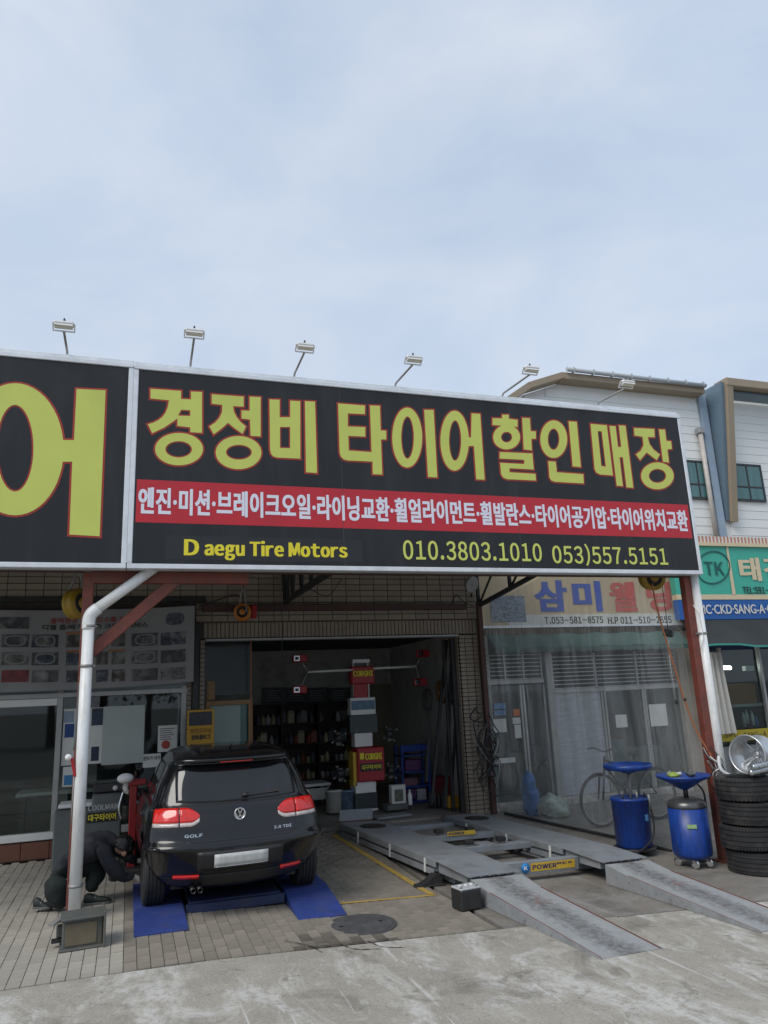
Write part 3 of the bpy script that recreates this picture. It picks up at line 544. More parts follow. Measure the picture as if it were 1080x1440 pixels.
# ------------------------------------------------------------------ sign boards
def shape_geo(polys, off=0.0):
    c = bpy.data.curves.new('g', 'CURVE'); c.dimensions = '2D'; c.fill_mode = 'BOTH'; c.offset = off
    for p in polys:
        n = len(p)//2; s = c.splines.new('POLY'); s.points.add(n-1); s.use_cyclic_u = True
        pts = [(p[2*i]/1000, p[2*i+1]/1000) for i in range(n)]
        ar = sum(pts[i][0]*pts[(i+1) % n][1]-pts[(i+1) % n][0]*pts[i][1] for i in range(n))
        for i, q in enumerate(pts): s.points[i].co = (q[0], q[1], 0, 1)
    o = bpy.data.objects.new('g', c); COL.objects.link(o)
    dg = bpy.context.evaluated_depsgraph_get(); me = bpy.data.meshes.new_from_object(o.evaluated_get(dg))
    vs = [v.co.copy() for v in me.vertices]; fs = [tuple(q.vertices) for q in me.polygons]
    bpy.data.objects.remove(o); bpy.data.curves.remove(c); bpy.data.meshes.remove(me); return vs, fs
def grow(p, d):
    """offset a closed outline (mm) by d: positive makes the area bigger"""
    n = len(p)//2; pts = [Vector((p[2*i], p[2*i+1])) for i in range(n)]
    ar = sum(pts[i].x*pts[(i+1) % n].y-pts[(i+1) % n].x*pts[i].y for i in range(n)); sg = 1 if ar > 0 else -1; out_ = []
    for i in range(n):
        e0 = (pts[i]-pts[i-1]).normalized(); e1 = (pts[(i+1) % n]-pts[i]).normalized()
        n0 = Vector((e0.y, -e0.x))*sg; n1 = Vector((e1.y, -e1.x))*sg; k = 1+n0.dot(n1)
        off = (n0+n1)/max(k, .35); q = pts[i]+off*d; out_ += [q.x, q.y]
    return out_
M_signblk = mat('black_sign_film', (.013, .0135, .015), .34, var=.25, scale=1.3, dirt=(.034, .034, .035), dirt_amt=.5, dscale=1.6, bump=.10, bscale=1.1, spec=.42, stretch=(2.2, 1, .35))
M_lime = mat('lime_letter_film', (.56, .61, .125), .45, var=.04, scale=3)
M_redfilm = mat('red_film', (.50, .018, .03), .42, var=.05, scale=2, dirt=(.36, .02, .03), dirt_amt=.4)
M_outline = mat('red_outline_film', (.36, .03, .02), .45, var=.08, scale=4)
YS = 8.30
def board(name, label, x0, x1, z0, z1):
    t = thing(name, label, 'sign', ((x0+x1)/2, YS, z0))
    MB().box(((x0+x1)/2, YS+.12, (z0+z1)/2), (x1-x0+.006, .20, z1-z0-.02)).build('box_body', M_grey, t)
    MB().box(((x0+x1)/2, YS+.006, (z0+z1)/2), (x1-x0-.05, .02, z1-z0-.05)).build('face_panel', M_signblk, t)
    w = .055
    MB().box(((x0+x1)/2, YS+.05, z1-w/2), (x1-x0, .14, w), ch=.006).build('frame_bar', M_alu, t)
    MB().box(((x0+x1)/2, YS+.05, z0+w/2), (x1-x0, .14, w), ch=.006).build('frame_bar', M_alu, t)
    MB().box((x0+w/2-.004, YS+.051, (z0+z1)/2), (w, .13, z1-z0-2*w-.004), ch=.006).build('frame_bar', M_alu, t)
    MB().box((x1-w/2+.004, YS+.051, (z0+z1)/2), (w, .13, z1-z0-2*w-.004), ch=.006).build('frame_bar', M_alu, t)
    MB().box(((x0+x1)/2, YS+.16, z1+.03), (x1-x0, .26, .05), ch=.006).build('top_cap', M_alu, t)
    return t
sgn = board('sign_board', 'long black shop sign with lime Hangul letters and a red text band', -.066, 7.51, 3.42, 5.78)
sg2 = board('sign_board', 'black sign panel at the left edge with one giant lime Hangul syllable', -5.2, -.074, 3.42, 5.79)
for i, sh in enumerate(GLYPHS):
    par = sgn if i < 24 else sg2; d = 19 if i < 24 else 21
    vs, fs = shape_geo([grow(sh[0], d)]+[grow(h, -d*.8) for h in sh[1:]])
    ol = MB().add([(v.x, YS-.0055-.0003*(i % 3), v.y) for v in vs], fs).build('letter_outline', M_outline, par)
    vs, fs = shape_geo(sh); MB().add([(v.x, YS-.0085-.0004*(i % 4), v.y) for v in vs], fs).build('letter', M_lime, par)
MB().box((3.715, YS-.0035, 4.175), (7.42, .004, .485)).build('red_band', M_redfilm, sgn)
M_lav = mat('lavender_white_print', (.74, .75, .84), .5, var=.04)
text_on('엔진·미션·브레이크오일·라이닝교환·휠얼라이먼트·휠발란스·타이어공기압·타이어위치교환', 'band_lettering', M_lav, sgn, .03, 7.38, 4.025, 4.335, YS-.007, off=.023, bold=.004, space=1.06)
MB().box((1.45, YS-.0035, 3.66), (2.25, .004, .27)).build('name_patch', mat('black_patch_film', (.017, .0175, .0195), .36, var=.1), sgn)
text_on('D', 'name_lettering', M_print_y, sgn,   .53, .675, 3.575, 3.755, YS-.007, off=.016, bold=.009)
text_on('aegu Tire Motors', 'name_lettering', M_print_y, sgn, .75, 2.38, 3.525, 3.755, YS-.007, off=.016, bold=.009)
M_phone = mat('pale_lime_print', (.62, .66, .14), .5, var=.04)
text_on('010.3803.1010', 'phone_lettering', M_phone, sgn, 3.09, 4.99, 3.565, 3.805, YS-.007, off=.010, bold=.003)
text_on('053)557.5151', 'phone_lettering', M_phone, sgn, 5.15, 6.95, 3.52, 3.815, YS-.007, off=.010, bold=.003)
for x in (2.35, 4.7):   # faint joints in the printed sheet
    MB().box((x, YS-.0045, 4.6), (.006, .002, 2.24)).build('sheet_seam', mat('seam', (.05, .05, .053), .5), sgn)

# ------------------------------------------------------------------ sign lamps
lamp_pos = [(-.79, 7.86, 5.97, 'above the giant syllable at the far left'), (.56, 7.86, 6.05, 'second from left, above the sign joint'), (1.81, 7.78, 5.98, 'above the third letter, third from left'),
            (3.14, 7.72, 5.94, 'above the middle of the long sign, fourth from left'), (4.69, 7.62, 5.92, 'second from the right, before the white gable'), (6.21, 7.72, 5.92, 'rightmost, seen against the white siding')]
M_lampw = mat('lamp_white_housing', (.76, .76, .75), .4, var=.06, dirt=(.55, .53, .5), dirt_amt=.4)
M_lens = glass('lamp_glass', (.9, .9, .88), .25)
M_reflw = mat('lamp_reflector_white', (.80, .80, .78), .3, var=.04)
M_galv = mat('galvanised_pole', (.30, .29, .28), .5, metal=.4, var=.15, scale=14)
for i, (X, Y, Z, wh) in enumerate(lamp_pos):
    t = thing('sign_lamp', 'white floodlight on a thin arm ' + wh, 'floodlight', (X, 8.40, 5.80), 'floodlights along the top of the sign')
    MB().tube([(X, 8.44, 5.80), (X, 8.44, 5.86), (X, 8.38, 5.90), (X, Y+.05, Z-.06)], .013, 8).build('arm', M_galv, t)
    rot = Matrix.Rotation(R(-12), 3, 'X')
    hb = MB().box((X, Y, Z), (.20, .085, .042), rot, .012).box((X, Y+.03, Z+.028), (.14, .04, .03), rot, .008).build('housing', M_lampw, t)
    MB().box(Vector((X, Y, Z))+rot @ Vector((0, 0, -.030)), (.18, .07, .018), rot).build('lens', M_reflw, t)
    for s in (-1, 1): MB().bar((X+s*.106, Y+.05, Z-.05), (X+s*.106, Y-.01, Z+.01), .014, .008).build('bracket', M_lampw, t)
    MB().bar((X-.11, Y+.055, Z-.055), (X+.11, Y+.055, Z-.055), .014, .012).build('bracket', M_lampw, t)
    MB().tube([(X, Y+.03, Z+.045), (X, Y+.02, Z+.08)], [.016, .007], 8).build('cable_gland', M_plast, t)

# ------------------------------------------------------------------ canopy structure
can = thing('canopy', 'steel canopy roof and red frame carrying the shop sign', 'canopy', (3, 10, 0))
# roof sheet, cut along the slanting right side
def cr_x(y): return 5.90+(11.97-y)*(7.50-5.90)/(11.97-8.5)
mb = MB(); nn = 90
def roof(u, v):
    y = 8.52+(11.99-8.52)*v; x = -5.2+(cr_x(y)+5.2)*u; return (x, y, 4.86-.30*v+.018*math.cos(u*nn*math.pi))
mb.grid(roof, nn*2, 4, False); ro = mb.build('roof_sheet', M_grey, can)
md = ro.modifiers.new('thick', 'SOLIDIFY'); md.thickness = .012
MB().box((-.452, 8.60, 1.71), (.11, .11, 3.42), ch=.006).box((-.452, 8.60, .012), (.22, .2, .022), ch=.003).build('post', M_redsteel, can)
MB().box((7.375, 8.50, 1.56), (.125, .11, 3.72), ch=.006).box((7.375, 8.5, -.275), (.24, .22, .022), ch=.003).build('post', M_redsteel, can)
MB().box((.42, 8.585, 3.365), (1.70, .10, .13), ch=.006).build('beam', M_redsteel, can)
MB().box((4.35, 8.60, 3.455), (6.1, .08, .06), ch=.006).build('beam', M_darkred, can)
MB().box((-2.9, 8.60, 3.455), (4.8, .08, .06), ch=.006).build('beam', M_darkred, can)
MB().bar((-.40, 8.585, 2.56), (.46, 8.585, 3.34), .07, .125, (0, 0, 1), .005).build('brace', M_redsteel, can)
def truss(pa, pb, top_a, top_b, nseg, m_):
    """bracket truss between wall (a) and front (b): top chord, sloping bottom chord, web"""
    a = Vector(pa); b = Vector(pb); ta = Vector(top_a); tb = Vector(top_b); mb = MB()
    mb.bar(a, b, .065, .07).bar(ta, tb, .05, .05)
    for i in range(nseg+1):
        u = i/nseg; mb.bar(a.lerp(b, u), ta.lerp(tb, u), .05, .05, (1, 0, 0))
        if i < nseg: mb.bar(a.lerp(b, u), ta.lerp(tb, (i+1)/nseg), .03, .03, (1, 0, 0))
    return mb.build('truss', m_, can)
truss((2.35, 11.9, 3.52), (2.35, 8.75, 3.52), (2.30, 11.9, 4.46), (2.30, 8.75, 4.72), 5, M_black)
truss((5.80, 11.9, 3.44), (7.30, 8.7, 4.50), (5.80, 11.9, 4.46), (7.30, 8.7, 4.72), 5, M_black)
for x in (-3.4,): truss((x, 11.9, 3.50), (x, 8.75, 4.55), (x, 11.9, 4.46), (x, 8.75, 4.72), 5, M_black)
MB().box((5.80, 11.90, 1.75), (.085, .085, 3.5), ch=.006).build('post', M_darkred, can)
# black lattice diagonal hanging below the sign near the truss
MB().bar((2.36, 11.7, 4.3), (2.36, 11.7, 3.5), .05, .05, (1, 0, 0)).build('hanger', M_black, can)

# ------------------------------------------------------------------ downpipes
def elbow(pts, r): return smooth_path(pts, 7)
dp = thing('downpipe', 'white rain downpipe strapped to the left red post', 'pipe', (-.43, 8.46, 0))
MB().tube([(-.425, 8.475, .08), (-.425, 8.475, 2.86)], .0585, 20).build('pipe', M_pvc, dp)
MB().tube(smooth_path([(-.425, 8.475, 2.80), (-.425, 8.475, 2.90), (-.40, 8.47, 2.965), (-.34, 8.47, 3.02)], 5), .066, 20).build('elbow', M_pvc, dp)
MB().tube([(-.40, 8.47, 2.975), (.27, 8.465, 3.50)], .0575, 20).build('pipe', M_pvc, dp)
for z in (.32, 2.42, 2.83):
    q = MB().lathe([(.0625, -.014), (.066, -.014), (.066, .014), (.0625, .014)], (-.425, 8.475, z), n=20)
    q.box((-.355, 8.485, z), (.03, .03, .022)).build('strap', M_galv, dp)
dp2 = thing('downpipe', 'white rain downpipe beside the right red post and the tyres', 'pipe', (7.47, 8.4, -.29))
MB().tube([(7.475, 8.43, -.245), (7.475, 8.43, 3.42)], .056, 20).build('pipe', M_pvc, dp2)
for z in (.78, 2.62):
    MB().lathe([(.060, -.014), (.064, -.014), (.064, .014), (.060, .014)], (7.475, 8.43, z), n=20).box((7.40, 8.43, z), (.05, .03, .025)).build('strap', M_galv, dp2)
MB().tube([(7.40, 8.47, 3.05), (7.42, 8.38, 2.9), (7.43, 8.37, 2.55), (7.38, 8.39, 2.40)], .006, 6).build('tie_wire', M_pvc, dp2)

# ------------------------------------------------------------------ clear vinyl side curtain
M_vinyl = vinyl('clear_vinyl')
def curt(u, v):
    a = Vector((5.87, 11.86)); b = Vector((7.30, 8.60)); p = a.lerp(b, u); nr = Vector((b.y-a.y, -(b.x-a.x))).normalized()
    top = 3.40+(4.46-3.40)*u; bot = gz(p.x, p.y)+.03; z = bot+(top-bot)*v
    w = .022*math.sin(u*31+2.0*math.sin(v*3))+.02*math.sin(u*67+v*5)*(.3+.7*v)+.03*mnoise.noise((u*7, v*2.5, 3))
    w += .05*mnoise.noise((u*3, v*1.2, 9))+.012*mnoise.noise((u*22, v*16, 4))
    for k, (cu_, sl_) in enumerate(((.07, .02), (.19, .05), (.33, -.03), (.46, .06), (.58, .02), (.66, -.05), (.80, .04), (.91, .02))):
        dd = abs(u-cu_-sl_*(1-v)); w += .022*max(0, 1-dd/.010)*(1 if k % 2 else -1)*(.35+.65*v)
    return (p.x+nr.x*w, p.y+nr.y*w, z)
cu = MB().grid(curt, 260, 44).build('vinyl_curtain', M_vinyl); tag(cu, 'clear crinkled vinyl sheet closing the right side of the canopy', 'curtain')
def at(x, y, Y):
    """world point on the plane Y for a position measured in the photograph (1080 x 1440)"""
    d = _r*((x-540)/F_PX)+_d*((y-720)/F_PX)+_f; k = Y/d.y; return Vector((d.x*k, Y, d.z*k+H_CAM))
def rect(x0, y0, x1, y1, Y):
    """x range and z range on the plane Y of a measured upright rectangle"""
    a = at(x0, (y0+y1)/2, Y); b = at(x1, (y0+y1)/2, Y); c = at((x0+x1)/2, y0, Y); d = at((x0+x1)/2, y1, Y); return a.x, b.x, d.z, c.z
def prect(name, x0, y0, x1, y1, Y, m_, parent=None, th=.01, ch=0.0):
    a, b, c, d = rect(x0, y0, x1, y1, Y); return MB().box(((a+b)/2, Y+th/2, (c+d)/2), (b-a, th, d-c), ch=ch).build(name, m_, parent)
# ------------------------------------------------------------------ white two-storey neighbour
M_siding = mat('white_siding', (.80, .81, .785), .5, var=.03, scale=2, dirt=(.70, .70, .67), dirt_amt=.4, dscale=1.2, stretch=(1, 1, .4))
M_trim = mat('beige_brown_trim', (.33, .26, .18), .5, var=.08, scale=5, dirt=(.2, .16, .12), dirt_amt=.3)
M_bluefl = mat('pale_blue_flashing', (.30, .38, .47), .45, var=.06)
M_bluedk = mat('blue_grey_metal', (.13, .19, .24), .4, var=.08, scale=6)
M_win = mat('teal_window_glass', (.05, .15, .15), .08, var=.35, scale=1.2, stretch=(6, 1, .6), spec=.8)
M_wframe = mat('dark_window_frame', (.03, .035, .038), .4, var=.1)
nb = thing('neighbour_building', 'white-sided two-storey building behind the right end of the sign', 'building', (10, 12.2, 0))
YB = 12.25
def topz(x): return 6.8+(x-6.0)*.70 if x < 7.3 else (7.71+(x-7.3)*.37 if x < 8.1 else 8.02)
mb = MB(); xs = [5.9, 7.3, 8.1, 18]
poly = [(5.9, 4.70), (18, 4.70), (18, 8.02), (8.1, 8.02), (7.3, 7.71), (5.9, 6.73)]
MB().prism(poly, 'y', YB+.02, 20).build('upper_block', M_siding, nb)
BP = .185; k = 0
while 4.76+BP*(k+1) < 8.05:
    z0 = 4.76+BP*k; z1 = z0+BP-.003
    xl = 5.92
    if z1 > 6.75: xl = 5.92+(z1-6.73)/.70 if z1 < 7.71 else 7.3+(z1-7.71)/.37
    for (a, b) in ((xl, 11.62), (12.02, 17.9)):
        if b-a < .1: continue
        MB().add([(a, YB+.03, z0), (b, YB+.03, z0), (b, YB-.003, z0), (a, YB-.003, z0), (a, YB+.03, z1), (b, YB+.03, z1), (b, YB+.004, z1), (a, YB+.004, z1)],
                 [(0,1,2,3), (4,7,6,5), (3,2,6,7), (0,3,7,4), (1,5,6,2), (0,4,5,1)]).build('siding_board', M_siding, nb)
    k += 1
def edge(a, b, w, h, m_, name, y0=YB-.12): return MB().bar((a[0], y0, a[1]), (b[0], y0, b[1]), w, h, (0, 0, 1), .006).build(name, m_, nb)
edge((5.9, 6.82), (7.3, 7.80), .35, .13, M_trim, 'roof_trim'); edge((7.3, 7.80), (8.1, 8.10), .35, .13, M_trim, 'roof_trim')
edge((8.1, 8.09), (11.62, 8.09), .33, .14, M_trim, 'roof_trim')
M_gut = mat('pale_gutter', (.42, .45, .47), .45, var=.06)
MB().tube([(8.15, YB-.34, 8.20), (11.6, YB-.34, 8.17)], .045, 10).build('gutter', M_gut, nb)
for i in range(8): MB().box((8.3+i*.46, YB-.34, 8.19), (.025, .10, .10)).build('gutter_bracket', M_gut, nb)
# corner flashing, downpipe
MB().box((11.72, YB-.03, 6.45), (.19, .09, 3.3), ch=.006).build('corner_flashing', M_bluefl, nb)
MB().tube([(11.50, YB-.09, 4.85), (11.50, YB-.09, 7.16)], .05, 12).build('wall_downpipe', mat('pinkish_pvc', (.56, .52, .48), .4, var=.08, dirt=(.35, .28, .22), dirt_amt=.5), nb)
MB().box((11.50, YB-.09, 7.22), (.15, .13, .13), ch=.01).build('rain_hopper', M_frame, nb)
MB().box((15.0, YB+.3, 8.1), (6.1, .5, .3)).build('parapet', M_siding, nb)
# brown projecting frame
fin = [(YB, 5.25), (YB-.06, 5.25), (YB-.50, 8.10), (YB-.50, 8.22), (YB, 8.22)]
MB().prism(fin, 'x', 11.86, 11.96).build('frame_fin', M_bluedk, nb)
MB().bar((12.04, YB-.075, 5.22), (12.04, YB-.535, 8.16), .17, .09, (0, 1, 0), .006).build('frame_leg', M_trim, nb)
MB().box((15.0, YB-.40, 8.21), (6.1, .38, .18), ch=.01).build('frame_head', M_trim, nb)
MB().box((15.0, YB-.20, 8.07), (6.0, .36, .05)).build('frame_soffit', M_bluedk, nb)
def window(x0, y0, x1, y1, lab=None):
    a, b, c, d = rect(x0, y0, x1, y1, YB-.03); mid = c+(d-c)*.38; f = .05
    w = MB().box(((a+b)/2, YB-.005, (c+d)/2), (b-a, .05, d-c)).build('window', M_wframe, nb)
    xm = (a+b)/2
    for (p, q) in ((a+f, xm-f*.4), (xm+f*.4, b-f)):
        for (r, s) in ((c+f, mid-f*.4), (mid+f*.4, d-f)):
            MB().box(((p+q)/2, YB-.033, (r+s)/2), (q-p, .012, s-r)).build('pane', M_win, w)
    for (p, q, r, s) in ((a, b, c, c+f*.8), (a, b, d-f*.8, d), (a, a+f*.8, c, d), (b-f*.8, b, c, d), (xm-f*.3, xm+f*.3, c, d), (a, b, mid-f*.3, mid+f*.3)):
        MB().box(((p+q)/2, YB-.038, (r+s)/2), (q-p, .025 if q-p > s-r else .021, s-r)).build('frame', M_wframe, w)
window(962, 648, 1001, 702); window(1031, 653, 1073, 705)
# ground floor frontage: welding shop seen through the vinyl
for (a, b, c, d) in ((5.95, 10.35, 2.95, 4.74),): MB().box(((a+b)/2, YB+.02, (c+d)/2), (b-a, .2, d-c)).build('ground_floor_wall', mat('beige_render', (.36, .31, .25), .8, var=.1, scale=4, dirt=(.2, .17, .13), dirt_amt=.4), nb)
MB().box((10.22, YB-.02, 1.45), (.36, .3, 3.0)).build('ground_floor_pier', MATS['beige_render'], nb)
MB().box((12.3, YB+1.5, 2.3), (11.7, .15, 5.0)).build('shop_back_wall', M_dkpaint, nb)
MB().box((12.2, YB+.1, 3.9), (3.6, .2, 1.7)).build('ground_floor_wall', MATS['beige_render'], nb)
MB().box((16, YB+.1, 2.3), (4, .2, 4.9)).build('ground_floor_wall', MATS['beige_render'], nb)
mb = MB(); x = 5.98
while x < 10.3: mb.box((x, YB-.085, 3.0), (.055, .02, .12), ch=.004); x += .066
tag(mb.build('soldier_tiles', M_tile, nb), kind='stuff')
struct(MB().box((8.1, 12.55, .04), (4.5, .9, .14), ch=.02).build('shop_step', M_apron))
# louvre bands
YW = 12.16
for (x0, x1, z0, z1) in ((5.95, 7.10, 2.16, 2.60), (7.28, 10.05, 1.96, 2.58)):
    n_ = int((z1-z0)/.07)
    for i in range(n_+1): MB().box(((x0+x1)/2, YW, z0+i*.07), (x1-x0, .03, .018)).build('louvre_bar', M_frame, nb)
    MB().box(((x0+x1)/2, YW, z0-.05), (x1-x0, .06, .07), ch=.004).build('louvre_rail', M_frame, nb)
    for i in range(4): MB().box((x0+.02+(x1-x0-.04)*i/3, YW+.005, (z0+z1)/2), (.03, .036, z1-z0)).build('louvre_post', M_frame, nb)
MB().box((7.19, YW-.02, 1.32), (.12, .12, 2.58), ch=.008).build('door_post', M_frame, nb)
M_wrap = mat('milky_wrapped_glass', (.38, .39, .40), .35, var=.22, scale=5, stretch=(.6, 1, 5), bump=.4, bscale=9)
for (a, b, c, d, m_) in ((5.97, 6.62, .12, 2.05, M_glass), (6.68, 7.1, .12, 2.05, M_glassdark), (7.28, 8.30, .12, 1.90, M_wrap), (8.36, 9.2, .12, 1.90, M_glass), (9.25, 10.05, .12, 1.90, M_glass)):
    MB().box(((a+b)/2, YW+.02, (c+d)/2), (b-a, .01, d-c)).build('shop_pane', m_, nb)
    for q in (a, b): MB().box((q, YW+.018, (c+d)/2), (.045, .05, d-c), ch=.004).build('pane_stile', M_frame, nb)
M_stk_b = mat('blue_sticker', (.08, .2, .42), .5); M_stk_o = mat('orange_sticker', (.6, .16, .05), .5)
prect('sticker', 695, 989, 711, 997, YW-.01, M_stk_b, nb, .004); prect('sticker', 695, 999, 711, 1006, YW-.01, M_stk_b, nb, .004)
prect('sticker', 694, 1011, 712, 1030, YW-.01, M_paper, nb, .004); prect('sticker', 722, 997, 731, 1007, YW-.01, M_stk_o, nb, .004)
prect('sticker', 721, 1009, 732, 1018, YW-.01, M_paper, nb, .004); prect('sticker', 724, 1019, 733, 1038, YW-.01, M_paper, nb, .004)
prect('sticker', 866, 1005, 882, 1023, YW-.01, M_paper, nb, .004); prect('sticker', 914, 990, 938, 1021, YW-.01, M_paper, nb, .004)
prect('sticker', 695, 1066, 725, 1073, YW-.01, M_paper, nb, .004)
# goods behind the glass
for i, (x0, y0, x1, y1, c) in enumerate(((776, 1052, 784, 1110, (.02, .08, .4)), (752, 1075, 772, 1110, (.24, .16, .1)), (855, 1040, 880, 1095, (.08, .2, .24)), (858, 1080, 905, 1100, (.1, .24, .3)), (885, 1050, 935, 1110, (.2, .2, .2)))):
    o = prect('stock_crate', x0, y0, x1, y1, 12.62, mat('crate%d' % i, c, .6), None, .25, .02)
    tag(o, ['tall blue crate stack inside the shop behind the vinyl', 'brown carton inside the shop doorway behind the vinyl', 'blue-grey upright box behind the window beside the bicycle', 'low pale blue machine behind the shop window', 'large grey cabinet behind the right shop window'][i], 'crate')
# green awning roll
M_awn = mat('faded_green_awning', (.05, .105, .088), .8, var=.2, scale=5, dirt=(.10, .12, .11), dirt_amt=.5)
aw = thing('green_awning', 'faded green scalloped awning above the shop behind the vinyl', 'awning', (8, 12, 2.7))
MB().grid(lambda u, v: (5.95+4.1*u, 11.98-.26*v-.02*math.sin(u*60)*v, 2.93-.15*v-.10*v*v+.012*math.sin(u*37)), 120, 6).build('cloth', M_awn, aw)
MB().grid(lambda u, v: (5.95+4.1*u, 11.722-.015*math.sin(u*60), 2.68-v*(.07+.02*abs(math.sin(u*40)))), 160, 2).build('valance', M_awn, aw)
# shop sign behind the vinyl
YG = 12.0
ws = thing('shop_sign', 'beige shop sign with blue and red Hangul behind the vinyl', 'sign', (8, YG, 3.1))
M_beige = mat('beige_sign_film', (.56, .44, .28), .5, var=.04, scale=2, dirt=(.42, .34, .24), dirt_amt=.4)
MB().box((8.02, YG+.05, 3.62), (4.30, .12, 1.12), ch=.008).build('sign_box', M_beige, ws)
MB().box((8.25, YG-.014, 3.185), (3.7, .006, .19)).build('white_strip', M_paper, ws)
MB().box((8.02, YG-.012, 3.07), (4.32, .02, .04)).build('frame_bar', M_alu, ws)
def ptext(s, name, m_, parent, x0, y0, x1, y1, Y, off=0.0, bold=0.0):
    a, b, c, d = rect(x0, y0, x1, y1, Y); return text_on(s, name, m_, parent, a, b, c, d, Y, off, 1.0, bold)
M_lblue = mat('blue_letter_film', (.05, .10, .42), .5, var=.05); M_lred = mat('faded_red_letter_film', (.55, .10, .08), .5, var=.06)
ptext('삼', 'letter', M_lblue, ws, 752, 816, 797, 860, YG-.018, .03, .012); ptext('미', 'letter', M_lblue, ws, 806, 817, 845, 860, YG-.018, .03, .012)
ptext('웰', 'letter', M_lred, ws, 858, 818, 894, 860, YG-.018, .025, .012); ptext('딩', 'letter', M_lred, ws, 910, 818, 943, 859, YG-.018, .03, .012)
ptext('T.053-581-8575', 'phone_lettering', M_ink, ws, 766, 867, 848, 877, YG-.018, .012, .004); ptext('H.P 011-510-2655', 'phone_lettering', M_ink, ws, 855, 867, 944, 877, YG-.018, .012, .004)
prect('picture', 690, 838, 739, 875, YG-.02, mat('machine_photo_print', (.20, .24, .30), .5, var=.95, scale=16, stretch=(1, 1, 2.2)), ws, .006)
# ------------------------------------------------------------------ teal shop to the right
YT = 11.80
tk = thing('shop_sign', 'teal shop sign with a dark oval two-letter mark at the right edge', 'sign', (12, YT, 3.6))
M_teal = mat('teal_sign_film', (.05, .42, .31), .45, var=.04, scale=2, dirt=(.06, .34, .27), dirt_amt=.4)
M_cream = mat('cream_film', (.66, .55, .36), .5, var=.05)
M_navy = mat('blue_strip_film', (.01, .10, .36), .45, var=.06)
a = at(1000, 768, YT).z; b = at(1000, 836, YT).z; c = at(1000, 843, YT).z; d = at(1000, 871, YT).z
MB().box((12.5, YT+.08, (a+b)/2), (5.0, .14, a-b)).build('sign_box', M_teal, tk)
MB().box((12.5, YT+.08, (b+c)/2), (5.0, .15, b-c)).build('cream_strip', M_cream, tk)
MB().box((12.5, YT+.08, (c+d)/2), (5.0, .13, c-d-.004)).build('blue_strip', M_navy, tk)
MB().box((12.5, YT+.06, a+.035), (5.0, .2, .07)).build('top_rail', M_cream, tk)
M_str = mat('pink_stripe', (.50, .20, .14), .6)
z0 = a+.07; mb1 = MB(); mb2 = MB()
for i in range(110):
    x = 10.05+i*.045; (mb1 if i % 2 else mb2).box((x, YT+.02, z0+.07), (.043, .03, .13))
tag(mb1.build('striped_valance', M_str, tk), kind='stuff'); tag(mb2.build('striped_valance', M_paper, tk), kind='stuff')
cx = at(1003, 798, YT); rx = at(1027, 798, YT).x-cx.x; rz = cx.z-at(1003, 824, YT).z
ring = []
for i in range(48):
    t_ = 2*math.pi*i/48; p = Vector((rx*1.03*math.cos(t_), rz*.86*math.sin(t_))); s_ = .42; ring.append((cx.x+p.x*math.cos(s_)-p.y*math.sin(s_)*.8, YT-.004, cx.z+p.x*math.sin(s_)*.8+p.y*math.cos(s_)))
mb = MB(); vs = []
for i, p in enumerate(ring):
    q = Vector(p); n_ = (q-cx).normalized(); n_.y = 0; vs += [q-n_*.016, q+n_*.016]
mb.add([(v[0], YT-.006, v[2]) for v in vs], [(2*i, 2*i+1, (2*i+3) % 96, (2*i+2) % 96) for i in range(48)]).build('oval_mark', mat('dark_green_print', (.01, .10, .09), .5), tk)
ptext('TK', 'mark_lettering', MATS['dark_green_print'], tk, 991, 790, 1018, 809, YT-.006, .012, .006)
a0 = at(1020, 764, YT); b0 = at(1033, 836, YT); MB().add([(a0.x, YT-.004, a0.z), (a0.x+.05, YT-.004, a0.z), (b0.x+.03, YT-.004, b0.z), (b0.x-.06, YT-.004, b0.z)], [(0, 1, 2, 3)]).build('cream_stroke', M_cream, tk)
ptext('태', 'letter', M_cream, tk, 1040, 784, 1069, 817, YT-.007, .028, .01); ptext('경', 'letter', M_cream, tk, 1074, 784, 1104, 817, YT-.007, .025, .01)
ptext('TEL:591-', 'phone_lettering', M_ink, tk, 1045, 825, 1082, 835, YT-.007, .012, .004)
ptext('SMC·CKD·SANG-A·CKD', 'strip_lettering', M_paper, tk, 977, 850, 1102, 863, YT-.005, .010, .003)
# dark awning, drape, window contents
M_dkawn = mat('charcoal_awning', (.028, .032, .034), .75, var=.3, scale=3, dirt=(.05, .055, .055), dirt_amt=.4)
aw = thing('dark_awning', 'charcoal fabric awning with green edge under the teal sign', 'awning', (12, 11.6, 2.6))
def awf(u, v): x = 10.15+4.5*u; return (x, 11.78-.40*v, 3.12-.50*v-.05*math.sin(v*3.1)+.03*v*math.sin(x*3.1)+.02*v*mnoise.noise((x*2, v*3, 1)))
MB().grid(awf, 60, 10).build('cloth', M_dkawn, aw)
def awe(u, v):
    p = awf(u, 1); return (p[0], p[1]-.004, p[2]-.035*v)
MB().grid(awe, 60, 1).build('edging', mat('green_edging', (.05, .30, .24), .7), aw)
M_drape = mat('white_drape', (.52, .51, .47), .8, var=.06, dirt=(.36, .34, .3), dirt_amt=.4)
dr = MB().grid(lambda u, v: (10.33+.42*u+.16*v*(u-.2), 11.72+.04*math.sin(u*26), 2.5-1.5*v), 40, 8).build('white_drape', M_drape); tag(dr, 'pale gathered drape hanging behind the right downpipe', 'drape')
sb = thing('glazed_shopfront', 'dark glazed shop window under the charcoal awning', 'shopfront', (12, 12.1, 0))
MB().box((12.4, 12.20, 2.62), (4.4, .06, .14)).build('window_head', mat('navy_paint', (.01, .03, .09), .5), sb)
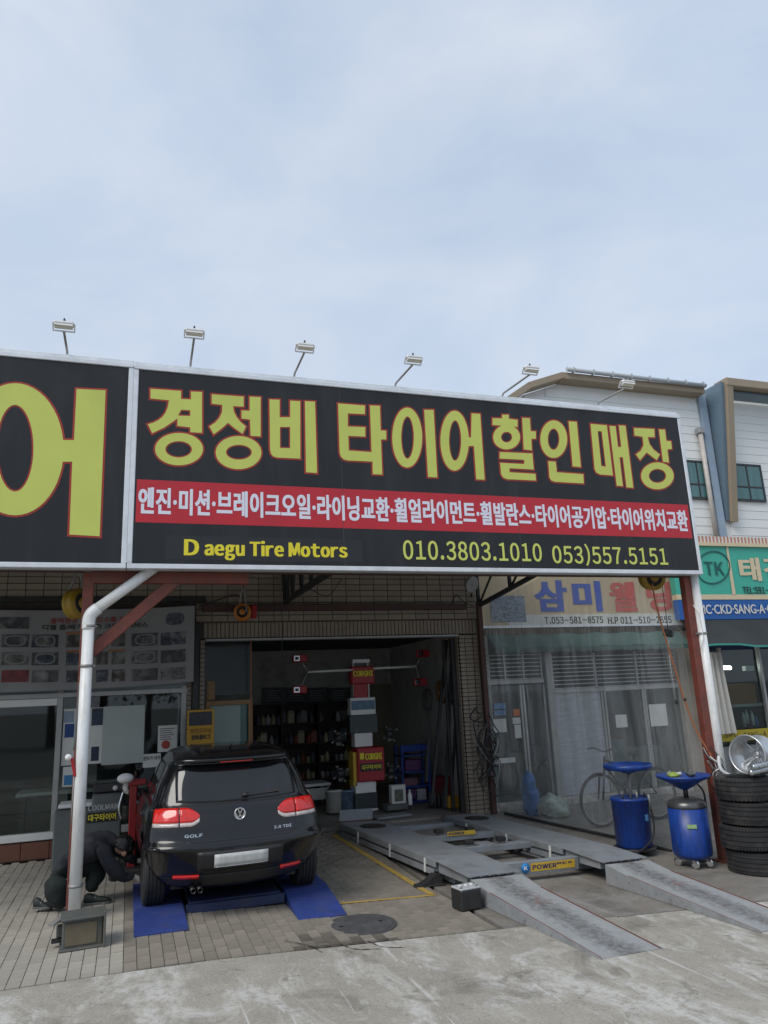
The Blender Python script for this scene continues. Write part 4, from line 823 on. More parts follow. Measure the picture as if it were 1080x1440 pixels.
for x in (11.05, 12.02, 13.2): MB().box((x, 12.08, 1.3), (.06, .08, 2.6), ch=.005).build('mullion', M_frame, sb)
MB().box((12.4, 12.11, 1.66), (4.2, .01, 1.78)).build('pane', M_glass, sb)
MB().box((12.5, 12.19, .35), (4.1, .1, .75)).build('sill_panel', M_grey, sb)
a, b, c, d = rect(1013, 1026, 1080, 1041, 11.98)
yb = thing('yellow_banner', 'yellow strip banner with small print in the dark shop window', 'banner', ((a+b)/2, 11.98, c))
MB().box(((a+b)/2+.3, 11.985, (c+d)/2), (b-a+.6, .01, d-c)).build('strip', mat('banner_yellow', (.42, .33, .02), .6, dirt=(.3, .24, .03), dirt_amt=.5), yb)
ptext('SMC', 'banner_lettering', M_ink, yb, 1018, 1029, 1038, 1037, 11.975, .008); ptext('SANG-A', 'banner_lettering', M_ink, yb, 1046, 1029, 1078, 1037, 11.975, .008)
o = prect('brown_carton', 1022, 962, 1064, 990, 12.2, mat('brown_card', (.24, .12, .045), .8, var=.12), None, .3, .01); tag(o, 'brown carton on the shelf in the dark shop window', 'carton')
o = prect('shop_shelf', 1010, 990, 1080, 994, 12.18, M_frame, None, .5); tag(o, 'thin grey shelf carrying the brown carton', 'shelf')
o = MB().tube([at(1011, 939, 12.5), at(1027, 939, 12.5)], .035, 8).build('lamp_tube', mat('lit_tube', (1, 1, .98), .4, emit=20)); tag(o, 'small lit tube lamp inside the dark shop', 'lamp')
o = MB().box(at(1052, 940, 12.35), (.22, .1, .1), ch=.01).build('wall_box', M_paper); tag(o, 'small pale box on the wall inside the dark shop', 'box')
for i, (x, y, c) in enumerate(((1050, 1008, (.5, .5, .48)), (1058, 1010, (.55, .55, .55)), (1046, 1012, (.4, .42, .42)), (1064, 1016, (.03, .12, .3)))):
    p = at(x, y, 12.3); o = MB().lathe([(.035, -.14), (.037, .05), (.02, .1), (.014, .14)], p, n=12).build('spray_bottle', mat('bott%d' % i, c, .4)); tag(o, ['white bottle', 'tallest white bottle', 'grey bottle', 'blue bottle'][i]+' on the sill of the dark shop window', 'bottle')
# ------------------------------------------------------------------ vehicle lift with ramps
M_tread = mat('worn_ramp_paint', (.26, .27, .275), .6, var=.14, scale=6, dirt=(.09, .085, .082), dirt_amt=.75, dscale=3.2, bump=.25, bscale=50)
def ramp_mat():
    """grey paint worn to dark steel along the wheel track, flecked with old red primer"""
    mt, t, b = _pr('worn_wheel_track'); n = t.nodes.new; l = t.links.new
    tc = n('ShaderNodeTexCoord'); sx = n('ShaderNodeSeparateXYZ'); l(tc.outputs['Object'], sx.inputs[0])
    def noise(sc, det, vec=None):
        a = n('ShaderNodeTexNoise'); a.inputs['Scale'].default_value = sc; a.inputs['Detail'].default_value = det; a.inputs['Roughness'].default_value = .7; l(vec or tc.outputs['Object'], a.inputs['Vector']); return a.outputs['Fac']
    def mth(op, a, b_):
        q = n('ShaderNodeMath'); q.operation = op
        for i, v in enumerate((a, b_)):
            if isinstance(v, (int, float)): q.inputs[i].default_value = v
            else: l(v, q.inputs[i])
        return q.outputs[0]
    d = mth('ABSOLUTE', sx.outputs['X'], 0); band = n('ShaderNodeMapRange'); band.inputs[1].default_value = .06; band.inputs[2].default_value = .26; band.inputs[3].default_value = .24; band.inputs[4].default_value = -.12; l(d, band.inputs[0])
    f = mth('ADD', noise(17, 12), band.outputs[0]); mr = n('ShaderNodeMapRange'); mr.inputs[1].default_value = .52; mr.inputs[2].default_value = .90; l(f, mr.inputs[0])
    base = n('ShaderNodeValToRGB'); base.color_ramp.elements[0].color = (.22, .23, .232, 1); base.color_ramp.elements[1].color = (.40, .41, .41, 1); l(noise(5, 6), base.inputs[0])
    m1 = n('ShaderNodeMix'); m1.data_type = 'RGBA'; l(mr.outputs[0], m1.inputs[0]); l(base.outputs[0], m1.inputs[6]); m1.inputs[7].default_value = (.095, .087, .082, 1)
    r2 = n('ShaderNodeMapRange'); r2.inputs[1].default_value = .60; r2.inputs[2].default_value = .66; r2.inputs[4].default_value = .7; l(noise(4.4, 9), r2.inputs[0])
    r3 = mth('MULTIPLY', r2.outputs[0], mr.outputs[0])
    m2 = n('ShaderNodeMix'); m2.data_type = 'RGBA'; l(r3, m2.inputs[0]); l(m1.outputs[2], m2.inputs[6]); m2.inputs[7].default_value = (.33, .075, .07, 1)
    l(m2.outputs[2], b.inputs['Base Color']); b.inputs['Roughness'].default_value = .6
    bu = n('ShaderNodeBump'); bu.inputs['Strength'].default_value = .4; bu.inputs['Distance'].default_value = .006; l(noise(60, 5), bu.inputs['Height']); l(bu.outputs[0], b.inputs['Normal'])
    return mt
M_track = ramp_mat()
LA = R(5.3)
lift = thing('vehicle_lift', 'grey drive-on wheel alignment lift with two runways and sloped ramps', 'lift', (3.45, 7.78, -.12))
lift.rotation_euler = (0, .04, LA)
def lpart(mb, name, m_, parent=None):
    me = mb.mesh(name); me.materials.append(m_); o = bpy.data.objects.new(name, me); COL.objects.link(o); o.parent = parent or lift; return o
def lz(u, v):
    x = 3.45+u*math.cos(LA)-v*math.sin(LA); y = 7.78+u*math.sin(LA)+v*math.cos(LA); return gz(x, y)+.12+.04*u
for side, (u0, u1) in enumerate(((0, .62), (1.76, 2.38))):
    zt = .26; uc = (u0+u1)/2; w = u1-u0
    rw = lpart(MB().box((0, 2.32, zt-.012), (w, 3.12, .024), ch=.004), 'runway_deck', M_steel); rw.location.x = uc
    lpart(MB().box((uc, 2.32, zt-.075), (w-.03, 3.10, .10)), 'runway_beam', M_steel)
    for uu in (u0-.012, u1+.012):
        lpart(MB().box((uu, 2.30, zt-.04), (.02, 3.1, .075), ch=.003), 'side_rail', M_steel)
        lpart(MB().box((uu, 2.30, zt-.135), (.024, 3.0, .06), ch=.003), 'side_rail', M_steel)
    for v in (1.0, 2.0, 3.1): lpart(MB().box((u0-.026, v, zt-.09), (.012, .03, .15)), 'cable_clip', M_white)
    # sloping hinge plate
    lpart(MB().prism([(.76, zt), (.76, zt-.014), (0, zt-.05), (0, zt-.036)], 'x', u0-.015, u1+.015), 'hinge_plate', M_steel)
    for k in range(5): lpart(MB().tube([(u0+.04+k*(w-.08)/5, -.005, zt-.048), (u0+.04+(k+.7)*(w-.08)/5, -.005, zt-.048)], .007, 8), 'hinge_knuckle', M_black)
    lpart(MB().prism([(.74, zt-.02), (.74, zt-.13), (.10, zt-.13), (.10, zt-.06)], 'x', u0+.02, u1-.02), 'end_block', M_steel)
    # ramp: two slopes, skirted sides
    zE = lz(uc, -1.95); zM = zt-.062; zE = lz(uc, -2.07); prof = [(-.02, zM), (-.36, zM-.055), (-2.05, zE+.012)]
    edge_ = prof; base = [(-2.05, zE+.002), (-.02, lz(uc, 0)+.004)]
    rp = lpart(MB().prism(prof+base, 'x', -w/2, w/2), 'ramp', M_track); rp.location.x = uc
    for s in (-1, 1):
        sk = lpart(MB().prism([(-.02, zM+.004), (-.36, zM-.051), (-2.07, zE+.018), (-2.07, zE+.004), (-.02, lz(uc, 0)+.006)], 'x', s*(w/2+.001), s*(w/2+.008)), 'ramp_skirt', M_tread, rp)
    lpart(MB().box((0, -.03, zM-.06), (w, .02, .11)), 'ramp_lip', M_steel, rp)
    for s in (-1, 1): lpart(MB().bar((s*(w/2-.004), -.38, zM-.053), (s*(w/2-.004), -2.05, zE+.016), .010, .006, (0, 0, 1)), 'worn_edge', M_redsteel, rp)
    for k in range(7): lpart(MB().lathe([(0, .006), (.008, .005), (.010, 0)], (-w/2-.009, -.2-.2*k, zM-.10-.014*k), (-1, 0, 0), 8), 'rivet', M_steel, rp)
    lpart(MB().box((uc, 3.93, zt-.02), (w-.1, .16, .03)), 'stop_hinge', M_redsteel)
    # base rails on the floor
    lpart(MB().box((uc, 2.2, .075), (w*.55, 3.2, .10), ch=.006), 'base_frame', M_steel)
    lpart(MB().lathe([(0, 0), (.19, 0), (.19, .012), (.17, .016), (0, .016)], (uc, 3.35, zt), n=28), 'turntable', M_black)
lpart(MB().box((.31, 4.02, .34), (.55, .02, .16), ch=.004), 'wheel_stop', M_steel)
# cross members
cb = lpart(MB().box((1.19, .52, .135), (1.15, .10, .145), ch=.006), 'cross_beam', M_steel)
for (v, zz) in ((1.45, .205), (1.62, .19)): lpart(MB().box((1.19, v, zz-.01), (1.17, .07, .075), ch=.005), 'jack_beam', M_steel)
lpart(MB().box((1.10, 1.535, .235), (.22, .22, .03), ch=.004), 'jack_plate', M_steel)
for (v, zz) in ((2.35, .205), (2.52, .19)): lpart(MB().box((1.19, v, zz-.01), (1.17, .07, .075), ch=.005), 'jack_beam', M_steel)
lpart(MB().box((1.19, 3.55, .16), (1.17, .12, .09), ch=.005), 'cross_beam', M_steel)
for (u, v) in ((.86, 1.52), (1.36, 1.55), (.92, 2.45), (1.40, 2.42)): lpart(MB().box((u, v, .275), (.12, .10, .055), ch=.01), 'rubber_pad', M_rubber)
for u in (.74, 1.62): lpart(MB().tube([(u, 1.0, .10), (u, 3.2, .10)], .03, 8), 'hydraulic_ram', M_black)
M_lblu = mat('logo_blue', (.02, .22, .55), .4); M_lyel = mat('label_yellow', (.60, .38, .04), .5, var=.06)
def lplate(x0, x1, z0, z1, v, name, m_): return lpart(MB().box(((x0+x1)/2, v, (z0+z1)/2), (x1-x0, .005, z1-z0)), name, m_)
lplate(1.08, 1.70, .095, .185, .466, 'maker_plate', M_lyel)
lpart(MB().lathe([(0, 0), (.055, 0), (.055, .006), (0, .006)], (1.0, .466, .14), axis=(0, -1, 0), n=28), 'logo_disc', M_lblu)
lplate(.98, 1.42, .225, .28, 2.30, 'maker_plate', M_lyel)
def ltext(s, x0, x1, z0, z1, v, m_, name='plate_lettering', bold=.003):
    vs, fs = text_geo(s, .012); ax = min(q.x for q in vs); bx = max(q.x for q in vs); ay = min(q.y for q in vs); by = max(q.y for q in vs); mb = MB()
    for k, sh in enumerate((-bold, 0, bold)): mb.add([(x0+(q.x-ax)/(bx-ax)*(x1-x0)+sh, v-.0004*k, z0+(q.y-ay)/(by-ay)*(z1-z0)) for q in vs], fs)
    lpart(mb, name, m_)
ltext('POWER', 1.10, 1.43, .115, .165, .4615, mat('navy_ink', (.02, .02, .10), .5)); ltext('REX', 1.445, 1.66, .145, .168, .4615, MATS['navy_ink']); ltext('K', .98, 1.025, .12, .16, .458, M_print_w)
ltext('POWER', 1.0, 1.24, .235, .27, 2.296, MATS['navy_ink'])
# ------------------------------------------------------------------ small things on the forecourt
bt = thing('car_battery', 'black car battery with pale top beside the near ramp', 'battery', (3.28, 7.50, gz(3.28, 7.5)))
bz = gz(3.28, 7.5)+.006; RB = Matrix.Rotation(R(8), 3, 'Z')
MB().box((3.28, 7.50, bz+.095), (.24, .20, .19), RB, .012).build('case', M_plast, bt)
MB().box((3.28, 7.50, bz+.195), (.235, .195, .02), RB, .006).build('lid', mat('grey_white_lid', (.45, .46, .47), .5, var=.15, dirt=(.2, .2, .2), dirt_amt=.5), bt)
for k in (-1, 0, 1): MB().lathe([(.018, 0), (.02, .015), (0, .016)], (3.28+k*.065, 7.5+k*.009, bz+.204), n=12).build('cell_cap', M_white, bt)
for k in (-1, 1): MB().lathe([(.012, 0), (.010, .025), (0, .025)], (3.28+k*.09, 7.43+k*.012, bz+.204), n=10).build('terminal', M_galv, bt)
ck = thing('wheel_chock', 'black rubber wheel chock beside the lift runway', 'chock', (3.32, 8.55, gz(3.3, 8.5)))
cz = gz(3.3, 8.55)
MB().prism([(3.13, cz), (3.43, cz), (3.43, cz+.11), (3.36, cz+.12), (3.26, cz+.05)], 'y', 8.48, 8.62).build('wedge', M_rubber, ck); MB().box((3.28, 8.55, cz+.008), (.36, .18, .014), ch=.004).build('foot_plate', M_rubber, ck)
# dull grey plastic box lying by the left post
bx = thing('tipped_box', 'dull grey-green box lying on its side by the left post', 'box', (-.33, 7.66, 0))
M_gbox = mat('grey_green_plastic', (.085, .092, .085), .6, var=.15, dirt=(.15, .12, .08), dirt_amt=.6, dscale=4)
RX = Matrix.Rotation(R(4), 3, 'Z')
MB().box((-.31, 7.68, .125), (.33, .26, .25), RX, .012).build('shell', M_gbox, bx); MB().box((-.315, 7.545, .12), (.25, .008, .17), RX).build('panel', mat('grimy_brown_panel', (.14, .115, .075), .7, var=.25), bx)
for (x, z, w, h) in ((-.31, .245, .36, .02), (-.31, .008, .36, .016)): MB().box((x, 7.66, z), (w, .31, h), RX, .004).build('rim', M_gbox, bx)
MB().box((-.135, 7.66, .135), (.018, .33, .29), RX, .004).build('flange', M_gbox, bx)
MB().box((-.50, 7.70, .05), (.12, .05, .03), RX).build('bracket', M_black, bx); MB().box((-.49, 7.72, .12), (.07, .07, .1), RX, .01).build('catch', M_gbox, bx); MB().bar((-.56, 7.6, .20), (-.45, 7.78, .24), .06, .015).build('bracket', M_galv, bx)
o = MB().sphere((-.31, 8.42, .035), (.05, .04, .035), 10, 7).build('crumpled_glove', M_paper); tag(o, 'crumpled white glove at the foot of the left post', 'glove')
for v in o.data.vertices: v.co += Vector((mnoise.noise(v.co*40), mnoise.noise(v.co*40+Vector((5, 0, 0))), mnoise.noise(v.co*40+Vector((0, 7, 0)))*.5))*.016
# ------------------------------------------------------------------ oil drainers
def caster(mb, x, y, z, r=.035):
    mb.lathe([(0, -.012), (r*.6, -.014), (r, -.010), (r, .010), (r*.6, .014), (0, .012)], (x, y, z+r), axis=(.8, .6, 0), n=16)
def drainer(loc, label, kind):
    X, Y, Z = loc; t = thing('oil_drainer', label, 'oil drainer', loc)
    if kind == 0:
        MB().lathe([(0, .07), (.215, .07), (.235, .10), (.245, .66), (.258, .665), (.258, .70), (.245, .70), (.235, .68), (0, .67)], (X, Y, Z), n=36).build('tank', M_drum, t)
        MB().lathe([(.25, .045), (.275, .045), (.28, .075), (.25, .08)], (X, Y, Z), n=36).build('base_ring', M_black, t)
        MB().tube([(X+.03, Y, Z+.66), (X+.03, Y, Z+1.03)], .022, 10).build('stem', M_galv, t)
        MB().lathe([(0, 1.00), (.05, 1.00), (.13, 1.03), (.30, 1.055), (.325, 1.085), (.325, 1.125), (.315, 1.125), (.31, 1.09), (0, 1.06)], (X+.03, Y, Z), n=40).build('tray', M_drum, t)
        MB().tube(smooth_path([(X+.17, Y-.19, Z+.60), (X+.19, Y-.21, Z+.40), (X+.10, Y-.26, Z+.20), (X-.14, Y-.28, Z+.07), (X-.32, Y-.2, Z+.03)]), .012, 8).build('hose', M_rubber, t)
        MB().tube([(X+.17, Y-.19, Z+.74), (X+.175, Y-.2, Z+.55)], .018, 8).build('hose_nozzle', M_galv, t)
        MB().box((X+.06, Y-.247, Z+.46), (.05, .004, .08)).build('sticker', M_stk_b, t)
        for k, a in enumerate((-150, -95, -30, 60)): MB().tube([(X+.2*math.cos(R(a)), Y+.2*math.sin(R(a)), Z+.69), (X+.2*math.cos(R(a)), Y+.2*math.sin(R(a)), Z+.75+.03*(k % 2))], .014, 8).build('tool', M_galv if k % 2 else M_black, t)
    else:
        MB().lathe([(0, .10), (.17, .10), (.225, .13), (.238, .17), (.238, .70)], (X, Y, Z), n=36).build('tank', M_drum, t)
        MB().lathe([(.239, .695), (.242, .72), (.225, .77), (.15, .805), (.05, .815), (0, .815)], (X, Y, Z), n=36).build('tank_cap', mat('oily_metal_cap', (.12, .12, .12), .3, metal=.6, var=.25, scale=8, dirt=(.05, .05, .05), dirt_amt=.5), t)
        MB().tube([(X+.01, Y, Z+.80), (X+.01, Y, Z+.93)], .03, 10).build('stem', M_black, t)
        MB().lathe([(0, .90), (.05, .91), (.12, .945), (.22, 1.01), (.325, 1.055), (.335, 1.085), (.325, 1.085), (.21, 1.03), (.10, .97), (0, .955)], (X, Y, Z), n=40).build('funnel', M_drum, t)
        MB().tube(smooth_path([(X+.20, Y+.02, Z+.98), (X+.27, Y-.02, Z+.86), (X+.27, Y-.03, Z+.66), (X+.25, Y-.04, Z+.5)]), .012, 8).build('handle', M_black, t)
        MB().tube(smooth_path([(X+.23, Y-.03, Z+.70), (X+.17, Y-.14, Z+.74), (X+.12, Y-.17, Z+.69)]), .014, 8).build('handle', M_black, t)
        MB().box((X-.13, Y-.205, Z+.50), (.11, .008, .045), Matrix.Rotation(R(-32), 3, 'Z')).build('sticker', mat('pale_green_sticker', (.3, .45, .2), .5, var=.3, scale=30), t)
        for (dx, dy, c, s) in ((-.18, -.05, (.25, .33, .05), .07), (-.05, .02, (.55, .56, .55), .05), (.08, -.06, (.10, .11, .10), .06), (.17, .04, (.5, .5, .48), .045), (-.10, .12, (.22, .24, .2), .06)):
            q = MB().sphere((X+dx, Y+dy, Z+1.09), (s, s*.8, s*.6), 10, 7).build('filter_waste', mat('waste%d' % int(1000*s+100*dx), c, .5), t)
            for v in q.data.vertices: v.co += Vector((mnoise.noise(v.co*25), mnoise.noise(v.co*25+Vector((5, 0, 0))), mnoise.noise(v.co*25+Vector((0, 7, 0)))))*.03
    for a in (-125, -60, 20, 150):
        mb = MB(); rr = .19; caster(mb, X+rr*math.cos(R(a)), Y+rr*math.sin(R(a)), Z+.004, .04 if kind == 0 else .05); mb.box((X+rr*math.cos(R(a)), Y+rr*math.sin(R(a)), Z+.09), (.05, .05, .03)); mb.build('caster', M_chrome, t)
    return t
drainer((6.50, 9.15, gz(6.5, 9.15)+.004), 'blue drum oil drainer with a flat round tray on a stem', 0)
drainer((6.80, 8.38, gz(6.8, 8.4)+.004), 'blue tank oil drainer with a funnel full of old filters', 1)
# ------------------------------------------------------------------ tyres and wheel rim
def tyre_mesh(r=.345, w=.262):
    mb = MB(); h = w/2; kk = int(r*1000)
    prof = [(r*.60, -h*.62), (r*.63, -h*.90), (r*.78, -h*1.0), (r*.90, -h*.97), (r*.965, -h*.85)]
    gro = [[-.62, -.22, .22, .62], [-.55, 0, .55], [-.66, -.3, .1, .5], [-.5, -.15, .3, .68]][kk % 4]
    for g in gro: prof += [(r, h*(g-.07)), (r*.972, h*(g-.055)), (r*.972, h*(g+.055)), (r, h*(g+.07))]
    prof += [(r*.965, h*.85), (r*.90, h*.97), (r*.78, h*1.0), (r*.63, h*.90), (r*.60, h*.62)]
    mb.lathe(prof, n=64, smooth=False)
    mb.f = mb.f[:-2]; mb.sm = mb.sm[:-2]
    # tread blocks cut across the shoulders
    nb_ = 44+(kk % 5)*8
    for i in range(nb_):
        a = 2*math.pi*i/nb_
        for s in (-1, 1): mb.box((r*.985*math.cos(a), r*.985*math.sin(a), s*h*.80), (.012, .020, h*.17), Matrix.Rotation(a, 3, 'Z'))
    return mb
M_tyred = mat('dusty_tyre', (.020, .020, .021), .75, var=.3, scale=9, dirt=(.075, .068, .058), dirt_amt=.7, dscale=4, bump=.15, rnd=.2)
tms = [tyre_mesh(r_, w_).mesh('tyre') for r_, w_ in ((.338, .258), (.352, .272), (.343, .262), (.335, .268))]
for q in tms: q.materials.append(M_tyred)
TX, TY = 7.305, 7.88; tz = gz(TX, TY)+.138
pos_words = ['lowest used tyre of the stack by the right downpipe', 'second tyre from the ground in the stack by the right downpipe', 'third tyre from the ground in the stack by the right downpipe', 'topmost tyre of the stack, carrying the silver rim']
for k in range(4):
    o = link_mesh('stacked_tyre', tms[k], (TX+(.012, -.012, .004, -.01)[k], TY+(.0, .01, -.01, .005)[k], tz+k*.276), None, (R((.8, -.6, .5, -.3)[k]), 0, k*.37)); tag(o, pos_words[k], 'tyre', 'tyres stacked by the right post')
M_rim = mat('silver_wheel_paint', (.55, .56, .57), .3, metal=.75, var=.08, scale=8, dirt=(.25, .24, .22), dirt_amt=.45)
rc = Vector((7.32, 7.74, 1.075)); ax = Vector((-.955, -.29, .08)).normalized(); q = Vector((0, 0, 1)).rotation_difference(ax)
rim = thing('alloy_wheel', 'bare silver alloy wheel rim resting on top of the tyre stack', 'wheel rim', tuple(rc-Vector((0, 0, .235))))
MB().lathe([(.238, .06), (.232, .075), (.220, .070), (.212, .05), (.205, .02), (.198, -.10), (.200, -.20), (.218, -.235), (.236, -.24), (.238, -.225), (.220, -.205), (.212, -.16), (.212, -.02), (.222, .03), (.238, .06)], rc, ax, 40).build('barrel', M_rim, rim)
hc = rc-ax*.17
MB().lathe([(0, .03), (.03, .03), (.05, .02), (.055, -.02), (0, -.02)], hc, ax, 20).build('hub', M_rim, rim)
for k in range(5):
    for s in (-.13, .13):
        a = 2*math.pi*k/5+s; d = q @ Vector((math.cos(a), math.sin(a), 0)); MB().bar(hc+d*.04, hc+d*.202, .026, .03, ax, .005).build('spoke', M_rim, rim)
pk = thing('plastic_bottle', 'crushed clear plastic bottle lying in front of the silver rim', 'bottle', (7.30, 7.62, .85))
M_pet = mat('silvery_film', (.42, .44, .46), .15, metal=.75, var=.6, scale=24, bump=.5, bscale=40)
for k in range(2):
    rr = [(0, 0)]+[(.036+.007*math.sin(i*2.1), .02+i*.012) for i in range(24)]+[(0, .32)]
    MB().lathe(rr, (7.10+k*.03, 7.57-k*.02, .885+k*.06), (.98, -.05, .12), 16).build('bottle_shell', M_pet, pk)
# plastic hose from the downpipe to a bottle
o = MB().tube(smooth_path([(7.36, 8.33, 1.02), (7.33, 8.28, .86), (7.42, 8.22, .78), (7.52, 8.15, .77), (7.60, 8.1, .74)]), .022, 10).build('white_hose', mat('milky_hose', (.66, .67, .68), .35, var=.05)); tag(o, 'short milky plastic hose curling round the right downpipe', 'hose')
# ------------------------------------------------------------------ banner over the office window
YBN = 11.80
M_ban = mat('grubby_banner_vinyl', (.25, .25, .25), .7, var=.06, scale=3, dirt=(.20, .195, .19), dirt_amt=.5, dscale=2)
bn = thing('vinyl_banner', 'grey printed service banner with rows of photos above the office window', 'banner', (-.5, YBN, 2.3))
def bsag(x): return -.055*(1-((x+1.1)/2.05)**2)
def bany(x, z): return YBN+.02*math.sin(x*5+z*2)
MB().grid(lambda u, v: (lambda x: (x, bany(x, 2.3+1.16*v), 2.31+1.14*v+bsag(x)))(-3.2+4.12*u), 80, 16).build('sheet', M_ban, bn)
def bpatch(name, x0, y0, x1, y1, m_, lift_=.006, ell=False):
    a, b, c, d = rect(x0, y0, x1, y1, YBN)
    if not ell: MB().grid(lambda u, v: (lambda x, z: (x, bany(x, z)-lift_, z+bsag(x)+.03))(a+(b-a)*u, c+(d-c)*v), 8, 4).build(name, m_, bn)
    else:
        mb = MB(); mx_, mz = (a+b)/2, (c+d)/2; vs = []
        for i in range(24):
            t = 2*math.pi*i/24; k = (abs(math.cos(t))**3+abs(math.sin(t))**3)**(-1/3); x = mx_+(b-a)/2*k*math.cos(t); z = mz+(d-c)/2*k*math.sin(t); vs.append((x, bany(x, z)-lift_, z+bsag(x)+.03))
        mb.add(vs, [tuple(range(24))]).build(name, m_, bn)
PM = [mat('photo_print_%d' % i, c, .6, var=.9, scale=5+i, dirt=(.30, .30, .29), dirt_amt=.85, dscale=5.5+i) for i, c in enumerate(((.05, .055, .06), (.08, .075, .07), (.04, .05, .075), (.10, .095, .09), (.06, .05, .045)))]
M_pr = mat('photo_print_red', (.16, .03, .035), .6, var=.6, scale=9)
cols = [(2, 41), (45, 82), (93, 112), (135, 152), (157, 176), (185, 222), (226, 261)]
for r, (y0, y1) in enumerate(((890, 908), (915, 933), (940, 957))):
    for c, (x0, x1) in enumerate(cols):
        bpatch('photo', x0, y0, x1, y1, PM[(r*3+c*2) % 5] if not (r == 2 and c == 0) else M_pr)
        if c in (0, 1, 5) and r < 2:
            bpatch('lens_photo', x0+5, y0+1.5, x1-4, y1-1.5, M_ban, .010, True); bpatch('lens_photo', x0+7, y0+3, x1-6, y1-3, PM[(r+c) % 5], .013, True)
bpatch('photo', 0, 866, 41, 882, PM[0]); bpatch('photo', 230, 862, 262, 880, M_ban, .006); bpatch('lens_photo', 233, 863, 259, 880, PM[2], .010, True)
M_or = mat('orange_print', (.30, .12, .05), .6)
for (x0, x1) in ((93, 113), (152, 176)):
    bpatch('caption_bar', x0, 886, x1, 889.5, M_or, .008); bpatch('caption_bar', x0, 912, x1, 914.8, M_or, .008)
def btext(s, x0, y0, x1, y1, m_, off):
    a, b, c, d = rect(x0, y0, x1, y1, YBN); vs, fs = text_geo(s, off); ax_ = min(v.x for v in vs); bx_ = max(v.x for v in vs); ay = min(v.y for v in vs); by = max(v.y for v in vs)
    def P(v):
        x = a+(v.x-ax_)/(bx_-ax_)*(b-a); z = c+(v.y-ay)/(by-ay)*(d-c); return (x, bany(x, z)-.008, z+bsag(x)+.03)
    MB().add([P(v) for v in vs], fs).build('banner_lettering', m_, bn)
btext('출력향상 매연 감소를 위한', 71, 866, 186, 874, mat('faded_red_ink', (.26, .05, .04), .6), .02)
btext('디젤 흡/배기(DPF) 크리닝 서비스', 60, 875, 208, 884, M_ink, .02)
MB().tube([(.92, YBN+.02, 3.42), (.93, 11.93, 3.5)], .006, 6).build('tie_cord', M_black, bn)
# ------------------------------------------------------------------ things in and on the office window
o = prect('notice_sheet', 222, 1020, 249, 1057, 12.03, M_paper, None, .004); t = tag(o, 'white printed notice with a red oval stuck on the office glass', 'notice')
MB().lathe([(.045, 0), (.06, 0), (.06, .003), (.045, .003)], at(233, 1047, 12.024), (0, -1, 0), 20).build('red_oval', mat('red_ink', (.4, .05, .03), .5), o)
for k in range(6): prect('print_line', 225, 1024+k*3, 246-(k*5) % 7, 1025+k*3, 12.027, M_ink, o, .002)
o = prect('paper_strip', 201, 1060, 226, 1079, 12.03, M_paper, None, .004); tag(o, 'small white paper with two lines of print below the notice', 'notice')
ptext('렌트카 대여', 'print', M_ink, o, 202, 1063, 225, 1069, 12.026, .015)
ps = thing('wall_poster', 'tall pale poster of vehicles behind the left downpipe', 'poster', (-.62, 12.03, 1.0))
for (x0, y0, x1, y1, m_) in ((88, 996, 146, 1075, M_paper), (90, 1000, 104, 1016, mat('poster_sky', (.25, .32, .42), .6)), (91, 1018, 104, 1037, mat('poster_blue', (.02, .06, .22), .6)), (129, 996, 145, 1020, mat('poster_dark', (.03, .045, .075), .6, var=.6, scale=14)), (128, 1050, 139, 1070, mat('poster_tyre', (.02, .03, .06), .6, var=.7, scale=20))):
    prect('print_area', x0, y0, x1, y1, 12.035-.004*(0 if m_ is M_paper else 1), m_, ps, .003)
pl = thing('wall_poster', 'lower pale poster with blue print at the office mullion', 'poster', (-.8, 12.03, .7))
prect('sheet', 88, 1078, 112, 1106, 12.03, M_paper, pl, .003); prect('print_area', 90, 1090, 104, 1104, 12.026, mat('poster_cyan', (.05, .2, .4), .6), pl, .003)
M_metal = mat('grey_cabinet_paint', (.115, .128, .125), .45, var=.08, scale=4, dirt=(.07, .07, .065), dirt_amt=.5)
# desk inside office
dk = thing('office_desk', 'dark desk with clutter behind the office glass', 'desk', (-.4, 12.8, .1))
MB().box((-.5, 12.9, .80), (2.0, .7, .05), ch=.006).build('desk_top', M_pale, dk); MB().box((-.5, 12.65, .45), (1.9, .04, .66)).build('modesty_panel', M_dkpaint, dk)
for x in (-1.4, .4): MB().box((x, 12.9, .44), (.06, .6, .68)).build('leg', M_dkpaint, dk)
o = MB().lathe([(.03, 0), (.03, .16), (.018, .18), (.016, .22), (0, .22)], (.15, 12.6, .825), n=14).build('spray_can', mat('red_white_can', (.4, .12, .1), .35)); tag(o, 'red and white spray can on the desk behind the glass', 'can')
o = MB().box((-.35, 12.75, 1.0), (.45, .04, .32), ch=.01).build('monitor', M_plast); tag(o, 'black monitor on the desk behind the office glass', 'monitor')
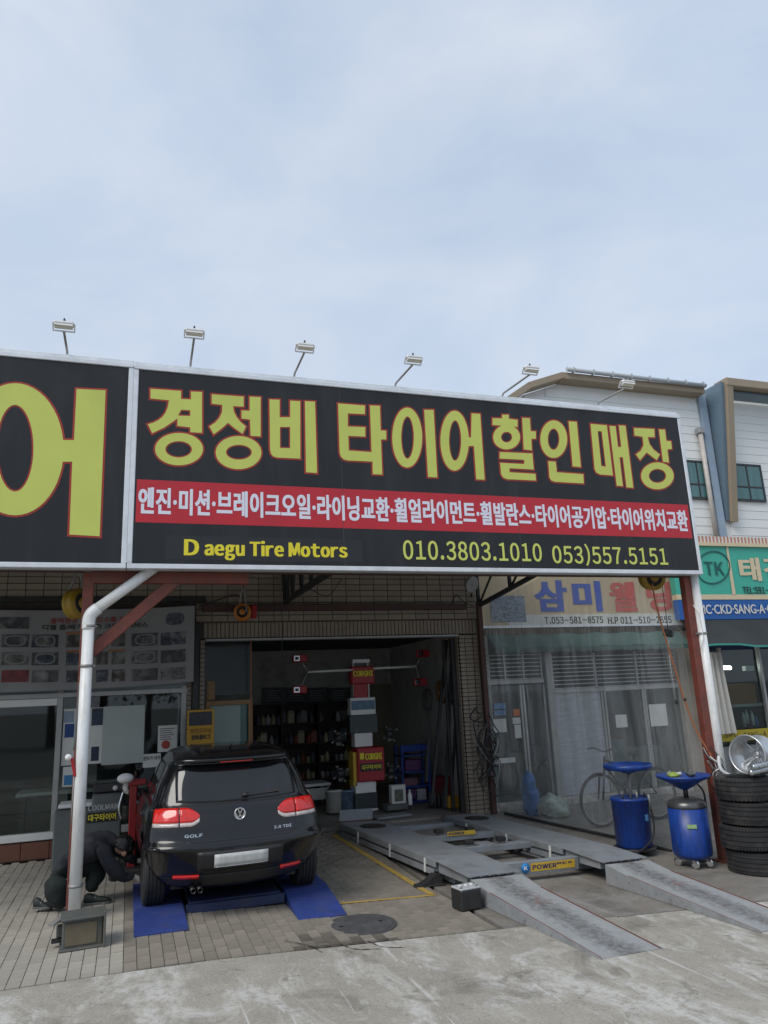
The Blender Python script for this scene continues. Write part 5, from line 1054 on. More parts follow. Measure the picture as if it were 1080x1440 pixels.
# service machine with text
cm = thing('service_machine', 'grey-green wheeled service machine with yellow Hangul sticker behind the mechanic', 'machine', (-.45, 10.95, 0))
x0, x1, z0, z1 = rect(75, 1118, 171, 1200, 10.7); zb = .05
MB().box((x0+(x1-x0)*.29, 10.95, (zb+.76)/2), ((x1-x0)*.58, .48, .76-zb), ch=.02).build('cabinet', M_metal, cm)
MB().box((x0+(x1-x0)*.77, 10.95, (zb+.92)/2), ((x1-x0)*.45, .50, .92-zb), ch=.02).build('cabinet', M_metal, cm)
MB().box((x0+(x1-x0)*.77, 10.95, .99), ((x1-x0)*.44, .46, .12), ch=.015).build('console', M_plast, cm)
MB().box((x0+(x1-x0)*.30, 10.95, .80), ((x1-x0)*.5, .4, .05), ch=.01).build('tray', M_white, cm)
MB().lathe([(.03, 0), (.03, .006), (0, .006)], at(162, 1108, 10.715), (0, -1, 0), 16).build('gauge', M_paper, cm)
ptext('COOLMAN', 'machine_lettering', mat('silver_letters', (.4, .41, .41), .4), cm, 124, 1131, 166, 1139, 10.694, .014, .004)
prect('name_sticker', 122, 1142, 165, 1156, 10.694, M_ink, cm, .003); ptext('대구타이어', 'sticker_lettering', M_print_y, cm, 124, 1144, 163, 1154, 10.690, .025)
for (x, y) in ((x0+.1, 10.75), (x1-.1, 10.75), (x0+.1, 11.15), (x1-.1, 11.15)):
    mb = MB(); caster(mb, x, y, 0.0, .03); mb.build('caster', M_rubber, cm)
# red post tool with hanging gun
rt = thing('tyre_changer', 'red and black tyre changer stand between office and car', 'machine', (.12, 10.3, 0))
M_red = mat('red_machine_paint', (.26, .012, .015), .4, var=.12, scale=5, dirt=(.09, .02, .02), dirt_amt=.5)
MB().box((.10, 10.3, .55), (.09, .10, 1.06), ch=.01).build('column', M_red, rt); MB().box((.10, 10.3, .06), (.5, .5, .1), ch=.02).build('base', M_black, rt)
MB().box((.14, 10.28, 1.07), (.22, .12, .07), ch=.012).build('arm', M_red, rt); MB().tube(smooth_path([(-.02, 10.22, .98), (-.06, 10.2, .80), (-.03, 10.2, .66)]), .012, 8).build('air_hose', M_chrome, rt)
MB().sphere((.0, 10.22, 1.13), (.10, .06, .06), 14, 9).build('air_tank', M_white, rt)
# yellow poster stand
yp = thing('poster_stand', 'yellow poster board with a dark photo beside the garage opening', 'poster', (1.05, 11.62, 0))
M_pyel = mat('poster_yellow', (.46, .25, .02), .6, var=.08, dirt=(.3, .17, .03), dirt_amt=.4)
prect('board', 263, 998, 301, 1075, 11.62, M_pyel, yp, .03, .004)
prect('photo', 266, 1001, 298, 1020, 11.612, mat('poster_photo_dark', (.02, .02, .03), .4, var=.8, scale=20), yp, .004)
ptext('엔진크리닝', 'poster_lettering', mat('brown_ink', (.18, .06, .02), .6), yp, 267, 1024, 297, 1031, 11.608, .01); ptext('점화플러그', 'poster_lettering', M_ink, yp, 269, 1033, 296, 1040, 11.608, .03); prect('bottom_band', 266, 1046, 298, 1060, 11.612, M_ink, yp, .004)
MB().box((1.05, 11.66, .55), (.05, .05, 1.1)).build('leg', M_black, yp)
# ------------------------------------------------------------------ garage interior
pw = thing('partition_window', 'wood-framed window with pale papers inside the garage at left', 'window', (1.5, 12.5, 0))
YP = 12.5
MB().box((1.5, YP+.06, .5), (.8, .05, 1.0)).build('lower_panel', M_dkpaint, pw); MB().box((1.5, YP+.06, 2.55), (.8, .05, .9)).build('upper_panel', mat('dark_glass_panel', (.025, .03, .03), .2), pw)
a, b, c, d = rect(289, 985, 355, 1062, YP)
for (p, q, r, s) in ((a, b, d-.07, d), (a, b, c, c+.07), (a, a+.06, c+.07, d-.07), (b-.07, b, c+.07, d-.07)): MB().box(((p+q)/2, YP, (r+s)/2), (q-p, .06, s-r), ch=.004).build('frame', M_wood, pw)
prect('paper', 296, 992, 338, 1048, YP+.01, mat('bluish_paper', (.34, .42, .40), .7, var=.06), pw, .004); prect('dark_pane', 338, 990, 352, 1048, YP+.015, M_win, pw, .004)
prect('wood_block', 291, 958, 302, 984, YP+.0, M_wood, pw, .05)
o = MB().bar(at(353, 892, 12.3), at(353, 1060, 12.3), .018, .018, (1, 0, 0)).build('air_line', mat('orange_hose', (.30, .10, .035), .5)); tag(o, 'thin orange air line hanging in front of the garage', 'hose')
# shelves
SY = 16.6
sh = thing('shelf_unit', 'tall dark shelving of oils along the back wall', 'shelf', (3.4, SY, .03))
xa, xb = at(343, 1040, SY).x, at(500, 1040, SY).x; zl = [at(420, y, SY).z for y in (1118, 1098, 1075, 1047, 1018, 990)]
M_shf = mat('dark_shelf', (.035, .022, .02), .6, var=.2, dirt=(.06, .05, .04), dirt_amt=.5)
for z in zl: MB().box(((xa+xb)/2, SY+.18, z), (xb-xa, .38, .03)).build('shelf_board', M_shf, sh)
for k in range(4): x = xa+(xb-xa)*k/3; MB().box((x, SY+.18, zl[-1]/2+.02), (.04, .36, zl[-1]), ch=.003).build('upright', M_shf, sh)
MB().box(((xa+xb)/2, SY+.38, zl[-1]/2+.02), (xb-xa, .02, zl[-1])).build('back_panel', M_shf, sh)
bcols = [(.50, .50, .48), (.06, .06, .065), (.42, .38, .22), (.10, .12, .16), (.30, .08, .05), (.45, .45, .45), (.20, .21, .2), (.55, .5, .3)]
bm_ = [mat('bottle_plastic_%d' % i, c, .4, var=.1) for i, c in enumerate(bcols)]
def bottle_mesh(kind, i):
    mb = MB()
    if kind == 0: mb.lathe([(0, 0), (.05, 0), (.055, .01), (.055, .13), (.03, .17), (.02, .18), (.02, .21), (0, .21)], n=12)
    elif kind == 1: mb.box((0, 0, .12), (.16, .09, .24), ch=.02); mb.lathe([(.025, .24), (.025, .28), (0, .28)], (-.03, 0, 0), n=10); mb.bar((.0, 0, .25), (.07, 0, .25), .02, .03)
    else: mb.lathe([(0, 0), (.04, 0), (.042, .008), (.042, .12), (.036, .13), (0, .13)], n=12)
    me = mb.mesh('oil_bottle'); me.materials.append(bm_[i]); return me
bcache = {}; BN = ['white', 'black', 'tan', 'navy', 'red', 'pale grey', 'grey', 'cream']; ORD = ['first', 'second', 'third', 'fourth', 'fifth', 'sixth', 'seventh', 'eighth', 'ninth', 'tenth', 'eleventh', 'twelfth', 'thirteenth', 'fourteenth', 'fifteenth', 'sixteenth', 'seventeenth', 'eighteenth', 'nineteenth', 'twentieth']
for r, zz in enumerate(zl[1:5]):
    x = xa+.10; rowc = []
    while x < xb-.08:
        kind = random.choice(((2, 2, 0), (2, 0, 2), (0, 1, 0), (1, 0, 0))[r]); ci = random.randrange(8)
        if random.random() < .9 and abs(((x-xa) % ((xb-xa)/3))-(xb-xa)/3) > .07:
            if (kind, ci) not in bcache: bcache[(kind, ci)] = bottle_mesh(kind, ci)
            o = link_mesh('oil_bottle', bcache[(kind, ci)], (x, SY+.08, zz+.016)); 
            nb_ = len(rowc); rowc.append(1); tag(o, '%s %s, %s from left on the %s shelf of the back shelving' % (BN[ci], ('oil bottle', 'oil jug', 'can')[kind], ORD[nb_], ('lowest', 'second lowest', 'second highest', 'highest')[r]), 'bottle', 'oil containers on the back shelves')
        x += .108 if kind != 1 else .175
bw = [371, 403, 433, 464]
for k, xx in enumerate(bw):
    t = thing('notice_board', ['leftmost', 'second from left', 'third from left', 'rightmost'][k]+' of four dark framed boards above the shelves', 'board', tuple(at(xx+14, 988, 17.1)))
    prect('board', xx, 968, xx+28, 989, 17.12, mat('slate_green', (.05, .075, .07), .5), t, .03)
    for j in range(5): prect('chalk_line', xx+3, 971+j*3.3, xx+25-(j*7) % 9, 972.2+j*3.3, 17.112, mat('chalk', (.24, .28, .27), .8), t, .003)
    for (p, q, r, s) in ((xx-1, 967, xx+29, 968.5), (xx-1, 988.5, xx+29, 990), (xx-1, 967, xx+.5, 990), (xx+27.5, 967, xx+29, 990)): prect('frame', p, q, r, s, 17.10, M_wframe, t, .03)
o = prect('door_panel', 523, 962, 553, 1120, 17.18, mat('beige_door', (.30, .27, .20), .7, var=.06), shop, .03)
# wheel alignment tower
AY = 13.2
al = thing('alignment_tower', 'red wheel alignment tower with white cross arms in the garage', 'machine', (4.0, AY+.1, .03))
def ap(name, x0, y0, x1, y1, m_, th=.2, dy=0.0, ch=.006): return prect(name, x0, y0, x1, y1, AY+dy, m_, al, th, ch)
M_red2 = mat('signal_red_paint', (.36, .012, .02), .4, var=.06, scale=3)
ap('column', 499, 928, 519, 1130, M_metal, .08, .16); ap('top_frame', 496, 927, 520, 932, M_white, .1, .05); ap('head_cover', 494, 937, 527, 962, M_red2, .22, -.02, .02); ap('head_neck', 498, 962, 517, 981, M_red2, .12, .03)
for x in (496.5, 517.5): ap('side_trim', x, 932, x+1.6, 981, M_white, .06, .05)
ap('picture_box', 493, 981, 528, 1005, M_white, .2, .0); ap('picture', 494, 985, 527, 998, mat('tower_photo', (.08, .16, .24), .4, var=.6, scale=9), .006, -.008); ap('screen', 492, 1005, 531, 1031, mat('green_black_screen', (.02, .045, .045), .25), .24, -.02)
ap('keyboard_box', 499, 1031, 524, 1050, M_white, .24, -.02); ap('front_panel', 503, 1051, 541, 1099, M_red2, .4, -.12, .015); ap('side_strip', 497, 1058, 502, 1106, M_lyel, .3, -.06)
ap('drawer', 500, 1099, 529, 1115, M_white, .34, -.06); ap('lower_cabinet', 499, 1115, 531, 1139, mat('charcoal_cabinet', (.03, .04, .042), .5), .36, -.06); ap('plinth', 498, 1138, 532, 1141, M_white, .4, -.08, .002)
ptext('CORGHI', 'maker_lettering', M_print_y, al, 497, 943, 524, 951, AY-.045, .016, .006); ptext('CORGHI', 'maker_lettering', M_print_y, al, 514, 1059, 537, 1068, AY-.145, .016, .006)
prect('logo_mark', 506, 1059, 512, 1068, AY-.142, M_print_y, al, .003); prect('name_sticker', 507, 1073, 538, 1084, AY-.142, M_ink, al, .003); ptext('대구타이어', 'sticker_lettering', M_print_y, al, 509, 1075, 536, 1082, AY-.147, .025)
arm = MB().tube([at(433, 945, AY), at(496, 942, AY)], .022, 10).build('cross_arm', M_white, al); MB().tube([at(525, 940, AY), at(585, 937, AY)], .022, 10).build('cross_arm', M_white, al)
for (jx, jy, hx, hy) in ((433, 945, 421, 926), (433, 945, 421, 970), (585, 937, 594, 919), (585, 937, 590, 959)):
    MB().tube([at(jx, jy, AY), at((jx*.5+hx*.5), (jy*.5+hy*.5), AY), at(hx, hy, AY)], .014, 8).build('arm_fork', M_galv, al)
    p = at(hx, hy, AY); hd = MB().box((p.x, AY-.02, p.z), (.26, .08, .13), ch=.015).build('camera_head', M_red2, al); MB().box((p.x-.06, AY-.065, p.z), (.10, .012, .09)).build('lens_plate', M_chrome, hd); MB().box((p.x-.06, AY-.073, p.z), (.06, .012, .05)).build('lens', M_plast, hd)
for (x, y) in ((476, 1038), (548, 1032), (479, 1088), (550, 1084)):
    p = at(x, y, AY); c_ = thing('wheel_clamp', ['upper left', 'upper right', 'lower left', 'lower right'][[476, 548, 479, 550].index(x)]+' chrome wheel clamp hung on the red alignment tower', 'wheel clamp', tuple(p))
    for k in range(4):
        a = k*math.pi/2+.5; d = Vector((math.cos(a), 0, math.sin(a)))*.14; MB().bar(p, p+d, .03, .03, (0, 1, 0)).build('clamp_arm', M_black, c_); MB().lathe([(0, -.05), (.016, -.05), (.018, .03), (0, .03)], p+d, (0, 1, 0), 10).build('claw', M_galv, c_)
    MB().lathe([(0, -.05), (.07, -.05), (.07, .05), (0, .05)], p, (0, 1, 0), 14).build('hub', M_plast, c_); MB().box(p+Vector((.0, .02, -.02)), (.09, .05, .22), ch=.01).build('sensor_case', M_metal, c_)
# blue rack with goods
RY = 13.6
bk = thing('blue_rack', 'blue steel rack with packets right of the red tower', 'rack', (4.95, RY, .03))
xa, xb, za, zb_ = rect(565, 1048, 603, 1142, RY)
for x in (xa, xb): MB().bar((x, RY, .03), (x+.03, RY, zb_), .04, .04).build('upright', M_blue, bk); MB().bar((x, RY+.35, .03), (x+.03, RY+.35, zb_), .04, .04).build('upright', M_blue, bk)
for y in (1062, 1085, 1106, 1128): z = at(585, y, RY).z; MB().box(((xa+xb)/2, RY+.18, z), (xb-xa, .4, .03)).build('shelf_board', M_blue, bk)
MB().box(((xa+xb)/2, RY+.02, zb_-.05), (xb-xa, .04, .12), ch=.01).build('header', M_blue, bk)
packs = ((570, 1068, 592, 1084, (.12, .04, .14)), (568, 1094, 588, 1105, (.22, .10, .14)), (572, 1109, 586, 1124, (.10, .04, .12)), (587, 1109, 600, 1125, (.40, .41, .42)))
for i, (a, b, c, d, cc) in enumerate(packs): o = prect('packet', a, b, c, d, RY+.05, mat('packet%d' % i, cc, .5, var=.4, scale=12), None, .15, .01); tag(o, ['purple packet on the top shelf', 'pinkish packet on the middle shelf', 'dark purple box on the low shelf', 'pale grey box on the low shelf'][i]+' of the blue rack', 'packet')
o = prect('picture_carton', 551, 1104, 571, 1132, 12.9, M_paper, None, .15, .006); tag(o, 'white carton with a dark drawing at the foot of the blue rack', 'carton'); prect('drawing', 555, 1110, 567, 1127, 12.893, mat('carton_drawing', (.12, .13, .1), .6, var=.9, scale=30), o, .004)
for k, (x, y0, y1, m_) in enumerate(((577, 1110, 1132, M_white), (612, 1110, 1135, M_plast), (618, 1112, 1136, M_plast), (624, 1110, 1136, M_dkpaint), (606, 1114, 1135, M_plast))):
    p = at(x, y1, 12.85); h = at(x, y0, 12.85).z-p.z; o = MB().lathe([(0, 0), (.035, 0), (.038, .01), (.038, h*.65), (.014, h*.85), (.014, h), (0, h)], p, n=12).build('floor_bottle', m_); tag(o, ['white spray bottle at the foot of the blue rack', 'first dark bottle right of the blue rack on the floor', 'second dark bottle right of the blue rack on the floor', 'greenish bottle nearest the yellow can on the floor', 'dark bottle closest to the blue rack leg'][k], 'bottle')
o = prect('yellow_can', 631, 1119, 647, 1137, 12.45, mat('orange_yellow_can', (.42, .22, .02), .45), None, .16, .02); tag(o, 'orange-yellow oil can by the right edge of the garage opening', 'can')
o = prect('grey_case', 545, 1131, 575, 1140, 12.8, M_metal, None, .3, .02); tag(o, 'low grey tool case on the garage floor', 'case')
for k, (x0, y0, x1, y1) in enumerate(((628, 900, 607, 1130), (636, 905, 626, 1135), (642, 990, 634, 1136), (604, 1000, 600, 1100))):
    o = MB().bar(at(x0, y0, 12.5+.1*k), at(x1, y1, 12.45+.1*k), .05, .05 if k < 2 else .025, (0, 1, 0), .005).build('leaning_pole', M_dkpaint if k % 2 else M_black); tag(o, ['longest dark pole leaning inside the right garage wall', 'second long dark pole leaning beside the opening', 'short thin rod leaning by the yellow can', 'thin stick leaning behind the blue rack'][k], 'pole')
M_ror0 = mat('dull_orange_hose', (.30, .11, .03), .5)
ck_ = [('brown', (.26, .16, .08)), ('white', (.55, .55, .52)), ('blue', (.05, .10, .25)), ('grey', (.2, .2, .2)), ('tan', (.34, .25, .14)), ('red', (.25, .03, .03)), ('yellow', (.4, .28, .03)), ('green', (.05, .14, .07))]
for i, (x, y, z, w, d, h) in enumerate(((2.5, 15.9, .03, .5, .4, .35), (2.45, 15.95, .38, .4, .35, .26), (3.0, 15.8, .03, .45, .4, .5), (5.6, 15.0, .03, .4, .5, .6), (5.62, 15.05, .63, .35, .4, .3), (5.65, 13.9, .03, .35, .4, .4), (5.0, 16.8, .03, .6, .4, .9), (4.9, 16.75, .93, .4, .3, .25))):
    o = MB().box((x, y, z+h/2), (w, d, h), Matrix.Rotation(R(random.uniform(-12, 12)), 3, 'Z'), .012).build('garage_carton', mat('carton_'+ck_[i][0], ck_[i][1], .7, var=.12, dirt=(.08, .07, .06), dirt_amt=.4)); tag(o, ck_[i][0]+' box stored deep inside the garage', 'box')
for i, (y, z) in enumerate(((13.2, 1.9), (13.9, 2.0), (14.7, 1.85))):
    o = MB().tube([(5.88-.002*k, y+.2*math.cos(k*.35), z+.22*math.sin(k*.35)) for k in range(40)], .016, 6).build('hose_coil', (M_rubber, M_ror0, M_galv)[i]); tag(o, ('black hose coil on the right garage wall near the opening', 'orange hose coil in the middle of the right garage wall', 'grey hose coil deepest on the right garage wall')[i], 'hose')
tb = thing('work_table', 'low white work table behind the car by the shelves', 'table', (3.2, 14.2, .03))
xa, xb, za, zb_ = rect(426, 1104, 466, 1140, 14.0)
MB().box(((xa+xb)/2, 14.3, zb_), (xb-xa, .6, .05), ch=.01).build('table_top', M_white, tb); MB().box(((xa+xb)/2, 14.05, zb_-.16), (xb-xa-.04, .04, .2), ch=.006).build('drawer', M_pale, tb)
for x in (xa+.04, xb-.04):
    for y in (14.05, 14.55): MB().box((x, y, zb_/2+.01), (.04, .04, zb_-.03)).build('leg', M_frame, tb)
for k, (x, m_) in enumerate(((470, M_pale), (487, mat('blue_white_tin', (.16, .24, .34), .35, var=.5, scale=8)))):
    p = at(x, 1142, 13.25); t = thing('pail', ['pale plastic pail left of the tower foot', 'blue and white tin beside the tower foot'][k], 'pail', tuple(p)); h = .34
    MB().lathe([(0, 0), (.13, 0), (.145, h), (.15, h), (.15, h+.015), (0, h+.015)], p, n=24).build('body', m_, t); MB().tube([p+Vector((-.15, 0, h*.9)), p+Vector((-.1, -.1, h*.75)), p+Vector((.1, -.1, h*.75)), p+Vector((.15, 0, h*.9))], .004, 6).build('bail', M_galv, t)
o = MB().box((4.15, 12.35, .055), (.62, .3, .035), Matrix.Rotation(R(6), 3, 'Z'), .008).build('floor_plate', M_steel); tag(o, 'loose grey steel plate at the garage threshold', 'plate')
o = MB().box((2.2, 14.6, 1.0), (.9, .5, .06), ch=.01)
# ------------------------------------------------------------------ reels, lamps, cables under the canopy
M_ry = mat('reel_yellow', (.36, .22, .02), .45, var=.1, dirt=(.2, .13, .03), dirt_amt=.5); M_ror = mat('reel_orange', (.52, .17, .02), .45, var=.1)
def reel(c, ax_, r, label, m_, cord=None):
    c = Vector(c); t = thing('hose_reel', label, 'hose reel', tuple(c-Vector((0, 0, r)))); ax_ = Vector(ax_).normalized()
    MB().lathe([(0, -.07), (r*.94, -.07), (r, -.05), (r, -.03), (r*.95, -.02), (r*.95, .02), (r, .03), (r, .05), (r*.94, .07), (r*.35, .075), (r*.3, .095), (0, .095)], c, ax_, 32).build('drum', m_, t)
    MB().lathe([(r*.5, .076), (r*.58, .082), (r*.66, .076)], c, ax_, 28).build('rib_ring', M_black, t)
    up = Vector((0, 0, 1)); side = ax_.cross(up).normalized()
    MB().tube(smooth_path([c+side*r*.5-ax_*.1, c+side*.3*r+up*(r+.08)-ax_*.02, c+up*(r+.22), c-side*.3*r+up*(r+.08)+ax_*.02, c-side*r*.5+ax_*.11]), .013, 8).build('hanger', M_galv, t)
    return t
reel((-.60, 9.2, 3.16), (.80, -.6, .05), .175, 'yellow hose reel hanging behind the left red post', M_ry)
rl = reel((1.63, 11.6, 3.32), (-.25, -.97, .0), .135, 'small orange reel hanging from the beam over the garage opening', M_ror)
MB().box((1.80, 11.62, 3.33), (.08, .12, .2), ch=.01).build('red_case', M_red2, rl)
r3 = reel((7.10, 8.85, 3.47), (-.15, -.97, -.25), .19, 'yellow hose reel hanging under the right end of the sign', M_ry)
M_oh = mat('orange_air_hose', (.36, .13, .05), .45, var=.12)
MB().tube(smooth_path([(6.98, 8.72, 3.36), (7.0, 8.70, 3.0), (7.08, 8.66, 2.4), (7.22, 8.58, 1.5), (7.33, 8.45, 1.05), (7.36, 8.40, .92)]), .012, 8).build('hose', M_oh, r3)
MB().sphere((6.98, 8.72, 3.37), .03).build('hose_stop', M_black, r3); MB().sphere((7.18, 8.60, 1.75), .022).build('hose_stop', M_black, r3)
cl = thing('pendant_box', 'small black control box hanging on wires before the vinyl', 'control box', tuple(at(940, 897, 8.8)))
p = at(940, 890, 8.8); MB().box(p, (.14, .09, .10), Matrix.Rotation(R(14), 3, 'Y'), .015).build('box', M_plast, cl); MB().tube([p, at(942, 930, 8.8), at(950, 984, 8.8)], .004, 6).build('wire', M_paper, cl); MB().sphere(at(951, 987, 8.8), (.02, .02, .035)).build('plug', M_plast, cl); MB().tube([p+Vector((0, 0, .05)), p+Vector((0, 0, 1.2))], .005, 6).build('cord', M_black, cl)
fl_ = thing('floodlight', 'round grey floodlight at the top right corner of the garage opening', 'floodlight', (5.62, 11.6, 3.65)); p = at(663, 822, 11.55)
MB().lathe([(0, .10), (.08, .10), (.13, .02), (.145, 0), (.145, -.02), (.13, -.02)], p, (-.35, .85, .35), 28).build('housing', M_galv, fl_); MB().lathe([(0, -.022), (.12, -.015), (.135, 0)], p, (-.35, .85, .35), 28).build('lens', M_lens, fl_); MB().bar(p, p+Vector((.1, .25, -.18)), .03, .02).build('bracket', M_black, fl_)
# cables draped on the facade
def cable(pts, r, label, m_=M_black): o = MB().tube(smooth_path(pts, 7), r, 6).build('cable', m_); tag(o, label, 'cable'); return o
cable([(1.0, 11.9, 3.45), (1.5, 11.85, 3.62), (1.63, 11.7, 3.55)], .010, 'thin cable looping down to the orange reel')
cable([(5.25, 11.86, 3.46), (5.35, 11.83, 3.62), (5.48, 11.83, 3.50), (5.66, 11.82, 3.42)], .010, 'short cable loop on the beam near the floodlight')
cable([at(395, 855, 11.8), at(397, 880, 11.8), at(396, 925, 11.8)], .006, 'thin black wire hanging before the garage lintel')
cable([at(430, 825, 10.9), at(460, 838, 11.2), at(480, 815, 11.3)], .007, 'slack black wire under the canopy truss')
tg = thing('cable_tangle', 'tangle of black cables and hoses on the post right of the garage', 'cables', (5.72, 11.8, 0))
for k in range(13):
    x = 5.66+random.uniform(-.12, .14); zt = random.uniform(1.1, 1.75); pts = [(x, 11.82, zt)]; 
    for j in range(5): pts.append((x+random.uniform(-.16, .18), 11.80+random.uniform(-.08, .03), zt-(j+1)*random.uniform(.10, .22)))
    MB().tube(smooth_path(pts, 5), random.choice((.008, .011, .015)), 6).build('cable', random.choice((M_black, M_black, M_rubber, M_plast, M_galv)), tg)
for k in range(4): MB().tube(smooth_path([(5.70+.09*math.cos(a)+.02*k, 11.77-.02*k, 1.0+.06*k+.17*math.sin(a)) for a in [i*.6 for i in range(11)]], 3), .011, 6).build('coil', M_black, tg)
o = MB().tube(smooth_path([(5.90, 11.72, .02), (6.3, 10.75, -.06), (6.62, 9.95, -.12), (6.78, 9.5, -.15), (7.0, 9.05, -.22)]), .022, 8).build('ground_hose', M_rubber); tag(o, 'black hose lying along the foot of the vinyl curtain', 'hose')
cb_ = thing('cable_tangle', 'loose wires and hooks tied to the right red post', 'cables', (7.33, 8.38, .3))
for k in range(9):
    x = 7.28+random.uniform(-.08, .08); pts = [(x, 8.42, 1.15-random.random()*.25)]
    for j in range(4): pts.append((x+random.uniform(-.10, .12)+j*.015, 8.36+random.uniform(-.06, .04), pts[-1][2]-random.uniform(.06, .2)))
    MB().tube(smooth_path(pts, 5), .007, 6).build('wire', random.choice((M_black, M_galv, M_pvc)), cb_)
# left post: folded umbrella-like cord and handle
hc_ = thing('hanging_cord', 'grey cord with a white and red air gun hanging by the left downpipe', 'cord', (-.53, 8.6, .9))
MB().tube(smooth_path([at(112, 960, 8.5), at(108, 1010, 8.48), at(104, 1055, 8.46)]), .010, 6).build('cord', M_metal, hc_)
MB().bar(at(101, 1066, 8.45), at(106, 1092, 8.45), .03, .035, (0, 1, 0), .006).build('gun_body', M_red2, hc_); MB().sphere(at(96, 1065, 8.44), .032).build('gun_head', M_white, hc_); MB().tube([at(104, 1092, 8.45), at(101, 1140, 8.5), at(101, 1160, 8.52)], .006, 6).build('tail_wire', M_galv, hc_)
# bags behind the vinyl
def lump(name, c, r, m_, label, cat, amp=.5):
    o = MB().sphere(c, r, 40, 28).build(name, m_); cc = Vector(c)
    for v in o.data.vertices:
        d = v.co-cc; f = 1+amp*(.7*mnoise.noise(d*5)+.6*abs(mnoise.noise(d*13))-.2+.25*mnoise.noise(d*27)); v.co = cc+d*f; v.co.z = max(v.co.z, gz(c[0], c[1])+.006)
    tag(o, label, cat); return o
lump('blue_tarp', (6.30, 11.55, .30), (.13, .16, .36), mat('blue_tarpaulin', (.03, .12, .34), .5, var=.2), 'crumpled blue tarpaulin leaning behind the vinyl near the garage', 'tarpaulin')
lump('plastic_bag', (6.62, 11.35, .10), (.26, .2, .20), mat('clear_green_bag', (.34, .38, .32), .3, var=.3, scale=9), 'heap of clear plastic bags behind the vinyl', 'bag')
# ------------------------------------------------------------------ bicycle behind the vinyl
def bicycle(loc, rz):
    t = thing('bicycle', 'dark bicycle parked behind the vinyl curtain', 'bicycle', loc); t.rotation_euler = (0, 0, rz)
    def bp(mb, name, m_, parent=None):
        me = mb.mesh(name); me.materials.append(m_); o = bpy.data.objects.new(name, me); COL.objects.link(o); o.parent = parent or t; return o
    for x in (0, 1.02):
        w = bp(MB().tube([(x+.335*math.cos(a), 0, .335+.335*math.sin(a)) for a in [2*math.pi*i/40 for i in range(40)]], .021, 8, closed=True), 'wheel', M_rubber)
        bp(MB().tube([(x+.31*math.cos(a), 0, .335+.31*math.sin(a)) for a in [2*math.pi*i/40 for i in range(40)]], .009, 6, closed=True), 'rim', M_galv, w)
        mb = MB()
        for k in range(14): a = 2*math.pi*k/14; mb.tube([(x, .012*(-1)**k, .335), (x+.31*math.cos(a), 0, .335+.31*math.sin(a))], .0018, 4, caps=False)
        sp = bp(mb, 'spokes', M_galv, w); sp['kind'] = 'stuff'
    M_bf = mat('bike_frame_paint', (.03, .035, .04), .35, var=.1)
    bp(MB().tube([(0, .05, .335), (.06, .05, .62), (.10, 0, .66)], .013, 8).tube([(0, -.05, .335), (.06, -.05, .62), (.10, 0, .66)], .013, 8), 'fork', M_bf)
    bp(MB().tube([(.10, 0, .64), (.15, 0, .90)], .018, 8), 'head_tube', M_bf)
    bp(MB().tube([(.13, 0, .78), (.52, 0, .32)], .02, 8).tube([(.14, 0, .84), (.66, 0, .72)], .016, 8).tube([(.52, 0, .32), (.68, 0, .86)], .016, 8).tube([(.52, 0, .32), (1.02, 0, .335)], .011, 8).tube([(.66, 0, .72), (1.02, 0, .335)], .010, 8), 'frame', M_bf)
    bp(MB().tube(smooth_path([(.10, -.30, .98), (.13, -.18, 1.0), (.15, 0, .96), (.13, .18, 1.0), (.10, .30, .98)]), .012, 8), 'handlebar', M_galv)
    bp(MB().sphere((.70, 0, .90), (.13, .06, .035)), 'saddle', M_plast); bp(MB().lathe([(0, -.01), (.09, -.01), (.09, .01), (0, .01)], (.52, .03, .32), (0, 1, 0), 20), 'chainring', M_galv)
    return t
bicycle((6.94, 10.5, gz(7, 10.5)+.015), R(6)).scale = (1.12, 1.12, 1.12)

# ------------------------------------------------------------------ blue drive-on ramps and the low lift under the car
M_rblue = mat('worn_blue_ramp', (.03, .055, .22), .55, var=.15, scale=6, dirt=(.06, .07, .13), dirt_amt=.7, dscale=4, bump=.1)
def wedge(x0, x1, label):
    z = min(gz(x0, 7.7), gz(x1, 7.7)); t = thing('drive_on_ramp', label, 'ramp', ((x0+x1)/2, 8.3, z))
    MB().prism([(7.66, z+.004), (7.66, z+.014), (8.45, .055), (9.55, .055), (9.55, z+.004)], 'x', x0, x1).build('deck', M_rblue, t)
    n_ = 16
    for k in range(n_):
        u = (k+.5)/n_; y = 7.70+.73*u; zz = z+.014+(.041-z)*u; MB().bar((x0+.01, y, zz+.003), (x1-.01, y, zz+.003), .014, .006, (0, 0, 1)).build('grip_bar', M_rblue, t)
    return t
wedge(.12, .59, 'blue ribbed drive-on ramp under the left rear wheel'); wedge(1.61, 2.08, 'blue ribbed drive-on ramp under the right rear wheel')
ml = thing('low_car_lift', 'low blue car lift body on the floor beneath the car', 'lift', (1.1, 9.0, 0))
MB().box((1.10, 9.6, .03), (.92, 2.6, .10), ch=.01).build('platform', mat('shaded_grimy_navy', (.018, .028, .085), .6, var=.25, dirt=(.05, .05, .05), dirt_amt=.6), ml); MB().box((1.10, 8.28, .02), (.98, .06, .09), ch=.006).build('end_plate', mat('shaded_grimy_navy', (.018, .028, .085), .6, var=.25, dirt=(.05, .05, .05), dirt_amt=.6), ml); MB().box((1.10, 10.2, .20), (.5, .9, .14), ch=.01).build('lifting_pad', M_black, ml)  # blue darkened in the colour for the shade under the car, plus grime

# ------------------------------------------------------------------ hatchback car, seen from behind
CX, CY, CZ = 1.10, 7.88, .035
car = thing('hatchback_car', 'black hatchback car parked tail-out on the blue ramps', 'car', (CX, CY, 0))
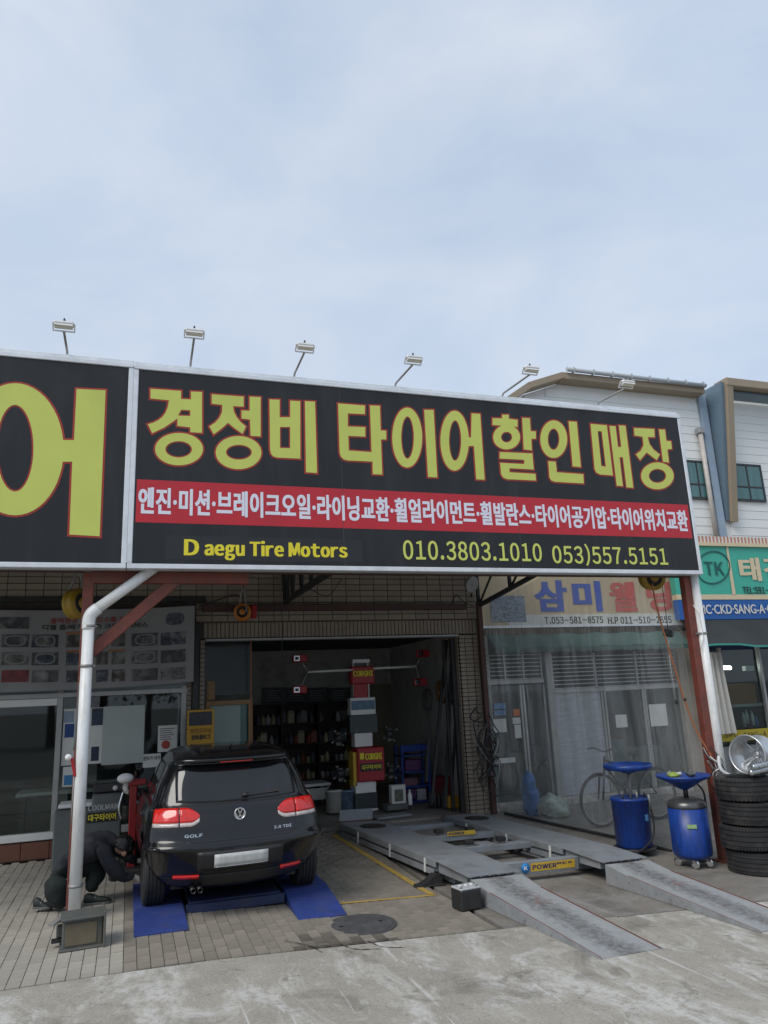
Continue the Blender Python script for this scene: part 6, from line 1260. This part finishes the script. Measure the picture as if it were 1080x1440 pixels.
#        z     half-width  rear y  front y  corner depth  exponent
TAB = [(.20, .74, .20, 4.00, .95, 1.75), (.26, .82, .09, 4.10, .98, 1.8), (.34, .862, .035, 4.17, .98, 1.85), (.44, .882, .008, 4.20, .92, 2.0), (.54, .890, .0, 4.20, .80, 2.4),
       (.60, .892, .006, 4.19, .66, 2.8), (.635, .890, .022, 4.17, .68, 2.8), (.66, .888, .062, 4.15, .70, 2.75), (.70, .887, .075, 4.10, .72, 2.7), (.77, .885, .090, 3.99, .74, 2.65), (.84, .873, .110, 3.72, .76, 2.6), (.90, .855, .130, 3.35, .76, 2.6),
       (.95, .830, .155, 3.02, .76, 2.65), (1.0, .803, .195, 2.88, .76, 2.8), (1.09, .772, .250, 2.70, .70, 3.0), (1.21, .730, .325, 2.47, .65, 3.2), (1.34, .664, .400, 2.22, .60, 3.3), (1.405, .620, .440, 2.05, .55, 3.2),
       (1.435, .605, .330, 2.00, .55, 3.2), (1.455, .578, .325, 1.93, .55, 3.0), (1.475, .52, .365, 1.82, .55, 2.8), (1.490, .40, .55, 1.60, .55, 2.4)]
def tab(z):
    if z <= TAB[0][0]: return TAB[0][1:]
    for a, b in zip(TAB, TAB[1:]):
        if z <= b[0]:
            u = (z-a[0])/(b[0]-a[0]); return tuple(a[k]+(b[k]-a[k])*u for k in range(1, 6))
    return TAB[-1][1:]
def zbend(y, z):
    if z < .9: return z
    k = min(1, (z-.9)/.5); return z-.075*k*((y-1.45)/1.15)**2*(1 if y < 1.45 else .5)
def outline(z, half=True):
    w, yr, yf, D, e = tab(z); P = []; D = D*.55+.06; e *= 1.12
    for i in range(33):
        t = (i/32)*math.pi/2; P.append((w*math.sin(t)**(2/e), yr+D*(1-math.cos(t)**(2/e))))
    y0 = yr+D; Df = min(1.0, (yf-y0)*.5); y1 = yf-Df
    for i in range(1, 9): P.append((w-(.012*(i/8)), y0+(y1-y0)*i/8))
    wf = w-.012
    for i in range(1, 17): t = math.pi/2*(1-i/16); P.append((wf*math.sin(t)**(2/2.6), yf-Df*(1-math.cos(t)**(2/2.6))))
    return P
_oc = {}
def surf(s, z, lift_=0.0):
    """point on the body at arc length s from the rear centre line, height z"""
    key = round(z, 4)
    if key not in _oc:
        P = outline(z); L_ = [0]
        for a, b in zip(P, P[1:]): L_.append(L_[-1]+math.hypot(b[0]-a[0], b[1]-a[1]))
        _oc[key] = (P, L_)
    P, L_ = _oc[key]; a = abs(s); i = 0
    lo, hi = 0, len(L_)-2
    while lo < hi:
        m_ = (lo+hi)//2
        if L_[m_+1] < a: lo = m_+1
        else: hi = m_
    i = lo; u = (a-L_[i])/max(L_[i+1]-L_[i], 1e-9); u = min(max(u, 0), 1)
    x = P[i][0]+(P[i+1][0]-P[i][0])*u; y = P[i][1]+(P[i+1][1]-P[i][1])*u
    if s < 0: x = -x
    p = Vector((x, y, zbend(y, z)))
    if lift_:
        d = .01; a_ = surf(s+d, z)-surf(s-d, z); b_ = surf(s, min(z+d, 1.48))-surf(s, z-d); n_ = a_.cross(b_).normalized(); p = p+n_*lift_
    return p
C0 = Vector((CX, CY, CZ))
def patch(s0, s1, zb, zt, n=16, mrows=6, lift_=.004, back=None):
    """panel following the body between arc lengths s0..s1 and height curves zb(s), zt(s)"""
    fb = zb if callable(zb) else (lambda s: zb); ft = zt if callable(zt) else (lambda s: zt); mb = MB()
    f = lambda u, v: (lambda s: C0+surf(s, fb(s)+(ft(s)-fb(s))*v, lift_))(s0+(s1-s0)*u)
    mb.grid(f, n, mrows); k = (n+1)
    # rim down to the body
    ring = [i for i in range(k)]+[j*k+n for j in range(1, mrows+1)]+[mrows*k+i for i in range(n-1, -1, -1)]+[j*k for j in range(mrows-1, 0, -1)]
    base = len(mb.v)
    for r_ in ring:
        i, j = r_ % k, r_//k; s = s0+(s1-s0)*i/n; z = fb(s)+(ft(s)-fb(s))*j/mrows; mb.v.append(tuple(C0+surf(s, z, -.004)))
    q = len(ring)
    for a in range(q): mb.f.append((ring[a], ring[(a+1) % q], base+(a+1) % q, base+a)); mb.sm.append(False)
    return mb
M_paint = mat('black_car_paint', (.003, .0034, .0045), .25, var=.2, scale=3, dirt=(.010, .009, .008), dirt_amt=.5, dscale=2.0, coat=.8, spec=.2, rvar=.06)
M_carglass = mat('car_privacy_glass', (.008, .009, .011), .05, var=.3, scale=2, spec=.6, rvar=.01)
M_trimblk = mat('black_trim', (.014, .014, .015), .5, var=.2, dirt=(.04, .038, .035), dirt_amt=.5)
M_lampred = mat('red_lamp_lens', (.62, .018, .012), .10, var=.25, scale=16, coat=.6, rvar=.03)
M_lampdk = mat('deep_red_lamp_lens', (.25, .006, .008), .10, var=.3, scale=16, coat=.6, rvar=.03)
M_lampclr = mat('clear_lamp_lens', (.50, .44, .42), .12, var=.3, scale=24, coat=.5)
# shell
zs = [a[0] for a in TAB]; fine = []
for a, b in zip(zs, zs[1:]):
    n_ = 3 if b-a > .05 else (2 if b-a > .03 else 1)
    for k in range(n_): fine.append(a+(b-a)*k/n_)
fine.append(zs[-1])
mb = MB(); ring_n = None; vs = []
for z in fine:
    P = outline(z); full = [(x, y) for x, y in P]+[(-x, y) for x, y in P[-2:0:-1]]; ring_n = len(full)
    vs += [(CX+x, CY+y, CZ+zbend(y, z)) for x, y in full]
fs = [(j*ring_n+i, j*ring_n+(i+1) % ring_n, (j+1)*ring_n+(i+1) % ring_n, (j+1)*ring_n+i) for j in range(len(fine)-1) for i in range(ring_n)]
mb.add(vs, fs, True); mb.f.append(tuple(range(ring_n))[::-1]); mb.sm.append(False); mb.f.append(tuple((len(fine)-1)*ring_n+i for i in range(ring_n))); mb.sm.append(True)
body = mb.build('body', M_paint, car)
# wheel arches cut out of the shell
WYR, WYF, WR = .74, 3.32, .315
cut = MB()
for y in (WYR, WYF):
    for s in (-1, 1): cut.lathe([(0, -.28), (.375, -.28), (.375, .28), (0, .28)], (CX+s*.86, CY+y, CZ+WR+.02), (1, 0, 0), 32)
cme = cut.mesh('cut', wpos(car)); co_ = bpy.data.objects.new('cut', cme); COL.objects.link(co_); co_.parent = car
bo = body.modifiers.new('arch', 'BOOLEAN'); bo.object = co_; bo.operation = 'DIFFERENCE'; bo.solver = 'EXACT'
bpy.context.view_layer.update(); dg = bpy.context.evaluated_depsgraph_get(); nm = bpy.data.meshes.new_from_object(body.evaluated_get(dg))
body.modifiers.clear(); body.data = nm; body.data.name = 'body'; bpy.data.objects.remove(co_)
body.data.materials.clear(); body.data.materials.append(M_paint)
# rear glass, side glass
def win_t(s): return 1.405-.05*abs(s/.62)**3
rg = patch(-.615, .615, lambda s: 1.005+.018*abs(s/.6)**2, lambda s: 1.385-.035*abs(s/.6)**4, 30, 12, .003).build('rear_window', M_carglass, car)
patch(-.66, .66, lambda s: .983, lambda s: .995, 30, 1, .0015).build('lid_seam', M_ink, car)
for sg in (-1, 1):
    for (a, b) in ((1.02, 1.62), (1.70, 2.62)):
        patch(sg*a, sg*b, lambda s: .945+.01*abs(s), lambda s: 1.35 if abs(s) < 2.2 else 1.36-.45*(abs(s)-2.2), 14, 6, .004).build('side_window', M_carglass, car)
    patch(sg*.90, sg*2.9, .93, .945, 20, 1, .005).build('belt_trim', M_trimblk, car)
    patch(sg*1.66, sg*1.672, .40, .925, 1, 10, .0012).build('door_seam', M_ink, car); patch(sg*2.66, sg*2.672, .40, .925, 1, 10, .0012).build('door_seam', M_ink, car)
    for s_ in (1.75, 2.75): hb = patch(sg*s_, sg*(s_+.18), .81, .84, 6, 2, .02).build('door_handle', M_paint, car)
    patch(sg*.78, sg*2.7, .60, .622, 24, 2, .008).build('side_moulding', M_paint, car)
# spoiler and high brake lamp
patch(-.60, .60, 1.432, lambda s: 1.462, 24, 3, .010).build('roof_spoiler', M_paint, car); patch(-.17, .17, 1.424, 1.438, 8, 2, .013).build('high_brake_lamp', M_lampred, car)
# hatch seams, bumper crease, recesses
def seam(a, b, lift_=.0015, w=.008):
    (s0, z0), (s1, z1) = a, b; mb = MB(); n_ = 8
    for i in range(n_):
        u0, u1 = i/n_, (i+1)/n_; p = surf(s0+(s1-s0)*u0, z0+(z1-z0)*u0, lift_)+C0; q = surf(s0+(s1-s0)*u1, z0+(z1-z0)*u1, lift_)+C0; mb.bar(p, q, w, .003, (0, -1, 0))
    return mb.build('panel_seam', M_ink, car)
for sg in (-1, 1): seam((sg*.58, .78), (sg*.58, .69)); seam((sg*.58, .69), (sg*.49, .645)); seam((sg*.58, .97), (sg*.64, .985))
seam((-.49, .645), (.49, .645))
patch(-.42, .42, .385, lambda s: .565, 16, 5, .002).build('plate_recess', M_trimblk, car)
pl_ = patch(-.26, .26, .425, .535, 8, 3, .012).build('number_plate', mat('plain_plate', (.50, .51, .50), .45, var=.12, scale=14, dirt=(.3, .3, .29), dirt_amt=.6, dscale=9), car)
patch(-.262, .262, .421, .426, 8, 1, .014).build('plate_frame', M_chrome, pl_)
patch(-.74, .74, .235, lambda s: .315+.03*(1-abs(s/.8)**3), 30, 5, .004).build('lower_valance', M_trimblk, car)
patch(-.78, .78, lambda s: .346-.03*abs(s/.8)**3, lambda s: .356-.03*abs(s/.8)**3, 30, 1, .010).build('valance_crease', M_paint, car)
for sg in (-1, 1):
    patch(sg*.40, sg*.66, lambda s: .330-.012*abs(s), lambda s: .362-.012*abs(s), 8, 2, .014).build('rear_reflector', M_lampred, car)
    # wrap-round tail lamp: outer piece on the wing, inner piece on the hatch
    def lt(s): a = abs(s); return .965-.085*max(0, (.55-a)/.165)**2.4-.035*max(0, (a-.66)/.3)**2
    def lb(s): a = abs(s); return .790+.045*max(0, (.48-a)/.095)**2
    def lm(s): return lb(s)+.036
    ou = patch(sg*.590, sg*.87, lm, lt, 12, 6, .012).build('tail_lamp', M_lampred, car); patch(sg*.590, sg*.87, lb, lm, 12, 2, .011).build('clear_strip', M_lampclr, ou)
    inn = patch(sg*.385, sg*.577, lm, lt, 12, 6, .012).build('tail_lamp', M_lampred, car); patch(sg*.390, sg*.577, lb, lm, 12, 2, .011).build('clear_strip', M_lampclr, inn)
# emblem
ec = C0+surf(0, .868, .004)
em = MB().lathe([(.046, 0), (.055, .004), (.0575, .010), (.055, .014), (.046, .012), (.044, .004), (.046, 0)], ec, (0, -1, .12), 32).build('emblem', M_chrome, car)
MB().lathe([(0, .002), (.047, .003)], ec, (0, -1, .12), 28).build('emblem_back', M_ink, em)
mb = MB()
def eb(a, b): mb.bar(ec+Vector((a[0], -.012, a[1])), ec+Vector((b[0], -.012, b[1])), .010, .006, (0, -1, 0))
eb((-.020, .042), (-.003, .004)); eb((.020, .042), (.003, .004)); eb((-.045, .012), (-.020, -.040)); eb((.045, .012), (.020, -.040)); eb((-.020, -.040), (0, -.004)); eb((.020, -.040), (0, -.004))
mb.build('emblem_strokes', M_chrome, em)
def car_text(s, sc, z0, w, h):
    vs, fs = text_geo(s, .012); ax_ = min(v.x for v in vs); bx_ = max(v.x for v in vs); ay = min(v.y for v in vs); by = max(v.y for v in vs)
    MB().add([tuple(C0+surf(sc+w*((v.x-ax_)/(bx_-ax_)-.5), z0+h*((v.y-ay)/(by-ay)), .004)) for v in vs], fs).build('badge_lettering', M_chrome, car)
car_text('GOLF', -.45, .695, .17, .028); car_text('2.0 TDI', .43, .70, .185, .026)
# wiper, washer, aerial
wp = C0+surf(.07, 1.05, .012); wq = C0+surf(.42, 1.07, .014)
MB().bar(wp, wq, .030, .014, (0, -1, .4)).tube([wp+Vector((-.03, -.02, -.0)), wp+Vector((.03, -.03, .005))], .02, 10).build('wiper', M_trimblk, car)
MB().tube([(CX, CY+.75, CZ+1.46), (CX, CY+.62, CZ+1.52)], [.012, .004], 8).build('aerial', M_trimblk, car)
# exhaust
for dx in (-.45, -.385):
    MB().lathe([(.022, 0), (.025, -.01), (.025, .14), (.021, .14), (.021, .02)], (CX+dx, CY+.19, CZ+.232), (0, -1, -.05), 18).build('exhaust_tip', mat('sooty_steel', (.06, .058, .056), .4, metal=.8), car)
# underside and mirrors
MB().box((CX, CY+2.1, CZ+.24), (1.25, 3.4, .10)).build('underbody', M_black, car)
for sg in (-1, 1):
    p = C0+Vector((sg*.955, 2.72, .96)); mr_ = MB().sphere(p, (.11, .07, .075), 16, 10).build('door_mirror', M_paint, car)
    MB().lathe([(0, 0), (.085, 0)], p+Vector((0, -.066, 0)), (0, -1, 0), 20).build('mirror_glass', mat('mirror_glass', (.75, .78, .8), .04, metal=1.0, var=.03), mr_); MB().bar(p, p-Vector((sg*.14, 0, .05)), .05, .03).build('mirror_stalk', M_trimblk, mr_)
# wheels
wt = MB(); r = WR; h = .1075
prof = [(r*.68, -h*.8), (r*.72, -h*.98), (r*.85, -h*1.0), (r*.95, -h*.92), (r*.985, -h*.78)]
for g in (-.5, -.17, .17, .5): prof += [(r, h*(g-.06)), (r*.975, h*(g-.05)), (r*.975, h*(g+.05)), (r, h*(g+.06))]
prof += [(r*.985, h*.78), (r*.95, h*.92), (r*.85, h*1.0), (r*.72, h*.98), (r*.68, h*.8)]
for y in (WYR, WYF):
    for sg in (-1, 1):
        c = Vector((CX+sg*.775, CY+y, CZ+WR)); mbt = MB().lathe(prof, c, (sg, 0, 0), 48, False); mbt.f = mbt.f[:-2]; mbt.sm = mbt.sm[:-2]
        wh = mbt.build('wheel', M_rubber, car)
        MB().lathe([(.0, .07), (.06, .07), (.07, .055), (.08, .05), (.17, .06), (.205, .085), (.215, .085), (.215, -.085), (.205, -.085), (.20, .04), (.09, .02), (0, .02)], c, (sg, 0, 0), 32).build('rim', M_rim, wh)
        MB().lathe([(.0, -.06), (.19, -.06), (.19, -.09), (0, -.09)], c, (sg, 0, 0), 24).build('brake_disc', M_black, wh)

car.rotation_euler = (0, 0, R(2.0))
# ------------------------------------------------------------------ mechanic crouching at the rear wheel
def skin_geo(verts, edges, sub=2):
    """continuous surface grown round a skeleton: verts = [(x, y, z, radius)]"""
    me = bpy.data.meshes.new('s'); me.from_pydata([v[:3] for v in verts], edges, []); o = bpy.data.objects.new('s', me); COL.objects.link(o)
    md = o.modifiers.new('skin', 'SKIN'); md.use_smooth_shade = True; md.branch_smoothing = .6
    for i, v in enumerate(verts):
        r = v[3]; me.skin_vertices[0].data[i].radius = (r, r) if not isinstance(r, tuple) else r
        me.skin_vertices[0].data[i].use_root = (i == 0)
    ss = o.modifiers.new('sub', 'SUBSURF'); ss.levels = sub; ss.render_levels = sub
    dg = bpy.context.evaluated_depsgraph_get(); r_ = bpy.data.meshes.new_from_object(o.evaluated_get(dg)); bpy.data.objects.remove(o); bpy.data.meshes.remove(me)
    for p in r_.polygons: p.use_smooth = True
    return r_
man = thing('person', 'mechanic in dark navy jacket and mask crouching to reach the rear wheel', 'person', (-.42, 9.0, 0))
MP = Vector((-.42, 9.0, 0))
V = [(-.62, 9.02, .36, .205), (-.50, 9.02, .49, .225), (-.33, 9.01, .58, .225), (-.19, 9.0, .62, .195), (-.10, 8.99, .63, .075), (-.045, 8.985, .585, .072), (.005, 8.98, .535, .088), (.03, 8.975, .475, .070),
     # near arm
     (-.20, 8.86, .58, .095), (-.14, 8.80, .46, .085), (-.06, 8.79, .325, .070), (.03, 8.84, .270, .056), (.105, 8.90, .255, .040),
     # far arm
     (-.17, 9.15, .60, .085), (-.05, 9.20, .47, .068), (.06, 9.18, .40, .052), (.15, 9.13, .37, .040),
     # near leg, kneeling
     (-.64, 8.92, .29, .16), (-.60, 8.90, .16, .13), (-.565, 8.90, .10, .10), (-.65, 8.95, .085, .070), (-.72, 9.0, .10, .055),
     # far leg, foot planted
     (-.52, 9.13, .36, .150), (-.34, 9.12, .39, .15), (-.245, 9.11, .34, .125), (-.285, 9.10, .22, .105), (-.315, 9.09, .10, .068)]
E_ = [(0, 1), (1, 2), (2, 3), (3, 4), (4, 5), (5, 6), (6, 7), (3, 8), (8, 9), (9, 10), (10, 11), (11, 12), (3, 13), (13, 14), (14, 15), (15, 16), (0, 17), (17, 18), (18, 19), (19, 20), (20, 21), (0, 22), (22, 23), (23, 24), (24, 25), (25, 26)]
bme = skin_geo([(v[0]-MP.x, v[1]-MP.y, v[2], v[3]) for v in V], E_, 2); bme.name = 'body'
M_jkt = mat('navy_jacket_cloth', (.015, .016, .024), .8, var=.3, scale=9, bump=.5, bscale=16); M_trs = mat('dark_green_trousers', (.008, .014, .013), .85, var=.3, scale=9, bump=.5, bscale=16)
M_skin = mat('skin', (.42, .24, .17), .5, var=.06); M_hair = mat('black_hair', (.008, .007, .007), .45, var=.4, scale=30, bump=.5, bscale=90)
for m_ in (M_jkt, M_trs, M_skin): bme.materials.append(m_)
for p in bme.polygons:
    c = p.center+MP; d = 0
    if c.z < .40 and c.x < -.14 and not (c.y < 8.90 and c.x > -.42): d = 1
    if c.x < -.56 and c.z < .42: d = 1
    if c.z < .47 and c.y > 9.03 and c.x < -.11 and c.x > -.6: d = 1
    if (c-Vector((.01, 8.98, .52))).length < .105 and c.x > -.075: d = 2
    p.material_index = d
bo_ = bpy.data.objects.new('body', bme); COL.objects.link(bo_); bo_.parent = man
for v in bme.vertices:
    n_ = mnoise.noise(v.co*9)+.7*abs(mnoise.noise(v.co*19))-.3; v.co += v.normal*n_*.024
def lumpy(mb, amp, sc):
    mb.v = [tuple(Vector(p)+Vector((mnoise.noise(Vector(p)*sc), mnoise.noise(Vector(p)*sc+Vector((9, 0, 0))), mnoise.noise(Vector(p)*sc+Vector((0, 9, 0)))))*amp) for p in mb.v]; return mb
hair = MB()
HC = Vector((.0, 8.98, .545)); hx = Vector((.35, -.05, -.93)).normalized()   # face direction: down and forward
def hp(u, v):
    th = math.pi*(.02+.52*v); ph = 2*math.pi*u; up = -Vector((-.62, .05, -.78)).normalized(); up = Vector((.55, -.08, .83)).normalized(); a = up.cross(Vector((0, 1, 0))).normalized(); b = up.cross(a)
    rr = .122+.010*mnoise.noise((math.cos(ph)*4, math.sin(ph)*4, v*6)); return HC+(up*math.cos(th)+(a*math.cos(ph)+b*math.sin(ph))*math.sin(th))*rr
hair.grid(hp, 40, 18); lumpy(hair, .012, 28).build('hair', M_hair, man)
mk_ = MB().sphere((.060, 8.970, .440), (.060, .070, .052), 16, 10).build('face_mask', mat('black_mask', (.008, .008, .009), .8), man)
MB().sphere((.012, 8.872, .505), (.028, .016, .038), 10, 8).build('ear', M_skin, man); MB().sphere((.01, 9.075, .515), (.028, .014, .036), 10, 8).build('ear', M_skin, man)
MB().sphere((.088, 8.955, .505), (.018, .016, .022), 8, 6).build('nose', M_skin, man)
for y in (8.93, 9.0): MB().sphere((.082, y, .525), (.012, .013, .010), 8, 6).build('eye', M_ink, man)
# gloved hands: palm and five fingers each, closed on the wheel edge
M_glove = mat('white_work_glove', (.50, .47, .42), .85, var=.12, scale=20, bump=.4, bscale=60)
def hand(w, d, up, name='glove'):
    w = Vector(w); d = Vector(d).normalized(); up = Vector(up).normalized(); s = d.cross(up).normalized(); mbs = []
    vs = [w, w+d*.035, w+d*.085]; vv = [(*vs[0], .030), (*vs[1], .038), (*vs[2], .036)]; ed = [(0, 1), (1, 2)]
    for k, (off, ln) in enumerate(((-.030, .062), (-.010, .072), (.011, .068), (.030, .054))):
        b = w+d*.088+s*off; p1 = b+d*ln*.45-up*.010; p2 = p1+(d*.5-up*.85).normalized()*ln*.38; p3 = p2+(d*-.1-up).normalized()*ln*.28; i = len(vv)
        vv += [(*b, .0105), (*p1, .0098), (*p2, .009), (*p3, .0075)]; ed += [(2, i), (i, i+1), (i+1, i+2), (i+2, i+3)]
    t0 = w+d*.030-s*.034; t1 = t0-s*.022+d*.028-up*.014; t2 = t1+d*.030-up*.022; i = len(vv); vv += [(*t0, .014), (*t1, .011), (*t2, .009)]; ed += [(1, i), (i, i+1), (i+1, i+2)]
    me = skin_geo([(v[0]-MP.x, v[1]-MP.y, v[2]-MP.z, v[3]) for v in vv], ed, 2); me.name = name; me.materials.append(M_glove); o = bpy.data.objects.new(name, me); COL.objects.link(o); o.parent = man
hand((.095, 8.895, .255), (.85, .25, -.25), (0, -.55, .85)); hand((.145, 9.13, .37), (.9, -.2, -.1), (0, .2, 1))
# shoes
def shoe(heel, toe, z0=.012, up=True):
    h = Vector(heel); t_ = Vector(toe); d = t_-h; ln = d.length; d.normalize(); s = Vector((-d.y, d.x, 0)); mb = MB(); prof = [(0, .030, .085), (.12, .038, .105), (.30, .036, .095), (.5, .040, .070), (.75, .046, .055), (.92, .038, .042), (1.0, .014, .026)]
    rows = []
    for (u, w, hh) in prof:
        c = h+d*ln*u
        for k in range(12): a = 2*math.pi*k/12; rows.append(c+s*w*math.cos(a)+Vector((0, 0, z0+hh/2+hh/2*math.sin(a)*.98)))
    fs = [(i*12+k, i*12+(k+1) % 12, (i+1)*12+(k+1) % 12, (i+1)*12+k) for i in range(len(prof)-1) for k in range(12)]+[tuple(range(12))[::-1], tuple((len(prof)-1)*12+k for k in range(12))]
    sh_ = mb.add(rows, fs, True).build('shoe', mat('dark_trainer', (.02, .028, .026), .6, var=.3, scale=20), man)
    so_ = MB(); pts = []
    for (u, w, hh) in prof: c = h+d*ln*u; pts.append(c+s*(w+.004))
    for (u, w, hh) in prof[::-1]: c = h+d*ln*u; pts.append(c-s*(w+.004))
    so_.prism([(p.x, p.y) for p in pts], 'z', h.z+.003, h.z+z0+.012); so_.build('sole', mat('grey_sole', (.12, .12, .11), .7), sh_)
    for k in range(2): c = h+d*ln*(.42+.13*k)+Vector((0, 0, .085-.012*k)); MB().tube([c-s*.034-Vector((0, 0, .016)), c+Vector((0, 0, .006)), c+s*.034-Vector((0, 0, .016))], .005, 6).build('lace', M_glove, sh_)
shoe((-.365, 9.08, 0), (-.095, 9.05, 0)); shoe((-.84, 9.06, .03), (-.66, 9.0, .0))
# ------------------------------------------------------------------ trees across the road behind the viewer, mirrored in glass and paint
M_leaf = mat('dark_leaf', (.035, .055, .025), .6, var=.4, scale=3, rnd=.15); M_bark = mat('bark', (.08, .06, .045), .9, var=.3, bump=.4)
def crown_mesh(seed):
    random.seed(seed); mb = MB()
    for c in range(46):
        a = random.uniform(0, 6.28); el = random.uniform(-.9, 1.2); rr = random.uniform(.4, 1.0)**.5; cc = Vector((2.3*rr*math.cos(a)*math.cos(el), 2.3*rr*math.sin(a)*math.cos(el), 4.3+2.4*rr*math.sin(el)))
        for k in range(34):
            p = cc+Vector((random.gauss(0, .42), random.gauss(0, .42), random.gauss(0, .36))); s = random.uniform(.12, .22); u = Vector((random.gauss(0, 1), random.gauss(0, 1), random.gauss(0, 1))).normalized(); v = u.cross(Vector((random.gauss(0, 1), random.gauss(0, 1), random.gauss(0, 1)))).normalized()
            mb.add([p-u*s, p+v*s*.5, p+u*s, p-v*s*.5], [(0, 1, 2, 3)])
    me = mb.mesh('crown'); me.materials.append(M_leaf); return me
crs = [crown_mesh(11), crown_mesh(23)]
tr_ = MB().tube([(0, 0, -.2), (.05, 0, 1.5), (0, .05, 3.2), (.1, 0, 5)], [.2, .16, .13, .05], 10)
for k in range(5): a = k*1.3; tr_.tube([(0, 0, 2.3+.3*k), (1.1*math.cos(a), 1.1*math.sin(a), 3.6+.3*k)], [.07, .02], 7)
trm = tr_.mesh('trunk'); trm.materials.append(M_bark)
for k in range(11):
    x = -30+k*5.2; t = thing('street_tree', 'leafy street tree across the road, mirrored dark in the office glass', 'tree', (x, -24+(k % 3)*.8, gz(x, 0)-.07), 'street trees across the road')
    for nm_, me in (('crown', crs[k % 2]), ('trunk', trm)): o = bpy.data.objects.new(nm_, me); COL.objects.link(o); o.parent = t
    t.rotation_euler = (0, 0, k*1.7); s = 1+.12*((k*7) % 3); t.scale = (s, s, s)
